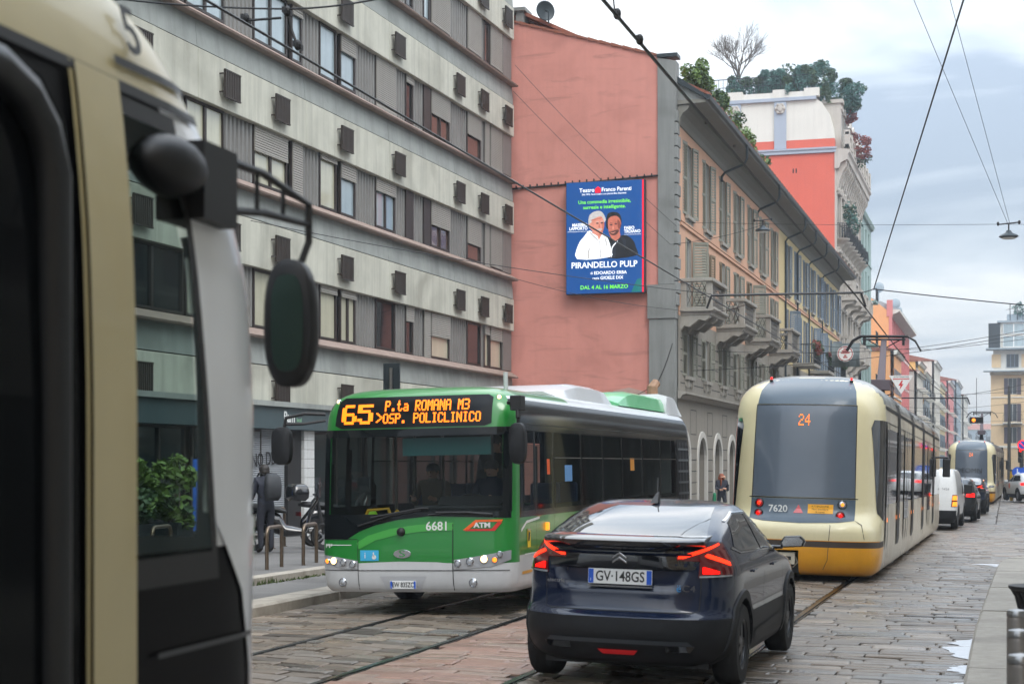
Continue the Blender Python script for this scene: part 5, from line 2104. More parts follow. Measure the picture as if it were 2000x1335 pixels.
for sg in (-1, 1):
    q = MB()
    patch(q, [(sg * .78, .74), (sg * 1.02, .74), (sg * 1.02, 1.12), (sg * .82, 1.12)], ARC(van), .08, .01)
    lo_ = q.build('tail_light', m_tred, vt)
    q = MB()
    for z in (.76, .95):
        patch(q, [(sg * .81, z), (sg * 1.0, z), (sg * 1.0, z + .14), (sg * .83, z + .14)], ARC(van), .08, .02)
    q.build('lit_lamp', m_amber, lo_)
    q = MB()
    q.box(min(sg * .95, sg * 1.22), max(sg * .95, sg * 1.22), 3.7, 3.82, 1.1, 1.42)
    q.build('door_mirror', m_black, vt, bevel=.03)
text('24/24', .1, M('lettering_grey', C(120, 124, 130), .5), vt, (.6, -.006 + van.rear(.6, 1.3), 1.3), (R(90), 0, 0), 'lettering')
vt.location = (-2.48, 54.9, -.22)
vt.rotation_euler = (0, R(1), R(-2))

# ================================================================ green city bus
m_bgreen = M('bus_green', (.012, .20, .028), .28, coat=.6, var=.06, scale=2)
m_bgreen2 = M('bus_light_green', (.05, .33, .05), .28, coat=.6)
m_bwhite = M('bus_white', C(196, 198, 200), .35, coat=.4, var=.06, scale=2, streak=.12)
m_bblack = M('bus_black_gloss', (.008, .009, .010), .12, spec=.2)
m_bwin = clear_glass('bus_side_glass', (.66, .72, .70), .72, .45)
m_blow = M('bus_lower_glass', (.006, .008, .009), .03, spec=.3)
m_scr = clear_glass('bus_windscreen', (.82, .90, .88), .74, .3)
m_int = M('bus_interior', C(96, 100, 102), .6)
m_yellow = M('handrail_yellow', C(220, 170, 30), .4)
m_vest = M('hi_vis', C(170, 240, 40), .6)
m_cyan = M('sticker_cyan', C(60, 170, 215), .4)
m_orline = M('line_orange', C(214, 150, 40), .4)
m_teala = M('visor_teal', C(20, 92, 94), .3, coat=.5)
BUSK = [(.30, 1.2, .08, 11.95, 6, 6, .5, .4), (.36, 1.255, .03, 12.0, 6, 6, .5, .4), (.55, 1.27, .0, 12.0, 6, 6, .5, .4), (.72, 1.275, .0, 12.0, 6, 6, .5, .4), (1.0, 1.275, .015, 12.0, 6, 6, .5, .4), (1.25, 1.275, .03, 12.0, 6, 6, .5, .4), (2.28, 1.265, .12, 11.98, 6, 6, .5, .4), (2.5, 1.25, .16, 11.95, 6, 6, .5, .4), (2.62, 1.22, .19, 11.9, 5, 5, .5, .4), (2.72, 1.15, .25, 11.8, 4.5, 5, .5, .4), (2.79, 1.02, .36, 11.7, 4, 4, .5, .4), (2.83, .8, .52, 11.5, 3.5, 3.5, .5, .4), (2.845, .5, .75, 11.3, 3, 3, .4, .4)]
bsh = Shell(BUSK)
bus = thing('city_bus', 'green and white low floor city bus with orange destination display, line 65', 'bus', (-6.965, 19.25, .0), (0, R(-1.0), 0))
BA = ARC(bsh)
def bskip(x, y, z):
    if y < .3 and 1.26 < z < 2.27 and abs(x) < 1.16:
        return True
    if abs(x) > 1.2 and 1.3 < z < 2.24 and any(a + .03 < y < b - .03 for a, b in ((.5, 1.02), (1.12, 1.9), (1.98, 3.4), (3.48, 4.7), (4.78, 6.0), (6.08, 7.5), (7.58, 9.0), (9.08, 10.4))):
        return True
    if abs(x) > .9 and z < .95:
        for yc in (2.75, 8.7):
            if math.hypot(y - yc, z - .48) < .56:
                return True
    return False
def bmi(x, y, z):
    if y < .34:
        return 1 if z < .66 else 0
    if z < .74:
        return 1
    if z < 1.2:
        return 0
    if z < 2.66:
        return 2
    return 1 if y > 3.2 or z < 2.7 else 0
zs = [.30, .33, .36, .42, .5, .58, .66, .74, .85, .95, 1.05, 1.15, 1.2, 1.26] + frange(1.34, 2.27, .09) + [2.3, 2.36, 2.42, 2.5, 2.56, 2.62, 2.66, 2.7, 2.72, 2.755, 2.79, 2.81, 2.83, 2.84, 2.845]
bsh.mesh(zs, 16, 110, bmi, bskip).build('body', [m_bgreen, m_bwhite, m_bblack], bus, smooth=35)
# windscreen
mb = MB()
patch(mb, [(-1.2, 1.26), (1.2, 1.26), (1.2, 2.28), (-1.2, 2.28)], BA, .1, .003)
wsn = mb.build('windscreen', m_scr, bus, smooth=40)
mb = MB()
fr = lambda *p: patch(mb, list(p), BA, .08, .007)
fr((-1.24, .955), (-.88, .955), (-.72, 1.05), (-.5, 1.13), (-.2, 1.195), (.2, 1.235), (.55, 1.225), (1.24, 1.205), (1.24, 1.285), (.4, 1.29), (-.1, 1.285), (-.5, 1.255), (-.75, 1.19), (-.92, 1.08), (-1.0, 1.06), (-1.24, 1.06))
fr((-1.24, 2.22), (1.24, 2.22), (1.24, 2.315), (-1.24, 2.315))
fr((-1.25, 1.06), (-1.14, 1.06), (-1.14, 2.22), (-1.25, 2.22))
fr((1.13, 1.285), (1.25, 1.285), (1.25, 2.22), (1.13, 2.22))
mb.build('windscreen_border', m_blow, bus, smooth=40)
mb = MB()
fr((-1.14, 1.06), (-.95, 1.06), (-.75, 1.17), (-.5, 1.24), (-.1, 1.262), (-1.14, 1.262))
mb.build('lower_windscreen', m_blow, bus, smooth=40)
# destination display
mb = MB()
q = .06
fr((-1.04 + q, 2.33), (.96 - q, 2.33), (.985, 2.36), (.985, 2.68), (.92, 2.715), (-.98, 2.715), (-1.05, 2.67), (-1.075, 2.37))
dsp = mb.build('destination_display', m_bblack, bus, smooth=40)
mb = MB()
led(mb, '65', -.97, 2.385, .40, .245, BA, .016, 1.0, .35)
led(mb, '>', -.53, 2.40, .1, .12, BA, .016, 1.0, .22)
led(mb, 'P.ta ROMANA M3', -.40, 2.535, 1.10, .135, BA, .018, 1.0, .22)
led(mb, 'OSP. POLICLINICO', -.42, 2.385, 1.27, .125, BA, .016, 1.0, .22)
mb.build('led_text', m_led, dsp)
# front green patterns, white panels
mb = MB()
fr((-.75, .91), (-.6, 1.0), (-.3, 1.085), (.05, 1.13), (.52, 1.155), (.52, 1.06), (.1, 1.045), (-.2, 1.01), (-.5, .94), (-.72, .83))
mb.build('light_green_stripe', m_bgreen2, bus, smooth=40)
mb = MB()
fr((-.72, .575), (.5, .575), (.5, .655), (.3, .672), (-.2, .68), (-.72, .66))
mb.build('bumper_cover', m_bwhite, bus, smooth=40)
mb = MB()
for a, b in ((.505, .515), (-.735, -.727)):
    fr((a, .33), (b, .33), (b, 1.14 if a > 0 else .95), (a, 1.14 if a > 0 else .95))
fr((-1.22, .568), (1.22, .568), (1.22, .577), (-1.22, .577))
fr((-1.22, .952), (-.74, .952), (-.74, .96), (-1.22, .96))
mb.build('panel_seam', m_black, bus)
def lamp(par, a, z, r, m, name='lamp', off=0):
    p = BA(a, z)
    d = (BA(a + .02, z) - BA(a - .02, z))
    an = math.atan2(d.y, d.x)
    mb = MB()
    mb.lathe([(r, .01), (r, -.012), (r * .86, -.018), (r * .8, -.008), (.001, -.006)], (0, 0, 0), 'y', 20)
    o = mb.build(name, m_chrome, par, smooth=40, loc=tuple(p + Vector((0, -off, 0))), rot=(0, 0, an))
    k = MB()
    k.lathe([(r * .8, -.009), (r * .6, -.02), (.001, -.024)], (0, 0, 0), 'y', 20)
    k.build('lens', m, o, smooth=40)
    return o
for sg, poly, lamps in ((-1, [(-1.235, .76), (-1.0, .735), (-.735, .69), (-.735, .585), (-.95, .59), (-1.22, .66)], [(-1.16, .685, .035, m_amber), (-1.06, .69, .05, m_lit), (-.93, .67, .045, m_lens), (-.80, .645, .045, m_lens)]), (1, [(.525, .70), (.9, .755), (1.24, .815), (1.235, .70), (1.0, .62), (.525, .58)], [(.575, .655, .045, m_lens), (.73, .68, .05, m_lens), (.91, .71, .05, m_lit), (1.04, .70, .035, m_amber), (1.1, .765, .04, m_lens)])):
    mb = MB()
    patch(mb, poly, BA, .06, .01)
    hl = mb.build('headlight', M('headlight_cover', C(176, 178, 182), .15, metal=.4, coat=1), bus, smooth=40)
    for a, z, r, m in lamps:
        lamp(hl, a, z, r, m, off=.012)
for a in (-.95, .76):
    lamp(bus, a, .42, .055, m_lens, 'fog_lamp')
mb = MB()
fr((-.45, .50), (.17, .50), (.13, .44), (.09, .33), (-.37, .33), (-.41, .44))
mb.build('plate_panel', M('bus_panel_grey', C(180, 182, 186), .4), bus, smooth=40)
number_plate(bus, -.135, -.014, .395, .34, .1, 'EW 835ZC', sx=.72, size=.085)
mb = MB()
fr((-.70, .69), (-.455, .69), (-.455, .82), (-.70, .82))
stk = mb.build('sticker', m_cyan, bus)
text('i', .11, m_white, stk, (-.635, -.012 + BA(-.63, .75).y, .755), (R(90), 0, 0), 'sticker_lettering', ext=.001)
mb = MB()
mb.box(-.582, -.578, -.0, .01, .69, .82)
mb.lathe([(.028, 0), (.028, -.003)], (-.515, BA(-.5, .74).y - .009, .735), 'y', 14)
mb.box(-.53, -.515, BA(-.5, .74).y - .012, BA(-.5, .74).y - .008, .74, .795)
mb.build('wheelchair_symbol', m_white, stk)
text('6681', .15, m_white, bus, (.31, BA(.3, 1.1).y - .01, 1.108), (R(90), 0, 0), 'fleet_number', bold=.002)
mb = MB()
mb.lathe([(.055, 0), (.05, -.03), (.025, -.05), (.001, -.055)], (-.16, .01, 1.045), 'y', 16)
mb.build('camera_dome', m_black, bus, smooth=40)
# oval maker's emblem
mb = MB()
P = [(-.145 + .115 * math.cos(i * .2618), .775 + .055 * math.sin(i * .2618)) for i in range(24)]
mb.prism(P, 'y', -.012, .02)
em = mb.build('emblem', m_chrome, bus, bevel=.004)
text('S', .12, m_bgreen, em, (-.145, -.015, .775), (R(90), 0, 0), 'emblem_letter', sx=1.7)
# operator parallelogram
mb = MB()
fr((.64, 1.06), (.70, 1.06), (.84, 1.16), (1.12, 1.16), (1.14, 1.185), (.80, 1.185))
ol = mb.build('operator_mark', M('mark_orange', C(235, 100, 30), .4), bus)
mb = MB()
fr((.66, 1.05), (1.04, 1.05), (1.13, 1.155), (1.07, 1.155), (1.0, 1.075), (.69, 1.075))
mb.build('operator_mark_red', M('mark_red', C(200, 40, 36), .4), ol)
text('ATM', .085, m_white, ol, (.885, BA(.88, 1.12).y - .014, 1.118), (R(90), 0, R(3)), 'operator_lettering', bold=.003, sx=1.2)
mb = MB()
fr((-1.2, .88), (-.82, .88), (-.82, .888), (-1.2, .888))
for i in range(4):
    fr((-1.2 + i * .03, .85 + .02 * (i % 2)), (-1.185 + i * .03, .85 + .02 * (i % 2)), (-1.18 + i * .03, .9), (-1.195 + i * .03, .9))
mb.build('white_scribble', m_white, bus)
# wipers
mb = MB()
pw = lambda pts, r: mb.tube([BA(a, z) + Vector((0, -.035, 0)) for a, z in pts], r, 5)
pw([(-.72, 1.12), (-.3, 1.24), (.1, 1.31)], .012)
pw([(-.55, 1.22), (.1, 1.33), (.2, 1.33)], .016)
pw([(.2, 1.25), (.5, 1.27), (1.0, 1.235)], .012)
pw([(.3, 1.275), (.7, 1.275), (1.02, 1.25)], .018)
mb.build('wiper', m_black, bus)
for a in (-1.09, 1.05):
    lamp(bus, a, 2.68, .03, m_lit, 'marker_lamp')
# mirrors
mb = MB()
mb.tube([(-1.18, .1, 2.52), (-1.4, -.05, 2.53), (-1.62, -.12, 2.48), (-1.64, -.14, 2.34)], .025, 6)
mb.tube([(-1.18, .1, 2.44), (-1.42, -.05, 2.40), (-1.62, -.12, 2.40)], .02, 6)
am = mb.build('mirror_arm', m_black, bus)
def mirror_body(par, x, y, z, w, h):
    mb = MB()
    rs = []
    for k, (yy, s_) in enumerate(((-.09, .75), (-.07, .95), (0, 1), (.03, .97))):
        rs.append([(x + w / 2 * s_ * (abs(math.cos(t)) ** .6) * (1 if math.cos(t) > 0 else -1), y + yy, z + h / 2 * s_ * (abs(math.sin(t)) ** .6) * (1 if math.sin(t) > 0 else -1)) for t in [6.2832 * i / 28 for i in range(28)]])
    mb.rings(rs)
    return mb.build('mirror', m_clad, par, smooth=40)
mirror_body(am, -1.66, -.14, 2.13, .26, .48)
mb = MB()
mb.tube([(1.2, .15, 2.6), (1.36, .0, 2.62), (1.38, -.05, 2.4)], .03, 6)
mb.box(1.28, 1.42, -.05, .15, 2.5, 2.68)
am = mb.build('mirror_arm', m_black, bus, bevel=.02)
mirror_body(am, 1.39, -.08, 2.1, .21, .5)
# right side panes and details (towards the street), the same on the left
for sg in (-1, 1):
    F = side_fn(bsh, sg)
    o_ = (sg, 0, 0)
    first = True
    for (a, b, z0, z1) in ((.48, 1.02, 1.28, 2.26), (1.12, 1.9, 1.28, 2.26), (1.98, 3.4, 1.28, 2.26), (3.48, 4.7, 1.28, 2.26), (4.78, 6.0, 1.28, 2.26), (6.08, 7.5, 1.28, 2.26), (7.58, 9.0, 1.28, 2.26), (9.08, 10.4, 1.28, 2.26)):
        mb = MB()
        patch(mb, [(a, z0), (b, z0), (b, z1), (a, z1)], F, .4, .006, out=o_)
        wo_ = mb.build('side_window', m_bwin, bus)
        if a > 1.5:
            mb = MB()
            patch(mb, [(a, 1.93), (b, 1.93), (b, 1.945), (a, 1.945)], F, .5, .012, out=o_)
            mb.build('window_rail', m_steel, wo_)
    mb = MB()
    patch(mb, [(10.55, .8), (11.6, .8), (11.6, 2.3), (10.55, 2.3)], F, .4, .004, out=o_)
    gr = mb.build('engine_grille', m_black, bus)
    mb = MB()
    for i in range(7):
        patch(mb, [(10.6, .9 + i * .2), (11.55, .9 + i * .2), (11.55, .94 + i * .2), (10.6, .94 + i * .2)], F, .5, .02, out=o_)
    for y in (10.75, 11.05, 11.35):
        patch(mb, [(y, .85), (y + .04, .85), (y + .04, 2.25), (y, 2.25)], F, .5, .022, out=o_)
    mb.build('grille_bars', m_int, gr)
    mb = MB()
    patch(mb, [(.36, 1.02), (.6, 1.12), (1.2, 1.16), (1.2, 1.19), (.6, 1.155), (.36, 1.06)], F, .3, .006, out=o_)
    patch(mb, [(.5, .735), (10.5, .735), (10.5, .748), (.5, .748)], F, .6, .006, out=o_)
    mb.build('white_line', m_white, bus)
    mb = MB()
    patch(mb, [(.4, .50), (2.1, .52), (2.1, .555), (.4, .535)], F, .3, .006, out=o_)
    patch(mb, [(3.5, .53), (8, .56), (8, .6), (3.5, .565)], F, .6, .006, out=o_)
    mb.build('orange_line', m_orline, bus)
    mb = MB()
    for y in (1.06, 1.94, 3.44, 4.74, 6.04, 7.54, 9.04, 10.48):
        patch(mb, [(y - .004, .34), (y + .004, .34), (y + .004, 2.62), (y - .004, 2.62)], F, .4, .003, out=o_)
    patch(mb, [(.5, 2.35), (11.6, 2.35), (11.6, 2.357), (.5, 2.357)], F, .6, .008, out=o_)
    mb.build('panel_seam', m_black, bus)
    for yc in (2.75, 8.7):
        wheel(bus, sg * 1.06, yc, .48, .3, sg, m_rims, 8)
    mb = MB()
    mb.box(min(sg * 1.27, sg * 1.31), max(sg * 1.27, sg * 1.31), 1.5, 1.58, 1.0, 1.1)
    mb.build('side_repeater', m_amber, bus, bevel=.008)
mb = MB()
F = side_fn(bsh, 1)
patch(mb, [(.62, .82), (.76, .82), (.76, 1.05), (.62, 1.05)], F, .2, .008, out=(1, 0, 0))
stk = mb.build('door_sticker', M('sticker_yellow', C(236, 200, 40), .5), bus)
mb = MB()
patch(mb, [(.64, .9), (.7, .9), (.74, 1.0), (.66, 1.02)], F, .2, .012, out=(1, 0, 0))
mb.build('sticker_symbol', m_black, stk)
mb = MB()
patch(mb, [(.62, 1.03), (.76, 1.03), (.76, 1.05), (.62, 1.05)], F, .2, .012, out=(1, 0, 0))
mb.build('sticker_band', m_tred, stk)
text('trasporto pubblico locale', .06, m_white, bus, (1.284, 2.9, .98), (R(90), 0, R(90)), 'lettering')
text('Regione', .09, m_white, bus, (1.284, 3.9, .98), (R(90), 0, R(90)), 'lettering')
# orange and blue notices behind the side panes
for y, z, w, h, m in ((1.6, 1.72, .14, .2, m_mo if False else M('notice_orange', C(220, 90, 24), .5)), (2.5, 1.62, .4, .22, M('notice_blue', C(90, 140, 190), .5)), (6.6, 1.75, .3, .2, M('notice_amber', C(190, 130, 50), .5))):
    mb = MB()
    patch(mb, [(y, z), (y + w, z), (y + w, z + h), (y, z + h)], F, .3, .009, out=(1, 0, 0))
    mb.build('window_notice', m, bus)
# roof equipment
mb = MB()
def pod(x0, x1, y0, y1, z0, z1, tp, mi=0, n=10):
    rs = []
    for i in range(n + 1):
        t = i / n
        y = y0 + (y1 - y0) * t
        e = min(1, t / tp[0]) if t < .5 else min(1, (1 - t) / tp[1])
        h = z0 + (z1 - z0) * (.35 + .65 * math.sin(e * math.pi / 2))
        rs.append([(x0, y, z0), (x0 + .05, y, h - .06), (x0 + .22, y, h), (x1 - .22, y, h), (x1 - .05, y, h - .06), (x1, y, z0)])
    mb.rings(rs, mi)
pod(-1.0, 1.0, 3.2, 6.6, 2.79, 3.05, (.5, .14))
mb.build('roof_unit', m_bwhite, bus, smooth=35)
mb = MB()
pod(-1.05, 1.05, 7.0, 10.9, 2.8, 3.08, (.3, .05))
mb.build('tank_cover', M('tank_green', C(92, 176, 120), .4, coat=.5), bus, smooth=35)
mb = MB()
pod(-1.12, 1.12, 10.6, 11.9, 2.75, 3.14, (.05, .5))
mb.build('rear_fairing', m_bwhite, bus, smooth=35)
mb = MB()
mb.tube([(.75, 11.0, 2.9), (.75, 11.0, 3.28), (.8, 11.1, 3.36)], [.1, .1, .09], 10)
mb.build('exhaust_stack', M('exhaust_rust', C(150, 116, 90), .6, var=.3, scale=10), bus)
mb = MB()
mb.tube([(.95, .9, 2.75), (.95, .9, 3.02)], .03, 8)
mb.build('aerial', m_bwhite, bus)
# cabin: floor, dashboard, partition, seat, driver, rails
mb = MB()
mb.box(-1.18, 1.18, .5, 11.5, .5, .58)
mb.box(-1.18, 1.18, 10.4, 10.5, .58, 2.5)
mb.box(-1.15, 1.15, .3, 11.3, 2.48, 2.5)
mb.build('interior', m_int, bus)
mb = MB()
mb.box(-.1, 1.1, .28, .62, .9, 1.36)
mb.prism([(.28, 1.36), (.7, 1.36), (.62, 1.46), (.45, 1.47)], 'x', .2, 1.05)
mb.build('dashboard', m_clad, bus, bevel=.03)
mb = MB()
mb.lathe([(.2, 0), (.225, .012), (.21, .03), (.2, .02)], (0, 0, 0), 'z', 24, 0, False)
mb.box(-.2, .2, -.02, .02, 0, .015)
mb.build('steering_wheel', m_black, bus, loc=(.55, .8, 1.38), rot=(R(-25), 0, 0))
mb = MB()
mb.box(.3, .82, 1.25, 1.7, .9, 1.05)
mb.box(.3, .82, 1.62, 1.76, 1.05, 1.8)
mb.build('driver_seat', m_int, bus, bevel=.05)
mb = MB()
for x, y in ((-.55, .9), (-.25, 1.9), (-.9, 2.6), (.35, 2.2), (.2, 4.2)):
    mb.tube([(x, y, .58), (x, y, 2.5)], .022, 6)
mb.build('grab_pole', m_steel, bus)
mb = MB()
mb.tube([(-.95, .55, 1.0), (-.8, .55, 1.3), (-.55, .6, 1.32), (-.4, .6, .9)], .022, 6)
mb.tube([(-.62, .5, .8), (-.5, .5, 1.15), (-.38, .5, 1.3)], .022, 6)
mb.build('grab_rail', m_yellow, bus)
mb = MB()
mb.blob((-.82, .7, 1.1), (.12, .1, .22), 6)
mb.build('hi_vis_vest', m_vest, bus, smooth=60)
mb = MB()
mb.box(-.2, .95, .22, .24, 1.98, 2.2)
mb.build('sun_visor', m_teala, bus)
for x, y in ((-.75, 2.5), (-.75, 3.4), (.7, 3.2), (.7, 4.2), (-.7, 4.4)):
    mb = MB()
    mb.box(x - .22, x + .22, y, y + .4, .95, 1.05)
    mb.box(x - .22, x + .22, y + .36, y + .44, 1.05, 1.6)
    mb.build('passenger_seat', M('seat_blue', C(60, 76, 110), .7), bus, bevel=.04)

# ================================================================ trams
m_tcream = M('tram_cream', C(216, 204, 164), .35, coat=.3, var=.05, scale=2, streak=.08)
m_tgrey = M('tram_grey', C(78, 92, 104), .4, coat=.2, var=.05, scale=1.5)
m_tglass = M('tram_rear_screen', C(88, 98, 110), .25, coat=.5, var=.05)
m_tyel = M('tram_ochre', C(222, 154, 24), .35, coat=.3, var=.08, scale=3, streak=.12)
m_tbrown = M('tram_brown_stripe', C(62, 52, 46), .45)
m_tside = M('tram_side_cream', C(196, 188, 170), .4, coat=.2, var=.1, scale=2, streak=.3, stain=C(140, 112, 88), stains=.4, sscale=1.2)
m_troof = M('tram_roof_grey', C(136, 136, 132), .35, coat=.4, var=.12, scale=1.5, streak=.2)
m_twin = M('tram_side_glass', (.02, .023, .026), .03, spec=.35)
m_tdark = M('tram_dark', (.012, .012, .013), .4)
TK = [(0.1, 1.097, 0.3, 25.5, 4, 4, 0.8, 0.8), (0.16, 1.18, 0.12, 25.7, 3.6, 4, 0.85, 0.8), (0.35, 1.232, 0.02, 25.8, 3.4, 4, 0.9, 0.8), (0.58, 1.242, 0, 25.8, 3.4, 3.6, 0.95, 0.8), (0.8, 1.242, 0.0, 25.8, 3.3, 3.4, 1, 0.9), (0.92, 1.242, 0.05, 25.75, 3.0, 3.2, 1.05, 0.9), (1.02, 1.242, 0.2, 25.6, 2.8, 3, 1.05, 0.9), (1.15, 1.242, 0.3, 25.5, 2.7, 3, 1.05, 0.9), (1.419, 1.242, 0.34, 25.4, 2.7, 3, 1.05, 0.9), (2.709, 1.232, 0.5, 25.2, 2.7, 3, 1.05, 0.9), (2.924, 1.211, 0.58, 25.1, 2.6, 3, 1.05, 0.9), (3.085, 1.139, 0.72, 25.0, 2.5, 2.8, 1.0, 0.9), (3.214, 1.014, 0.95, 24.8, 2.4, 2.6, 0.9, 0.9), (3.311, 0.828, 1.25, 24.5, 2.3, 2.4, 0.75, 0.8), (3.375, 0.538, 1.6, 24.2, 2.2, 2.2, 0.5, 0.5), (3.397, 0.259, 1.95, 23.9, 2.2, 2.2, 0.25, 0.25)]
tsh = Shell(TK)
tram = thing('tram', 'cream, grey and ochre low floor tram seen from behind, line 24 number 7620', 'tram', (-3.19, 26.75, .0), (R(-.55), R(1.4), 0))
TA = ARC(tsh)
JT = (4.7, 9.6, 14.3, 20.2)
def tmi(x, y, z):
    if y > 1.32:
        if z > 2.9:
            return 4
        return 3
    if z < .56:
        return 1
    if z < .66:
        return 2
    return 0
zs = [.10, .13, .16, .22, .3, .4, .5, .56, .66, .72, .8, .86, .92, .97, 1.02, 1.08, 1.15, 1.25, 1.4] + frange(1.6, 2.7, .25) + [f for f in (2.8, 2.9, 2.98, 3.03, 3.085, 3.14, 3.18, 3.214, 3.25, 3.28, 3.31, 3.335, 3.36, 3.376, 3.387, 3.397)]
def tskip(x, y, z):
    return y < .6 and z < .5 and -.82 < x < .02 and z > .09
tsh.mesh(zs, 22, 90, tmi, tskip).build('body', [m_tcream, m_tyel, m_tbrown, m_tside, m_troof], tram, smooth=38)
mb = MB()
tf = lambda *p, off=.004: patch(mb, list(p), TA, .09, off)
tf((-.84, 1.345), (.84, 1.345), (.82, 2.832), (-.82, 2.832))
scrn = mb.build('rear_screen', m_tglass, tram, smooth=40)
mb = MB()
for p in (((-.855, 1.33), (-.84, 1.33), (-.82, 2.848), (-.835, 2.848)), ((.84, 1.33), (.855, 1.33), (.835, 2.848), (.82, 2.848)), ((-.82, 2.832), (.82, 2.832), (.82, 2.848), (-.82, 2.848)), ((-.9, 1.325), (.9, 1.325), (.9, 1.34), (-.9, 1.34))):
    tf(*p, off=.006)
mb.build('screen_seal', m_tdark, scrn)
mb = MB()
led(mb, '24', -.105, 2.505, .19, .19, TA, .01, .9)
mb.build('led_text', m_led, scrn)
mb = MB()
tf((-.82, 2.854), (.82, 2.854), (.80, 3.085), (.74, 3.225), (.62, 3.316), (-.62, 3.316), (-.74, 3.225), (-.80, 3.085))
mb.build('roof_end_panel', m_tgrey, tram, smooth=40)
mb = MB()
tf((-.86, 1.32), (.86, 1.32), (.86, .985), (.6, .955), (.0, .935), (-.6, .955), (-.86, .985))
lp = mb.build('lamp_panel', m_tgrey, tram, smooth=40)
def tlamp(a, z, r, m, lit):
    p = TA(a, z)
    d = (TA(a + .02, z) - TA(a - .02, z))
    mb = MB()
    mb.lathe([(r, .02), (r, -.02), (r * .88, -.026), (r * .85, -.01), (.001, -.01)], (0, 0, 0), 'y', 24)
    o = mb.build('tail_lamp', m_tdark, lp, smooth=40, loc=tuple(p), rot=(0, 0, math.atan2(d.y, d.x)))
    k = MB()
    k.lathe([(r * .85, -.012), (r * .6, -.03), (.001, -.036)], (0, 0, 0), 'y', 24)
    k.lathe([(r * .4, -.03), (r * .3, -.04), (.001, -.042)], (0, 0, 0), 'y', 16, 1)
    k.build('lens', [m, lit], o, smooth=40)
m_tredl = M('lamp_red_lens', C(170, 16, 22), .15, coat=1, emit=.15)
tlamp(-.70, 1.235, .075, m_tredl, m_tglow)
tlamp(-.70, 1.065, .075, m_tredl, m_tglow2)
tlamp(.64, 1.24, .075, m_lens, m_amber)
tlamp(.62, 1.06, .075, m_tredl, m_tglow2)
text('7620', .155, m_white, lp, (-.375, TA(-.37, 1.08).y - .02, 1.15), (R(90), 0, 0), 'fleet_number', bold=.003)
mb = MB()
tf((-.13, 1.085), (.03, 1.085), (-.05, 1.225), off=.009)
mb.build('reflector', m_tredl, lp)
mb = MB()
tf((.10, 1.085), (.5, 1.085), (.5, 1.235), (.10, 1.235), off=.009)
sg_ = mb.build('warning_sign', M('sign_amber', C(240, 170, 30), .5), lp)
for i, t_ in enumerate(('ATTENZIONE', 'Non accodarsi', 'in curva')):
    text(t_, .045, m_plink, sg_, (.3, TA(.3, 1.08).y - .02, 1.205 - .045 * i), (R(90), 0, R(2)), 'lettering', ext=.001)
# roof corner lamps, coupler
for sx in (-1, 1):
    mb = MB()
    mb.lathe([(.03, 0), (.03, .03), (.001, .04)], (sx * .66, 1.2, 3.25), 'z', 10)
    mb.lathe([(.02, .04), (.02, .07), (.001, .08)], (sx * .66, 1.2, 3.25), 'z', 10, 1)
    mb.build('marker_lamp', [m_tdark, m_tglow2], tram)
mb = MB()
mb.box(-.95, .1, .45, 1.4, .12, .54)
mb.box(-.4, -.38, .2, .45, .12, .54)
cp_ = mb.build('coupler_well', m_tdark, tram)
mb = MB()
mb.box(-.32, -.06, .05, .35, .27, .46)
mb.box(-.28, -.2, -.0, .05, .3, .42)
mb.tube([(-.5, .1, .36), (-.32, .12, .34)], .03, 6)
mb.tube([(-.06, .12, .4), (-.02, .12, .3), (-.1, .14, .22)], .012, 5)
mb.box(-.26, -.12, .04, .06, .34, .40, 1)
mb.build('coupler', [m_tside, m_tdark], cp_, bevel=.01)
mb = MB()
tf((-1.5, .655), (1.5, .655), (1.5, .668), (-1.5, .668), off=.006)
mb.build('bumper_trim', M('trim_amber', C(200, 130, 20), .4), tram)
mb = MB()
tf((.34, .12), (.35, .12), (.46, .36), (.49, .9), (.44, 1.0), (.43, 1.0), (.48, .9), (.45, .36), off=.003)
tf((.86, .99), (.87, .99), (1.0, .93), (1.05, .7), (1.04, .7), (.99, .92), off=.003)
mb.build('panel_seam', m_tbrown, tram)
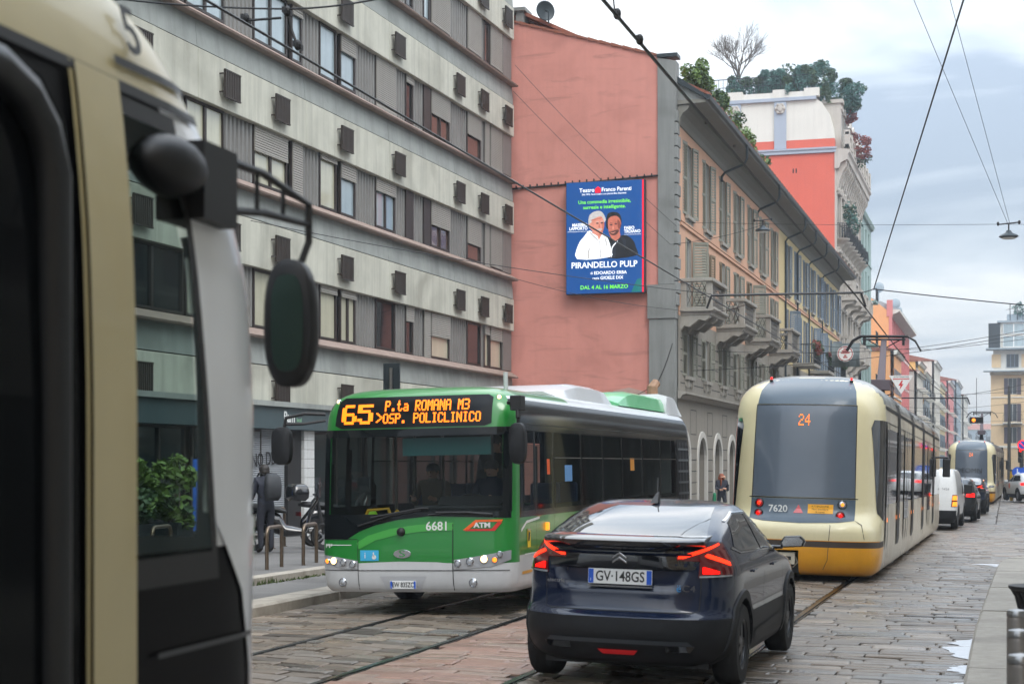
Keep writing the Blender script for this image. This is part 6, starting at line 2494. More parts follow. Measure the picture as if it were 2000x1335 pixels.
# sides
for sg in (-1, 1):
    F = side_fn(tsh, sg)
    o_ = (sg, 0, 0)
    mb = MB()
    sp_ = lambda a, b, c, d, off=.006: patch(mb, [(a, c), (b, c), (b, d), (a, d)], F, .5, off, out=o_)
    patch(mb, [(.78, 1.1), (.95, 1.0), (1.36, .98), (1.36, 2.623), (.85, 2.623), (.78, 2.494)], F, .1, .006, out=o_)
    mb.build('corner_window', m_gloss, tram, smooth=40)
    segs = [(1.4, 4.7), (4.7, 9.6), (9.6, 14.3), (14.3, 20.2), (20.2, 25.0)]
    for i, (a, b) in enumerate(segs):
        mb = MB()
        if i == 0:
            sp_(1.95, 4.5, 1.25, 2.515)
        elif i in (1, 3):
            m = (a + b) / 2
            sp_(a + .2, m - .8, 1.25, 2.515)
            mb.build('side_window', m_twin, tram)
            mb = MB()
            sp_(m + .8, b - .2, 1.25, 2.515)
        else:
            sp_(a + .2, b - .2, 1.25, 2.515)
        mb.build('side_window', m_twin, tram)
        dd = [] if i in (2, 4) else ([(1.45, 1.9)] if i == 0 else [((a + b) / 2 - .66, (a + b) / 2 - .02), ((a + b) / 2 + .02, (a + b) / 2 + .66)])
        for p, q in dd:
            mb = MB()
            sp_(p, q, .22, 2.601, .012)
            dr_ = mb.build('door', m_tside, tram)
            mb = MB()
            sp_(p + .06, q - .06, .9 if i else 1.2, 2.494, .018)
            mb.build('door_glass', m_twin, dr_)
            mb = MB()
            sp_(p - .08, p + .03, .2, 2.623, .016)
            sp_(q - .03, q + .08, .2, 2.623, .016)
            mb.build('door_seal', m_tdark, dr_)
        mb = MB()
        sp_(a + .5, a + 1.5, .35, .8, .004)
        sp_(a + .52, a + 1.48, .37, .78, .006)
        mb.build('hatch', m_tside, tram)
        mb = MB()
        for yy in (a + .3, b - .5):
            sp_(yy, yy + .1, .95, 1.02, .02)
        mb.build('side_marker', m_amber, tram)
    mb = MB()
    for j in JT:
        sp_(j - .38, j + .38, .14, 2.902, .02)
    sp_(1.38, 25, 2.816, 2.881, .01)
    sp_(1.38, 25, 2.601, 2.617, .006)
    mb.build('gasket', m_tdark, tram)
# roof ribs and units
mb = MB()
for j in JT:
    zq = [2.902, 2.978, 3.085, 3.192, 3.268, 3.321, 3.365, 3.391]
    P = [Vector((tsh.side(j, z) + .006, j, z)) for z in zq]
    P = P + [Vector((-p.x, p.y, p.z)) for p in reversed(P)]
    mb.rings([[(p.x * 1.008, p.y + d, p.z + .008) for p in P] for d in (-.3, .3)], closed=False, cap0=False, cap1=False)
for j in (2.6, 3.6, 6.0, 7.6, 11, 12.5, 15.6, 17, 18.6, 21.5, 23):
    zq = [2.924, 3.031, 3.117, 3.192, 3.268, 3.321]
    for sg in (-1, 1):
        P = [(sg * (tsh.side(j, z) + .004), z + .003) for z in zq]
        mb.rings([[(x, j + d, z) for x, z in P] for d in (-.07, .07)], closed=False, cap0=False, cap1=False)
mb.build('roof_rib', m_tdark, tram)
mb = MB()
for j in (5.2, 10.4, 12.6, 15.2, 20.6):
    for sg in (-1, 1):
        for zz_ in (2.956,):
            mb.box(min(sg * 1.1, sg * 1.17), max(sg * 1.1, sg * 1.17), j, j + .5, zz_, zz_ + .1)
for j in (9.8, 14.6, 20.4):
    mb.prism([(j, 3.354), (j + .3, 3.504), (j + 1.6, 3.504), (j + 2.2, 3.354)], 'x', -.6, .6)
mb.build('roof_unit', m_tdark, tram)
# pantograph
pt = MB()
pt.box(-.5, .5, 16.6, 18.2, 3.34, 3.5)
pt.rings([[(-.16, 17.2, 3.3), (.16, 17.2, 3.3), (.16, 17.4, 3.3), (-.16, 17.4, 3.3)], [(-.1, 16.9, 3.95), (.1, 16.9, 3.95), (.1, 17.05, 3.95), (-.1, 17.05, 3.95)]])
po = pt.build('pantograph', m_tdark, tram)
m_panto = M('pantograph_purple_grey', C(88, 78, 84), .5)
pt = MB()
pt.box(-.24, .24, 16.82, 17.1, 3.93, 4.2)
pt.rings([[(-.11, 16.9, 4.0), (.11, 16.9, 4.0), (.11, 17.05, 4.0), (-.11, 17.05, 4.0)], [(-.07, 17.7, 5.3), (.07, 17.7, 5.3), (.07, 17.78, 5.3), (-.07, 17.78, 5.3)]])
pt.tube([(-.24, 16.95, 4.1), (-.34, 16.95, 4.0), (-.3, 16.95, 3.85), (-.15, 17, 3.8)], .02, 5)
pt.tube([(.24, 16.95, 4.1), (.34, 16.95, 4.0), (.3, 16.95, 3.85), (.15, 17, 3.8)], .02, 5)
pt.build('pantograph_arm', m_panto, po, bevel=.01)
pt = MB()
for dy in (0, .25):
    pt.tube([(-.95, 17.6 + dy, 5.0), (-.8, 17.6 + dy, 5.26), (-.6, 17.6 + dy, 5.38), (.6, 17.6 + dy, 5.38), (.8, 17.6 + dy, 5.26), (.95, 17.6 + dy, 5.0)], .028, 6)
pt.tube([(-.55, 17.72, 5.3), (.55, 17.72, 5.3)], .03, 6)
for x in (-.5, .5):
    pt.box(x - .03, x + .03, 17.6, 17.85, 5.15, 5.38)
pt.tube([(0, 17.7, 5.05), (-.4, 17.7, 5.28)], .015, 4)
pt.tube([(0, 17.7, 5.05), (.4, 17.7, 5.28)], .015, 4)
pt.build('contact_bow', m_wire, po)
# mirrors near the far end, underfloor
for sg in (-1, 1):
    mb = MB()
    mb.box(min(sg * 1.15, sg * 1.5), max(sg * 1.15, sg * 1.5), 24.2, 24.3, 2.3, 2.36)
    mb.box(min(sg * 1.34, sg * 1.56), max(sg * 1.34, sg * 1.56), 24.2, 24.35, 1.75, 2.3)
    mb.build('mirror', m_tdark, tram, bevel=.03)
MB().box(-1.05, 1.05, 1, 25, .06, .3).build('underfloor', m_tdark, tram)
tram2 = copy_tree(tram)
tram2['label'] = 'second cream and grey tram far ahead with graffiti on its grey rear'
tram2.location = (-1.8, 91, -.24)
tram2.rotation_euler = (0, R(.5), R(-1.0))
for c in tram2.children:
    if c.name.startswith('lamp_panel') or c.name.startswith('rear_screen'):
        for d in list(c.children):
            if d.name.startswith('fleet_number'):
                bpy.data.objects.remove(d)
    if c.name.startswith('rear_screen'):
        text('DEOMN', .34, m_tdark, c, (-.1, TA(0, 1.7).y - .012, 1.75), (R(85), 0, 0), 'graffiti', sx=1.1)

# ================================================================ near tram passing on the left edge
m_ncream = M('near_tram_cream', C(196, 182, 138), .35, coat=.3, var=.05)
m_nwhite = M('near_tram_white', C(238, 240, 242), .3, coat=.5)
m_nblack = M('near_tram_black', (.005, .005, .006), .3, spec=.05)
m_nmatt = M('near_tram_matt_black', (.012, .012, .013), .5)
m_nglass = clear_glass('near_tram_cab_glass', (.70, .78, .76), .86)
m_ndoor = M('near_tram_door_glass', (.004, .005, .006), .1, spec=.05)
nk = []
NK = [(0.15, 1.1, 0.35, 12, 5, 4, 0.75, 0.5), (0.4, 1.18, 0.1, 12, 5, 4, 0.75, 0.5), (0.9, 1.2, 0.03, 12, 5, 4, 0.75, 0.5), (1.3, 1.2, 0.03, 12, 5, 4, 0.75, 0.5), (1.97, 1.2, 0.0, 12, 5, 4, 0.75, 0.5), (2.404, 1.19, 0.03, 12, 5, 4, 0.75, 0.5), (2.674, 1.17, 0.14, 12, 5, 4, 0.75, 0.5), (2.967, 1.13, 0.34, 12, 4, 4, 0.75, 0.5), (3.143, 1.06, 0.55, 12, 4, 4, 0.75, 0.5), (3.237, 0.94, 0.8, 11.9, 4, 4, 0.7, 0.5), (3.296, 0.7, 1.2, 11.7, 4, 3, 0.5, 0.4), (3.32, 0.4, 1.55, 11.4, 4, 3, 0.5, 0.4)]
nsh = Shell(NK)
nt_ = thing('near_tram', 'big dark cream-trimmed tram cab passing very close along the left edge, with black mirror', 'tram', (-3.42, 4.93, 0), (0, 0, R(180 + 2.5)))
NA = ARC(nsh)
# in local space the nose is y=0 and the side facing the street camera is -x
def nskip(x, y, z):
    if 1.62 < z < 2.80:
        if .64 + (z - 1.62) * .14 < y < 1.14 and abs(x) > .7:
            return True
        if y < .30 and abs(x) < .9:
            return True
    return False
def nmi(x, y, z):
    if z > 2.86:
        return 0 if y > .62 else 1
    if y < (.84 if z > 1.66 else .30):
        return 1 if z > .3 else 2
    return 2
zs = frange(.15, 1.5, .15) + frange(1.54, 2.86, .05) + frange(2.9, 3.32, .025)
nsh.mesh(zs, 26, 90, nmi, nskip).build('body', [m_ncream, m_nwhite, m_nblack], nt_, smooth=40)
for sg in (-1, 1):
    F = side_fn(nsh, sg)
    o_ = (sg, 0, 0)
    mb = MB()
    patch(mb, [(1.14, .2), (1.37, .2), (1.37, 2.87), (1.14, 2.87)], F, .1, .02, out=o_)
    patch(mb, [(1.37, .2), (1.39, .2), (1.39, 2.87), (1.37, 2.87)], F, .1, .012, out=o_)
    mb.build('door_pillar', m_ncream, nt_, smooth=40)
    mb = MB()
    patch(mb, [(.60, 1.62), (1.15, 1.62), (1.15, 2.80), (.82, 2.80), (.74, 2.4)], F, .1, .002, out=o_)
    nw = MB()
    patch(nw, [(.24, .3), (.34, 1.25), (.42, 1.5), (.62, 1.72), (.24, 1.72)], F, .05, .007, out=o_)
    nw.build('nose_panel', m_nwhite, nt_, smooth=40)
    mb.build('cab_window', m_nglass, nt_, smooth=40)
    mb = MB()
    patch(mb, [(.60, 1.55), (1.16, 1.55), (1.16, 1.63), (.65, 1.63), (.76, 2.4), (.83, 2.79), (1.16, 2.79), (1.16, 2.84), (.80, 2.84), (.72, 2.4)], F, .1, .008, out=o_)
    mb.build('window_seal', m_nmatt, nt_, smooth=40)
    mb = MB()
    for y0, y1 in ((1.42, 2.3), (2.4, 3.3), (3.6, 4.9), (5.1, 6.4), (6.8, 8.6)):
        patch(mb, [(y0, .5), (y1, .5), (y1, 2.7), (y1 - .1, 2.8), (y0 + .1, 2.8), (y0, 2.7)], F, .4, .006, out=o_)
    mb.build('side_window', m_ndoor, nt_)
    mb = MB()
    P = [(1.54, .4), (1.54, 2.56), (1.57, 2.66), (1.64, 2.73), (1.76, 2.77), (2.3, 2.78)]
    pts = [F(a, b) + Vector((sg * .02, 0, 0)) for a, b in P]
    mb.tube(pts, .05, 8)
    mb.build('door_frame', M('near_tram_rubber', (.016, .017, .019), .4), nt_, smooth=50)
    mb = MB()
    patch(mb, [(.62, 2.85), (3.2, 2.84), (3.2, 2.87), (.62, 2.88)], F, .2, .012, out=o_)
    mb.build('trim_strip', m_nmatt, nt_)
    mb = MB()
    patch(mb, [(.34, 1.36), (1.0, 1.36), (1.0, 1.375), (.34, 1.375)], F, .1, .012, out=o_)
    mb.build('trim_strip', M('trim_grey', C(70, 72, 76), .3, metal=.5), nt_)
    tq = F(1.0, 3.03)
    text('5', .2, m_nmatt, nt_, (tq.x + sg * .02, tq.y, tq.z), (R(74), 0, R(90 * sg)), 'roof_lettering')
    mb = MB()
    patch(mb, [(.66, 2.93), (1.12, 2.92), (1.12, 2.945), (.66, 2.955)], F, .1, .01, out=o_)
    mb.build('roof_line', m_nmatt, nt_)
    mb = MB()
    mb.blob((sg * 1.17, .85, 2.70), (.09, .17, .085), 8)
    mb.box(min(sg * 1.08, sg * 1.23), max(sg * 1.08, sg * 1.23), .52, .75, 2.57, 2.79)
    jt = mb.build('mirror_joint', m_nmatt, nt_, smooth=45)
    mb = MB()
    mb.tube([(sg * 1.2, .6, 2.77), (sg * 1.22, .3, 2.77), (sg * 1.25, -.02, 2.72)], [.014, .013, .01], 6)
    mb.tube([(sg * 1.2, .56, 2.62), (sg * 1.22, .3, 2.65), (sg * 1.25, -.02, 2.655)], [.014, .013, .01], 6)
    for y, za, zb in ((.35, 2.77, 2.64), (.14, 2.75, 2.65)):
        mb.tube([(sg * 1.22, y, za), (sg * 1.22, y, zb)], .008, 5)
    mb.tube([(sg * 1.25, -.01, 2.72), (sg * 1.25, -.01, 2.60), (sg * 1.22, .03, 2.48)], .012, 6)
    mb.build('mirror_arm', m_nmatt, jt)
    mb = MB()
    cx, cy, cz = sg * 1.215, .04, 2.33
    rs = []
    for yy, s_ in ((.05, .9), (.04, 1), (-.01, 1), (-.05, .85), (-.08, .55)):
        rs.append([(cx + .085 * s_ * (abs(math.cos(t)) ** .75) * (1 if math.cos(t) > 0 else -1), cy + yy, cz + .205 * s_ * (abs(math.sin(t)) ** .8) * (1 if math.sin(t) > 0 else -1)) for t in [6.2832 * i / 32 for i in range(32)]])
    mb.rings(rs)
    mi_ = mb.build('mirror', m_nmatt, jt, smooth=45)
    mb = MB()
    mb.face([(cx + .055 * (abs(math.cos(t)) ** .6) * (1 if math.cos(t) > 0 else -1), cy + .054, cz + .155 * (abs(math.sin(t)) ** .7) * (1 if math.sin(t) > 0 else -1)) for t in [6.2832 * i / 28 for i in range(28)]])
    mb.build('mirror_glass', M('near_mirror_glass', C(70, 86, 80), .06, metal=1), mi_)
# windscreen and cab floor
mb = MB()
patch(mb, [(-.88, 1.62), (.88, 1.62), (.86, 2.80), (-.86, 2.80)], NA, .1, .002)
mb.build('windscreen', m_nglass, nt_, smooth=40)
mb = MB()
mb.box(-1.05, 1.05, .4, 1.2, 1.1, 1.5)
mb.box(-1.12, 1.12, 1.42, 1.46, .4, 3.0)
mb.build('cab_interior', m_nmatt, nt_)

# ================================================================ street furniture
m_rack = M('rack_steel_bronze', C(112, 98, 84), .35, metal=.7, var=.2, scale=14)
def hoop(x, y, lab, dx=-.12, ln=.82, z=None):
    z = pave_z(y) - .01 if z is None else z
    t = thing('bike_rack', lab, 'bike rack', (x, y, z), 0, 'hoop bike racks on the left pavement')
    mb = MB()
    pts = [(0, 0, 0), (0, 0, .66)]
    for i in range(7):
        a = math.pi / 2 * i / 6
        pts.append((dx * .12 * (1 - math.cos(a)), .12 * (1 - math.cos(a)), .66 + .12 * math.sin(a)))
    for i in range(7):
        a = math.pi / 2 * i / 6
        pts.append((dx * (1 - .12 * math.cos(a)) if i < 6 else dx, ln - .12 + .12 * math.sin(a), .66 + .12 * math.cos(a)))
    pts += [(dx, ln, 0)]
    mb.tube(pts, .032, 8)
    mb.build('hoop', m_rack, t, smooth=50)
    mb = MB()
    for px, py in ((0, 0), (dx, ln)):
        mb.lathe([(.06, 0), (.06, .012), (.033, .014)], (px, py, 0), 'z', 12)
    mb.build('base_flange', m_rack, t)
hoop(-11.15, 24.0, 'steel hoop rack nearest the near tram, left of the bus')
hoop(-11.12, 25.35, 'steel hoop rack partly hidden by the bus front corner')
hoop(-13.95, 30.3, 'steel hoop rack farther back beside the parked scooters', z=.2)
hoop(-12.94, 23.6, 'pale steel hoop rack seen through the near tram cab window')

# scooters
m_scoot = M('scooter_black', (.010, .010, .012), .15, coat=.8)
m_seat = M('scooter_seat', (.012, .012, .012), .6)
def scooter(label, loc, rz, box=True):
    t = thing('scooter', label, 'scooter', loc, rz, 'scooters parked on the left pavement')
    for y in (.0, 1.35):
        mb = MB()
        mb.lathe([(.16, -.05), (.24, -.06), (.27, -.03), (.27, .03), (.24, .06), (.16, .05)], (0, 0, 0), 'x', 24, 0, False)
        w = mb.build('wheel', m_tyre, t, smooth=40, loc=(0, y, .27))
        mb = MB()
        mb.lathe([(.165, -.03), (.165, .03)], (0, 0, 0), 'x', 24, 0, False)
        mb.lathe([(.05, -.05), (.05, .05)], (0, 0, 0), 'x', 12)
        for i in range(5):
            a = 6.2832 * i / 5
            mb.tube([(0, 0, 0), (0, .165 * math.cos(a), .165 * math.sin(a))], .016, 5)
        mb.build('rim', m_rims, w)
    mb = MB()
    sec = [(-.25, .45, .06, .12), (-.05, .58, .15, .2), (.25, .6, .17, .22), (.5, .5, .15, .2), (.62, .38, .16, .12), (.95, .36, .15, .07), (1.02, .5, .2, .12), (1.1, .8, .2, .16), (1.22, 1.0, .12, .1)]
    mb.rings([[(w * math.cos(a), y, z + h * math.sin(a)) for a in [6.2832 * i / 14 for i in range(14)]] for y, z, w, h in sec])
    mb.build('bodywork', m_scoot, t, smooth=50)
    mb = MB()
    mb.rings([[(w * math.cos(a), y, z + h * math.sin(a)) for a in [6.2832 * i / 14 for i in range(14)]] for y, z, w, h in ((-.3, .84, .06, .03), (-.2, .85, .15, .06), (.2, .82, .17, .07), (.5, .78, .13, .06), (.62, .74, .05, .03))])
    mb.build('seat', m_seat, t, smooth=50)
    mb = MB()
    mb.tube([(-.3, 1.15, 1.08), (-.12, 1.2, 1.06), (.12, 1.2, 1.06), (.3, 1.15, 1.08)], .018, 6)
    for sx in (-1, 1):
        mb.tube([(sx * .2, 1.2, 1.07), (sx * .3, 1.25, 1.22)], .01, 5)
        mb.blob((sx * .32, 1.25, 1.26), (.07, .02, .05), 5)
    mb.tube([(0, 1.2, 1.0), (0, 1.35, .27)], .035, 6)
    mb.build('handlebar', m_black, t)
    mb = MB()
    mb.rings([[(.02 + x, 1.24 + (.0 if z < 1.2 else -.06), z) for x in (-.2, .2)] + [(.2, 1.26, z), (-.2, 1.26, z)] for z in (1.02, 1.2, 1.4)])
    mb.build('windshield', M('smoked_screen', C(60, 64, 68), .1, spec=.8), t)
    mb = MB()
    mb.box(-.09, .09, -.34, -.31, .62, .70)
    mb.build('tail_light', m_tred, t)
    mb = MB()
    mb.tube([(.17, -.2, .32), (.17, .3, .3)], .05, 8)
    mb.build('exhaust', m_steel, t)
    if box:
        mb = MB()
        mb.rings([[(w * (abs(math.cos(a)) ** .5) * (1 if math.cos(a) > 0 else -1), -.35 + l * (abs(math.sin(a)) ** .5) * (1 if math.sin(a) > 0 else -1), z) for a in [6.2832 * i / 20 for i in range(20)]] for w, l, z in ((.16, .14, .92), (.22, .19, .98), (.23, .2, 1.08), (.225, .2, 1.1), (.21, .18, 1.2), (.13, .11, 1.26))])
        mb.build('top_box', m_scoot, t, smooth=45)
    return t
scooter('black scooter with a top box and silver wheel beside the bus front', (-13.35, 30.9, .22), R(-38))
scooter('dark scooter behind the man with a backpack', (-13.75, 29.0, .22), R(-70), False)

# right pavement
m_boll = M('bollard_steel', C(128, 122, 116), .38, metal=.45, var=.12, scale=10)
for y, lab in ((8.05, 'nearest steel bollard at the bottom right corner'), (9.25, 'middle steel bollard of the three at the bottom right'), (10.5, 'farthest steel bollard, next to the black litter bin')):
    t = thing('bollard', lab, 'bollard', (.065, y, pave_z(y) + .03), 0, 'steel bollards on the right pavement')
    mb = MB()
    mb.lathe([(.062, 0), (.062, .80), (.058, .815), (.056, .82)], (0, 0, 0), 'z', 28)
    mb.build('post', m_boll, t, smooth=35)
    mb = MB()
    mb.lathe([(.0625, .82), (.0625, .842), (.055, .856), (.001, .866)], (0, 0, 0), 'z', 28)
    mb.build('cap', M('bollard_cap', C(150, 150, 150), .3, metal=.9), t, smooth=40)
t = thing('litter_bin', 'black slatted litter bin with a flared rim at the right edge', 'litter bin', (.27, 12.4, pave_z(12) + .03))
mb = MB()
for i in range(26):
    a = 6.2832 * i / 26
    c_, s_ = math.cos(a), math.sin(a)
    mb.tube([(r * c_, r * s_, z) for r, z in ((.17, .12), (.175, .5), (.18, .72), (.2, .8), (.235, .86))], .014, 5)
mb.build('slat', m_black, t)
mb = MB()
mb.lathe([(.235, .84), (.255, .855), (.255, .875), (.225, .875)], (0, 0, 0), 'z', 30)
for z in (.14, .62):
    mb.lathe([(.19, z), (.198, z), (.198, z + .07), (.19, z + .07)], (0, 0, 0), 'z', 30, 0, False)
mb.build('rim', m_black, t, smooth=30)
mb = MB()
mb.lathe([(.15, .1), (.165, .8)], (0, 0, 0), 'z', 20)
mb.lathe([(.14, 0), (.06, .03), (.05, .1)], (0, 0, 0), 'z', 16)
mb.build('liner', m_clad, t)
t = thing('bollard', 'slim black post farther along the right edge beyond the bin', 'bollard', (.36, 17, pave_z(17) + .03))
MB().lathe([(.03, 0), (.03, .9), (.045, .92), (.045, .98), (.001, 1.0)], (0, 0, 0), 'z', 12).build('post', m_black, t, smooth=40)

# back of a traffic sign behind the bus
t = thing('road_sign', 'dark back of a tall sign board on a grey pole behind the bus', 'road sign', (-12.45, 33, .2))
mb = MB()
mb.tube([(0, -.06, 0), (0, -.06, 3.7)], .04, 10)
mb.build('pole', m_steel, t, smooth=40)
mb = MB()
mb.box(-.18, .18, 0, .03, 3.15, 3.8)
mb.box(-.18, -.165, -.03, 0, 3.15, 3.8)
mb.box(.165, .18, -.03, 0, 3.15, 3.8)
mb.build('board', m_gutter, t)

# planters by the shop
def planter(x, y, lab, seed):
    t = bush('planter_shrub', lab, 'shrub', [((x, y, 1.45), (.55, .6, .6)), ((x + .1, y, 1.0), (.4, .4, .4))], 1500, .09, m_leaf, seed, [((x, y, .6), (x, y, 1.4), .03), ((x + .1, y, .6), (x + .3, y - .2, 1.5), .02)], mats=[m_leaf, m_leafd], group='planters in front of the shop')
    mb = MB()
    mb.rings([[(-w, -w, z), (w, -w, z), (w, w, z), (-w, w, z)] for w, z in ((.26, -.4), (.34, .12), (.37, .12), (.37, .18), (.3, .18), (.28, .1))])
    mb.build('pot', m_gutter, t)
for x, y, lab, sd in ((-15.3, 25.6, 'leafy oleander in a dark pot, leftmost one seen through the cab window', 61), (-15.3, 27.0, 'leafy oleander in a dark pot, middle one seen through the cab window', 62), (-15.2, 28.4, 'leafy oleander in a dark pot beside the blue banner', 63)):
    planter(x, y, lab, sd)
t = thing('feather_banner', 'tall blue banner standing among the potted oleanders', 'banner', (-15.2, 29.6, .22))
mb = MB()
mb.box(-.02, .02, -.3, .3, .35, 1.75)
mb.build('cloth', M('banner_blue', C(40, 96, 190), .6, var=.1), t)
mb = MB()
mb.tube([(0, -.32, 0), (0, -.32, 1.8)], .02, 6)
mb.box(-.2, .2, -.5, .3, 0, .03)
mb.build('stand', m_steel, t)

# lamps hung on wires
def hung_lamp(lab, loc):
    t = thing('street_lamp', lab, 'street lamp', loc, R(20), 'lamps hung on wires over the street')
    mb = MB()
    mb.lathe([(.001, .0), (.2, .01), (.27, .05), (.24, .09), (.1, .15), (.06, .22), (.001, .23)], (0, 0, 0), 'z', 20)
    mb.build('shade', m_gutter, t, smooth=40)
    mb = MB()
    mb.lathe([(.001, -.03), (.17, -.01), (.2, .012)], (0, 0, 0), 'z', 18)
    mb.build('diffuser', m_white, t, smooth=40)
    mb = MB()
    mb.tube([(0, 0, .2), (0, 0, .42)], .02, 6)
    mb.tube([(-.3, 0, .38), (.3, 0, .45)], .02, 5)
    mb.blob((-.3, 0, .4), (.04, .04, .06), 5)
    mb.blob((.3, 0, .45), (.04, .04, .06), 5)
    mb.build('hanger', m_wire, t)
hung_lamp('hanging street lamp on two wires at the right edge of the sky', (.07, 48.0, 8.1))
hung_lamp('hanging street lamp in front of the peach upper windows', (-8.13, 58.1, 9.95))

# ---------------------------------------------------------------- overhead wires
def wire(lab, pts, r=.012, sag=.0, name='overhead_wire', group='overhead tram wires', n=10):
    out = []
    for a, b in zip(pts, pts[1:]):
        for i in range(n):
            t = i / n
            p = Vector(a).lerp(Vector(b), t)
            p.z -= sag * 4 * t * (1 - t)
            out.append(p)
    out.append(Vector(pts[-1]))
    return tag(MB().tube(out, r, 5).build(name, m_wire), lab, 'wire', group)
wire('thick contact wire crossing the salmon gable top down to the pantograph', [(-3.1, -10, 5.62), (-3.1, 13.5, 5.6), (-3.1, 36, 5.5), (-3.15, 62, 5.2), (-2.6, 95, 5.2), (-2, 180, 5.2)], .017)
wire('contact wire slanting across the office block and blue screen', [(-6.1, -10, 5.6), (-6.1, 13.6, 5.56), (-6.05, 35, 5.42), (-6.1, 70, 5.3), (-5.9, 180, 5.3)], .013)
wire('horizontal black span bar between the two contact wires above the balconies', [(-6.05, 34.8, 5.15), (-5.95, 34.8, 5.42), (-2.95, 35.9, 5.5), (-2.85, 35.9, 5.2)], .026, name='span_bar')
wire('thin stay wire from the cream parapet to the left end of the span bar', [(-15.45, 32.45, 7.06), (-5.95, 34.8, 5.45)], .008, .12)
wire('stay wire from the span bar node out to the right edge', [(-2.95, 35.9, 5.5), (-2.71, 36.2, 5.6), (.35, 35.6, 5.12), (4.45, 34.8, 4.9)], .012, .01)
wire('long diagonal stay from the node up to the top right', [(-2.71, 36.23, 5.59), (-.49, 20.72, 7.45), (4.4, -12, 11)], .012, .0)
wire('cross span with insulators at the top left over the office block', [(-16.6, 14.4, 6.6), (-7.89, 13.83, 6.2), (-6.13, 13.62, 5.92), (-5.17, 13.38, 5.87), (4.45, 11.5, 6.6)], .009, .02)
wire('short hanger arm holding the left contact wire', [(-6.13, 13.62, 5.92), (-6.1, 13.64, 5.75), (-6.04, 13.65, 5.58)], .014)
wire('short pull-off arm left of the hanger', [(-6.57, 13.7, 5.87), (-6.2, 13.64, 5.85)], .012)
wire('thin hanger wire meeting the thick contact wire at the top', [(-3.2, 13.5, 6.4), (-3.13, 13.57, 5.62)], .007)
for nm, p, lab in (('insulator', (-6.57, 13.7, 5.89), 'left insulator on the top left cross span'), ('insulator', (-6.13, 13.62, 5.90), 'middle insulator on the top left cross span'), ('insulator', (-6.04, 13.65, 5.6), 'clamp where the hanger arm meets the left contact wire'), ('insulator', (-3.12, 13.6, 5.64), 'upper clamp on the thick contact wire over the gable'), ('insulator', (-3.1, 14.4, 5.62), 'lower clamp on the thick contact wire over the gable')):
    t = MB()
    t.blob((0, 0, 0), (.035, .035, .05), 6)
    t.box(-.012, .012, -.09, .09, -.03, .02)
    tag(t.build(nm, m_wire, None, loc=p), lab, 'insulator', 'clamps and insulators on the wires')
wire('left one of two thin wires holding the lamp on the right', [(.05, 48, 8.5), (-1.7, 32.9, 10.79), (-3.2, 20, 12.8)], .006)
wire('right one of two thin wires holding the lamp on the right', [(.1, 48, 8.5), (-1.03, 33.1, 10.79), (-2.0, 20, 12.9)], .006)
wire('very thin horizontal wire from the peach front past the lamp', [(-10.6, 56, 10.1), (.07, 48.05, 8.5), (4.4, 45, 8.0)], .006, .05)
wire('upper thin wire over the salmon gable to the peach front', [(-16.1, 54.6, 15.5), (-10.55, 54.85, 9.8)], .009, .15)
wire('lower thin wire over the salmon gable to the peach front', [(-16.15, 54.55, 14.6), (-10.75, 54.8, 9.2), (-8.13, 58.1, 10.2)], .009, .1)
wire('thin sagging wire across the foot of the blue screen', [(-15.9, 52.8, 8.1), (-10.5, 54.8, 7.0), (-6.0, 40, 5.7)], .009, .15)
wire('thin loose cable low on the salmon gable behind the bus roof', [(-12.6, 54.9, 4.0), (-11.2, 54.85, 4.6), (-10.7, 54.9, 5.9)], .012, .1)
wire('far cross span just above the pantograph', [(-10.4, 57, 5.1), (-4.46, 56, 5.35), (.6, 60.7, 6.4)], .011, .05)
wire('far cross span rising to the right behind the pantograph', [(-10.4, 62, 6.1), (-3.6, 63, 6.1), (3, 66, 7.4)], .011, .1)
wire('far black span bar beside the white warning triangle', [(-3.6, 61.6, 4.25), (-1.37, 64.3, 4.32), (-1.3, 64.4, 4.1)], .024, name='span_bar')
for i, (y, z0, z1) in enumerate(((72, 7.2, 7.6), (82, 5.5, 6.4), (95, 6.9, 6.2), (110, 5.9, 6.3), (130, 6.4, 6.1), (155, 6.1, 6.2))):
    wire('faint far span wire across the hazy end of the street', [(-10.3, y, z0), (-3, y + .5, min(z0, z1) - .5), (4.5, y, z1)], .011, .1, group='faint far span wires')
# warning triangle and tram signal hung on the wires
t = thing('warning_triangle', 'white triangular hanging sign with a red lightning bolt above the tram', 'sign', (-3.75, 63.6, 4.95), 0)
mb = MB()
mb.prism([(-.45, .22), (.45, .22), (0, -.48)], 'y', -.01, .01)
mb.build('plate', m_white, t)
mb = MB()
mb.prism([(.015, .03), (-.1, -.16), (-.02, -.16), (-.06, -.32), (.09, -.1), (.015, -.1), (.07, .03)], 'y', -.016, -.0105)
mb.box(-.3, .3, -.016, -.0105, .07, .1)
mb.build('bolt', m_emr if False else M('bolt_red', C(200, 40, 40), .5), t)
text('ALTA TENSIONE', .075, m_plink, t, (0, -.014, .16), (R(90), 0, 0), 'lettering', ext=.001)
t = thing('tram_signal', 'small hanging signal with an amber light over the second tram', 'signal', (-1.28, 77.9, 3.84))
mb = MB()
mb.box(-.3, .3, -.12, .12, -.14, .14)
mb.tube([(0, 0, .2), (0, 0, 1.9)], .015, 5)
mb.build('housing', m_black, t, bevel=.03)
mb = MB()
mb.lathe([(.085, -.125), (.001, -.14)], (-.12, 0, 0), 'y', 14)
mb.build('lens', m_amber, t)

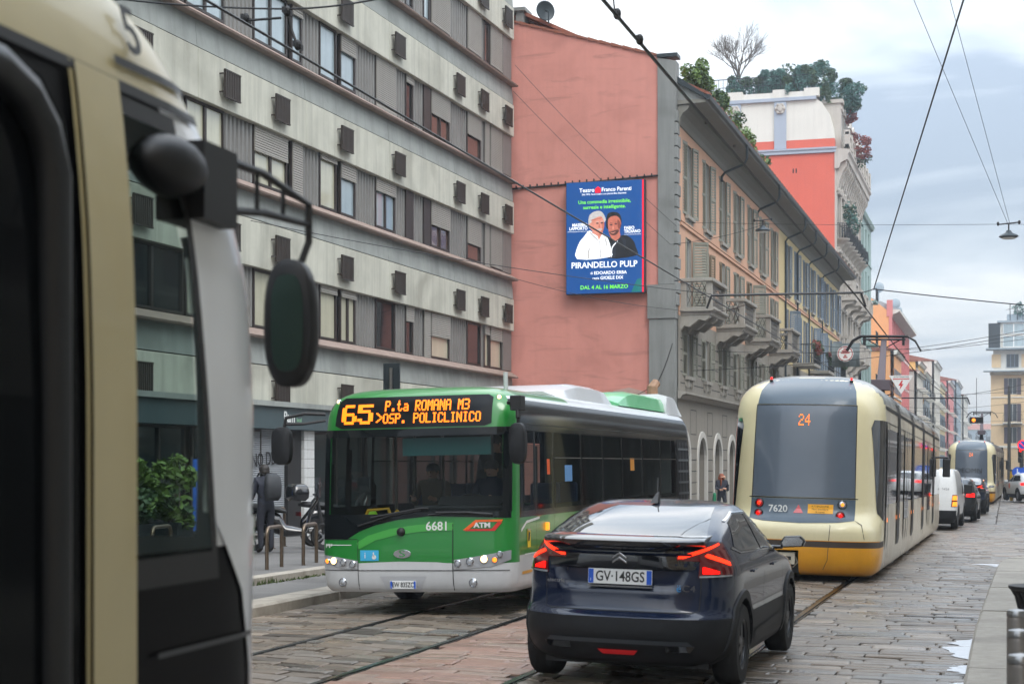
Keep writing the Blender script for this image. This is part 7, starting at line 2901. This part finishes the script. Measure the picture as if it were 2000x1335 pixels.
# traffic lights and signs at the far right
def pole_sign(lab, loc, h, kind, cat='traffic light'):
    t = thing('traffic_light' if kind[0] == 'l' else 'road_sign', lab, cat, loc)
    mb = MB()
    mb.tube([(0, 0, 0), (0, 0, h)], .07, 8)
    mb.build('pole', m_steel if kind != 'ly' else m_yellow, t)
    if kind[0] == 'l':
        mb = MB()
        mb.box(-.17, .17, -.16, .12, h - .9, h + .1)
        hd = mb.build('signal_head', m_black, t, bevel=.03)
        for i, m in enumerate((m_tglow2, m_tdark, m_tdark)):
            mb = MB()
            mb.lathe([(.1, -.17), (.08, -.2), (.001, -.21)], (0, 0, h - .1 - .3 * i), 'y', 14)
            mb.build('lens', m if kind != 'lg' else (m_tdark, m_tdark, M('lamp_green', C(60, 220, 150), .4, emit=1))[i], hd)
    else:
        mb = MB()
        mb.lathe([(.3, -.02), (.3, .02)], (0, -.1, h), 'y', 24)
        d = mb.build('disc', m_plblue, t)
        mb = MB()
        if kind == 'sp':
            for i in range(24):
                a0, a1 = 6.2832 * i / 24, 6.2832 * (i + 1) / 24
                mb.face([(r * math.cos(a), -.125, h + r * math.sin(a)) for r, a in ((.24, a0), (.3, a0), (.3, a1), (.24, a1))])
            mb.prism([(-.2, h + .17), (-.17, h + .2), (.2, h - .17), (.17, h - .2)], 'y', -.13, -.124)
            mb.build('red_ring', m_tglow2, d)
        else:
            mb.prism([(-.03, h + .2), (.03, h + .2), (.03, h - .02), (.1, h + .02), (.1, h - .2), (-.1, h - .2), (-.03, h - .1)], 'y', -.13, -.124)
            mb.build('arrow', m_white, d)
pole_sign('traffic light showing red above the white crossover car', (.92, 115, -.25), 3.1, 'l')
pole_sign('traffic light with a dim green lamp left of the red one', (-.35, 113, -.25), 3.1, 'lg')
pole_sign('round blue keep-right arrow sign by the white crossover car', (.62, 99.3, -.25), 1.65, 'sa', 'road sign')
pole_sign('second blue arrow sign just right of the first one', (1.05, 101.5, -.25), 1.65, 'sa', 'road sign')
pole_sign('round blue no-parking sign with red ring at the right edge', (.95, 104.6, -.25), 3.25, 'sp', 'road sign')
t = thing('post', 'yellow post below the traffic lights at the right', 'post', (.3, 99.5, -.25))
MB().tube([(0, 0, 0), (0, 0, 1.7)], .1, 8).build('shaft', m_yellow, t)
MB().lathe([(.12, 1.7), (.12, 1.78), (.001, 1.82)], (0, 0, 0), 'z', 10).build('cap', m_black, t)
t = thing('tram_mast', 'tall grey mast in front of the beige corner house', 'mast', (.2, 120, -.25))
MB().tube([(0, 0, 0), (0, 0, 7.5)], [.14, .09], 10).build('shaft', m_steel, t, smooth=40)
MB().lathe([(.2, 0), (.2, .25), (.15, .3)], (0, 0, 0), 'z', 12).build('base', m_steel, t)

# ---------------------------------------------------------------- people
m_skinp = M('skin', C(208, 160, 136), .5, var=.08, scale=12)
def person(lab, loc, rz, J, R_, zones, hair, group=None, extra=None):
    """one skinned body grown over a posed skeleton; zones colour clothing by height"""
    names = list(J)
    E = [('pelvis', 'spine'), ('spine', 'chest'), ('chest', 'neck'), ('neck', 'head'), ('head', 'crown'), ('chest', 'shl'), ('shl', 'ell'), ('ell', 'wrl'), ('wrl', 'hal'), ('chest', 'shr'), ('shr', 'elr'), ('elr', 'wrr'), ('wrr', 'har'), ('pelvis', 'hil'), ('hil', 'knl'), ('knl', 'anl'), ('anl', 'tol'), ('pelvis', 'hir'), ('hir', 'knr'), ('knr', 'anr'), ('anr', 'tor')]
    t = thing('person', lab, 'person', loc, rz, group)
    me = bpy.data.meshes.new('body')
    me.from_pydata([J[n] for n in names], [(names.index(a), names.index(b)) for a, b in E], [])
    o = bpy.data.objects.new('body', me)
    COL.objects.link(o)
    sk = o.modifiers.new('skin', 'SKIN')
    sd = o.modifiers.new('sub', 'SUBSURF')
    sd.levels = sd.render_levels = 2
    for i, n in enumerate(names):
        r = R_.get(n, R_.get(n[:2], .06))
        me.skin_vertices[0].data[i].radius = r if isinstance(r, tuple) else (r, r)
        me.skin_vertices[0].data[i].use_root = n == 'pelvis'
    dg = bpy.context.evaluated_depsgraph_get()
    m2 = bpy.data.meshes.new_from_object(o.evaluated_get(dg))
    bpy.data.objects.remove(o)
    m2.name = 'body'
    mats = [z[1] for z in zones]
    m2.materials.clear()
    for m in mats:
        m2.materials.append(m)
    hands = [Vector(J['hal']), Vector(J['har'])]
    for p in m2.polygons:
        c = p.center
        k = 0
        for i, (zmax, m) in enumerate(zones):
            if c.z <= zmax:
                k = i
                break
        if min((c - h).length for h in hands) < .075:
            k = len(zones) - 1
        p.material_index = k
        p.use_smooth = True
    b = bpy.data.objects.new('body', m2)
    COL.objects.link(b)
    b.parent = t
    h = Vector(J['head'])
    fd = (Vector(J['face']) if 'face' in J else h + Vector((0, .1, 0))) - h
    fd.normalize()
    sd_ = fd.cross(Vector((0, 0, 1))).normalized()
    mb = MB()
    for k in hair[1]:
        c = h + fd * k[0] + Vector((0, 0, k[1])) + sd_ * (k[5] if len(k) > 5 else 0)
        mb.blob(c, (k[2], k[3], k[4]), 7)
    mb.build('hair', hair[0], t, smooth=60)
    mb = MB()
    n_ = h + fd * .10
    mb.blob(n_ + Vector((0, 0, -.01)), (.015, .018, .025), 5)
    mb.blob(h + fd * .088 + sd_ * .035 + Vector((0, 0, .02)), (.012, .012, .008), 4, 1)
    mb.blob(h + fd * .088 - sd_ * .035 + Vector((0, 0, .02)), (.012, .012, .008), 4, 1)
    mb.blob(h + fd * .092 + Vector((0, 0, -.055)), (.022, .022, .007), 4, 2)
    mb.blob(h + sd_ * .082, (.015, .015, .03), 4)
    mb.blob(h - sd_ * .082, (.015, .015, .03), 4)
    mb.build('face_features', [m_skinp, m_black, M('lip', C(168, 96, 88), .5)], t, smooth=60)
    # fingers: five short tapering chains from each palm
    f = MB()
    for hn, wn in (('hal', 'wrl'), ('har', 'wrr')):
        p, w = Vector(J[hn]), Vector(J[wn])
        d = (p - w).normalized()
        s_ = d.orthogonal().normalized()
        q = d.cross(s_)
        for i in range(4):
            a = p + s_ * (.03 * (i - 1.5) / 1.5)
            l = (.06, .072, .068, .052)[i]
            f.tube([a, a + d * l * .55, a + d * l * .9 + q * .022], [.010, .009, .007], 6)
        a = w + d * .03 + s_ * .03
        f.tube([a, a + s_ * .03 + d * .025, a + s_ * .035 + d * .055 + q * .01], [.011, .010, .008], 6)
    f.build('fingers', m_skinp, t, smooth=60)
    if extra:
        extra(t)
    return t


def stand(h=1.72, lean=0, arms=None, face=(0, .1, 0), step=.0):
    k = h / 1.72
    J = dict(pelvis=(0, 0, .93), spine=(0, .01 + lean * .3, 1.1), chest=(0, .0 + lean * .7, 1.32), neck=(0, lean, 1.47), head=(0, .03 + lean, 1.58), crown=(0, .01 + lean, 1.68), shl=(-.19, lean * .8, 1.40), ell=(-.25, -.03 + lean * .6, 1.13), wrl=(-.24, .1 + lean * .4, .90), hal=(-.23, .13 + lean * .4, .83), shr=(.19, lean * .8, 1.40), elr=(.25, -.03 + lean * .6, 1.13), wrr=(.24, .1 + lean * .4, .90), har=(.23, .13 + lean * .4, .83), hil=(-.1, 0, .88), knl=(-.11, .03 + step, .5), anl=(-.11, step * .6, .08), tol=(-.12, .14 + step * .6, .035), hir=(.1, 0, .88), knr=(.11, .03 - step * .5, .5), anr=(.11, -step, .08), tor=(.12, .14 - step, .035))
    if arms:
        J.update(arms)
    J = {n: (p[0] * k, p[1] * k, p[2] * k) for n, p in J.items()}
    return J
RB = dict(pelvis=(.15, .12), spine=(.15, .115), chest=(.17, .125), neck=.058, head=(.088, .10), crown=.06, sh=.075, el=.055, wr=.038, ha=(.042, .025), hi=.095, kn=.065, an=.048, to=.042)
m_jacket = M('jacket_dark', (.022, .026, .042), .7, var=.2, scale=10)
m_jean = M('trousers_dark', (.018, .02, .03), .8, var=.2, scale=14)
m_shoe = M('shoe', (.015, .014, .013), .6)
m_hairb = M('hair_dark', (.02, .016, .013), .6)
m_hairr = M('hair_auburn', C(142, 78, 52), .55, var=.3, scale=20)
JM = stand(1.67, .06, dict(elr=(.24, .08, 1.14), wrr=(.16, .28, 1.05), har=(.13, .34, 1.04), ell=(-.24, .08, 1.14), wrl=(-.16, .28, 1.05), hal=(-.13, .34, 1.04)))
def pack(t):
    mb = MB()
    mb.rings([[(w * (abs(math.cos(a)) ** .6) * (1 if math.cos(a) > 0 else -1), -.16 - d + d * .9 * (abs(math.sin(a)) ** .6) * (1 if math.sin(a) > 0 else -1), z) for a in [6.2832 * i / 20 for i in range(20)]] for w, d, z in ((.12, .07, .98), (.155, .11, 1.06), (.16, .12, 1.25), (.15, .1, 1.42), (.09, .06, 1.49))])
    b = mb.build('backpack', M('backpack_grey', C(52, 54, 58), .7, var=.15, scale=12), t, smooth=50)
    mb = MB()
    for x in (-.1, .1):
        mb.tube([(x, -.1, 1.46), (x * 1.2, .05, 1.49), (x * 1.3, .16, 1.38), (x * 1.4, .12, 1.15), (x * 1.3, -.06, 1.04)], .018, 5)
    mb.build('strap', m_black, b)
person('man in dark jacket with grey backpack, seen from behind beside parked scooters', (-13.3, 28.6, .21), R(52), JM, RB, [(.1, m_shoe), (.92, m_jean), (1.52, m_jacket), (9, m_hairb)], (m_hairb, [(-.01, .03, .1, .105, .1), (-.02, -.02, .098, .1, .1)]), extra=pack)
JW = stand(1.66, .02, dict(elr=(.22, .05, 1.14), wrr=(.1, .24, 1.08), har=(.05, .28, 1.1), ell=(-.22, .02, 1.14), wrl=(-.12, .22, 1.12), hal=(-.07, .27, 1.14)), step=.08)
JW['face'] = tuple(Vector(JW['head']) + Vector((-.07, .07, 0)))
def bag(t):
    mb = MB()
    mb.prism([(-.1, .35), (.25, .38), (.32, .9), (.18, .95)], 'x', .26, .36)
    mb.build('green_bag', M('bag_green', C(30, 130, 90), .6), t, bevel=.02)
    mb = MB()
    mb.prism([(.05, 1.0), (.2, 1.02), (.22, 1.26), (.06, 1.26)], 'x', -.24, -.2)
    mb.build('scarf', m_jacket, t, bevel=.01)
person('woman with long auburn hair in a dark coat carrying something green, by the arches', (-10.15, 61.6, pave_z(61) + .0), R(200), JW, RB, [(.1, m_shoe), (.8, m_jean), (1.42, m_jacket), (9, m_skinp)], (m_hairr, [(-.02, .04, .105, .1, .1), (-.05, -.06, .11, .07, .14), (-.06, -.22, .1, .06, .16), (.02, -.14, .03, .05, .2, .085), (.02, -.14, .03, .05, .2, -.085)]), extra=bag)
# bus driver and passengers behind the windscreen
def sit(lab, loc, coat):
    J = dict(pelvis=(0, .1, .5), spine=(0, .06, .68), chest=(0, .04, .92), neck=(0, .07, 1.07), head=(0, .1, 1.18), crown=(0, .08, 1.28), shl=(-.19, .05, 1.0), ell=(-.25, .18, .78), wrl=(-.16, .42, .80), hal=(-.13, .49, .82), shr=(.19, .05, 1.0), elr=(.25, .18, .78), wrr=(.16, .42, .80), har=(.13, .49, .82), hil=(-.1, .12, .48), knl=(-.13, .52, .5), anl=(-.13, .55, .1), tol=(-.13, .68, .05), hir=(.1, .12, .48), knr=(.13, .52, .5), anr=(.13, .55, .1), tor=(.13, .68, .05))
    return person(lab, loc, R(180), J, RB, [(.14, m_shoe), (.6, m_jean), (1.1, coat), (9, m_skinp)], (m_hairb, [(-.02, .05, .1, .1, .085)]))
sit('bus driver seated at the steering wheel behind the windscreen of the green bus', (-6.41, 20.75, .62), M('uniform_blue', C(40, 52, 80), .7))
sit('passenger seated on the left side inside the green bus', (-7.71, 22.15, .58), M('coat_beige', C(120, 108, 92), .7))
person('standing passenger holding a pole in the green bus', (-6.65, 21.6, .58), R(170), stand(1.7), RB, [(.1, m_shoe), (.85, m_jean), (1.45, M('coat_grey', C(84, 88, 92), .7)), (9, m_skinp)], (m_hairb, [(-.02, .05, .1, .1, .085)]))

# ================================================================ buildings on the near right side, reflected in glass and paint
facade('corner_block', 'pale stone block with shop fronts on the near right pavement corner', 'building', (4.6, 27.5, 0), R(-90), 26, 17, m_palest, RW(5, .5, 2.5, 3.4), BY(8, 1.8, 3.2), ww=.8, depth=12)
facade('side_block', 'ochre block behind the camera on the right pavement', 'building', (4.6, 1.2, 0), R(-90), 40, 20, m_beige, RW(6, .5, 2.4, 3.3), BY(12, 1.8, 3.25), ww=.75, depth=12)
facade('opposite_block', 'grey block on the right beyond the side street, out of the picture', 'building', (8.2, 92, 0), R(-90), 46, 18, m_stone, RW(5, .5, 2.4, 3.4), BY(14, 1.8, 3.2), ww=.8, depth=12)
facade('opposite_block', 'long grey block far along the right side, out of the picture', 'building', (8.5, 214, 0), R(-90), 112, 17, m_stone, RW(5, .5, 2.4, 3.4), BY(34, 1.8, 3.25), ww=.8, depth=12)
cc = copy_tree([o for o in COL.objects if o.name.startswith('dark_car')][0])
cc['label'] = 'dark grey car parked along the right side, seen only mirrored in the tram windows'
cc.location = (5.6, 112, -.22)

# ---------------------------------------------------------------- haze
hm = bpy.data.materials.new('haze')
hm.use_nodes = True
t = hm.node_tree
t.nodes.remove(t.nodes['Principled BSDF'])
v = t.nodes.new('ShaderNodeVolumePrincipled')
v.inputs['Color'].default_value = (.80, .88, .97, 1)
v.inputs['Density'].default_value = .0008
v.inputs['Anisotropy'].default_value = .2
t.links.new(v.outputs[0], t.nodes['Material Output'].inputs['Volume'])
hz = MB().box(-420, 420, -80, 640, -2, 42).build('haze', hm)
tag(hz, kind='stuff')
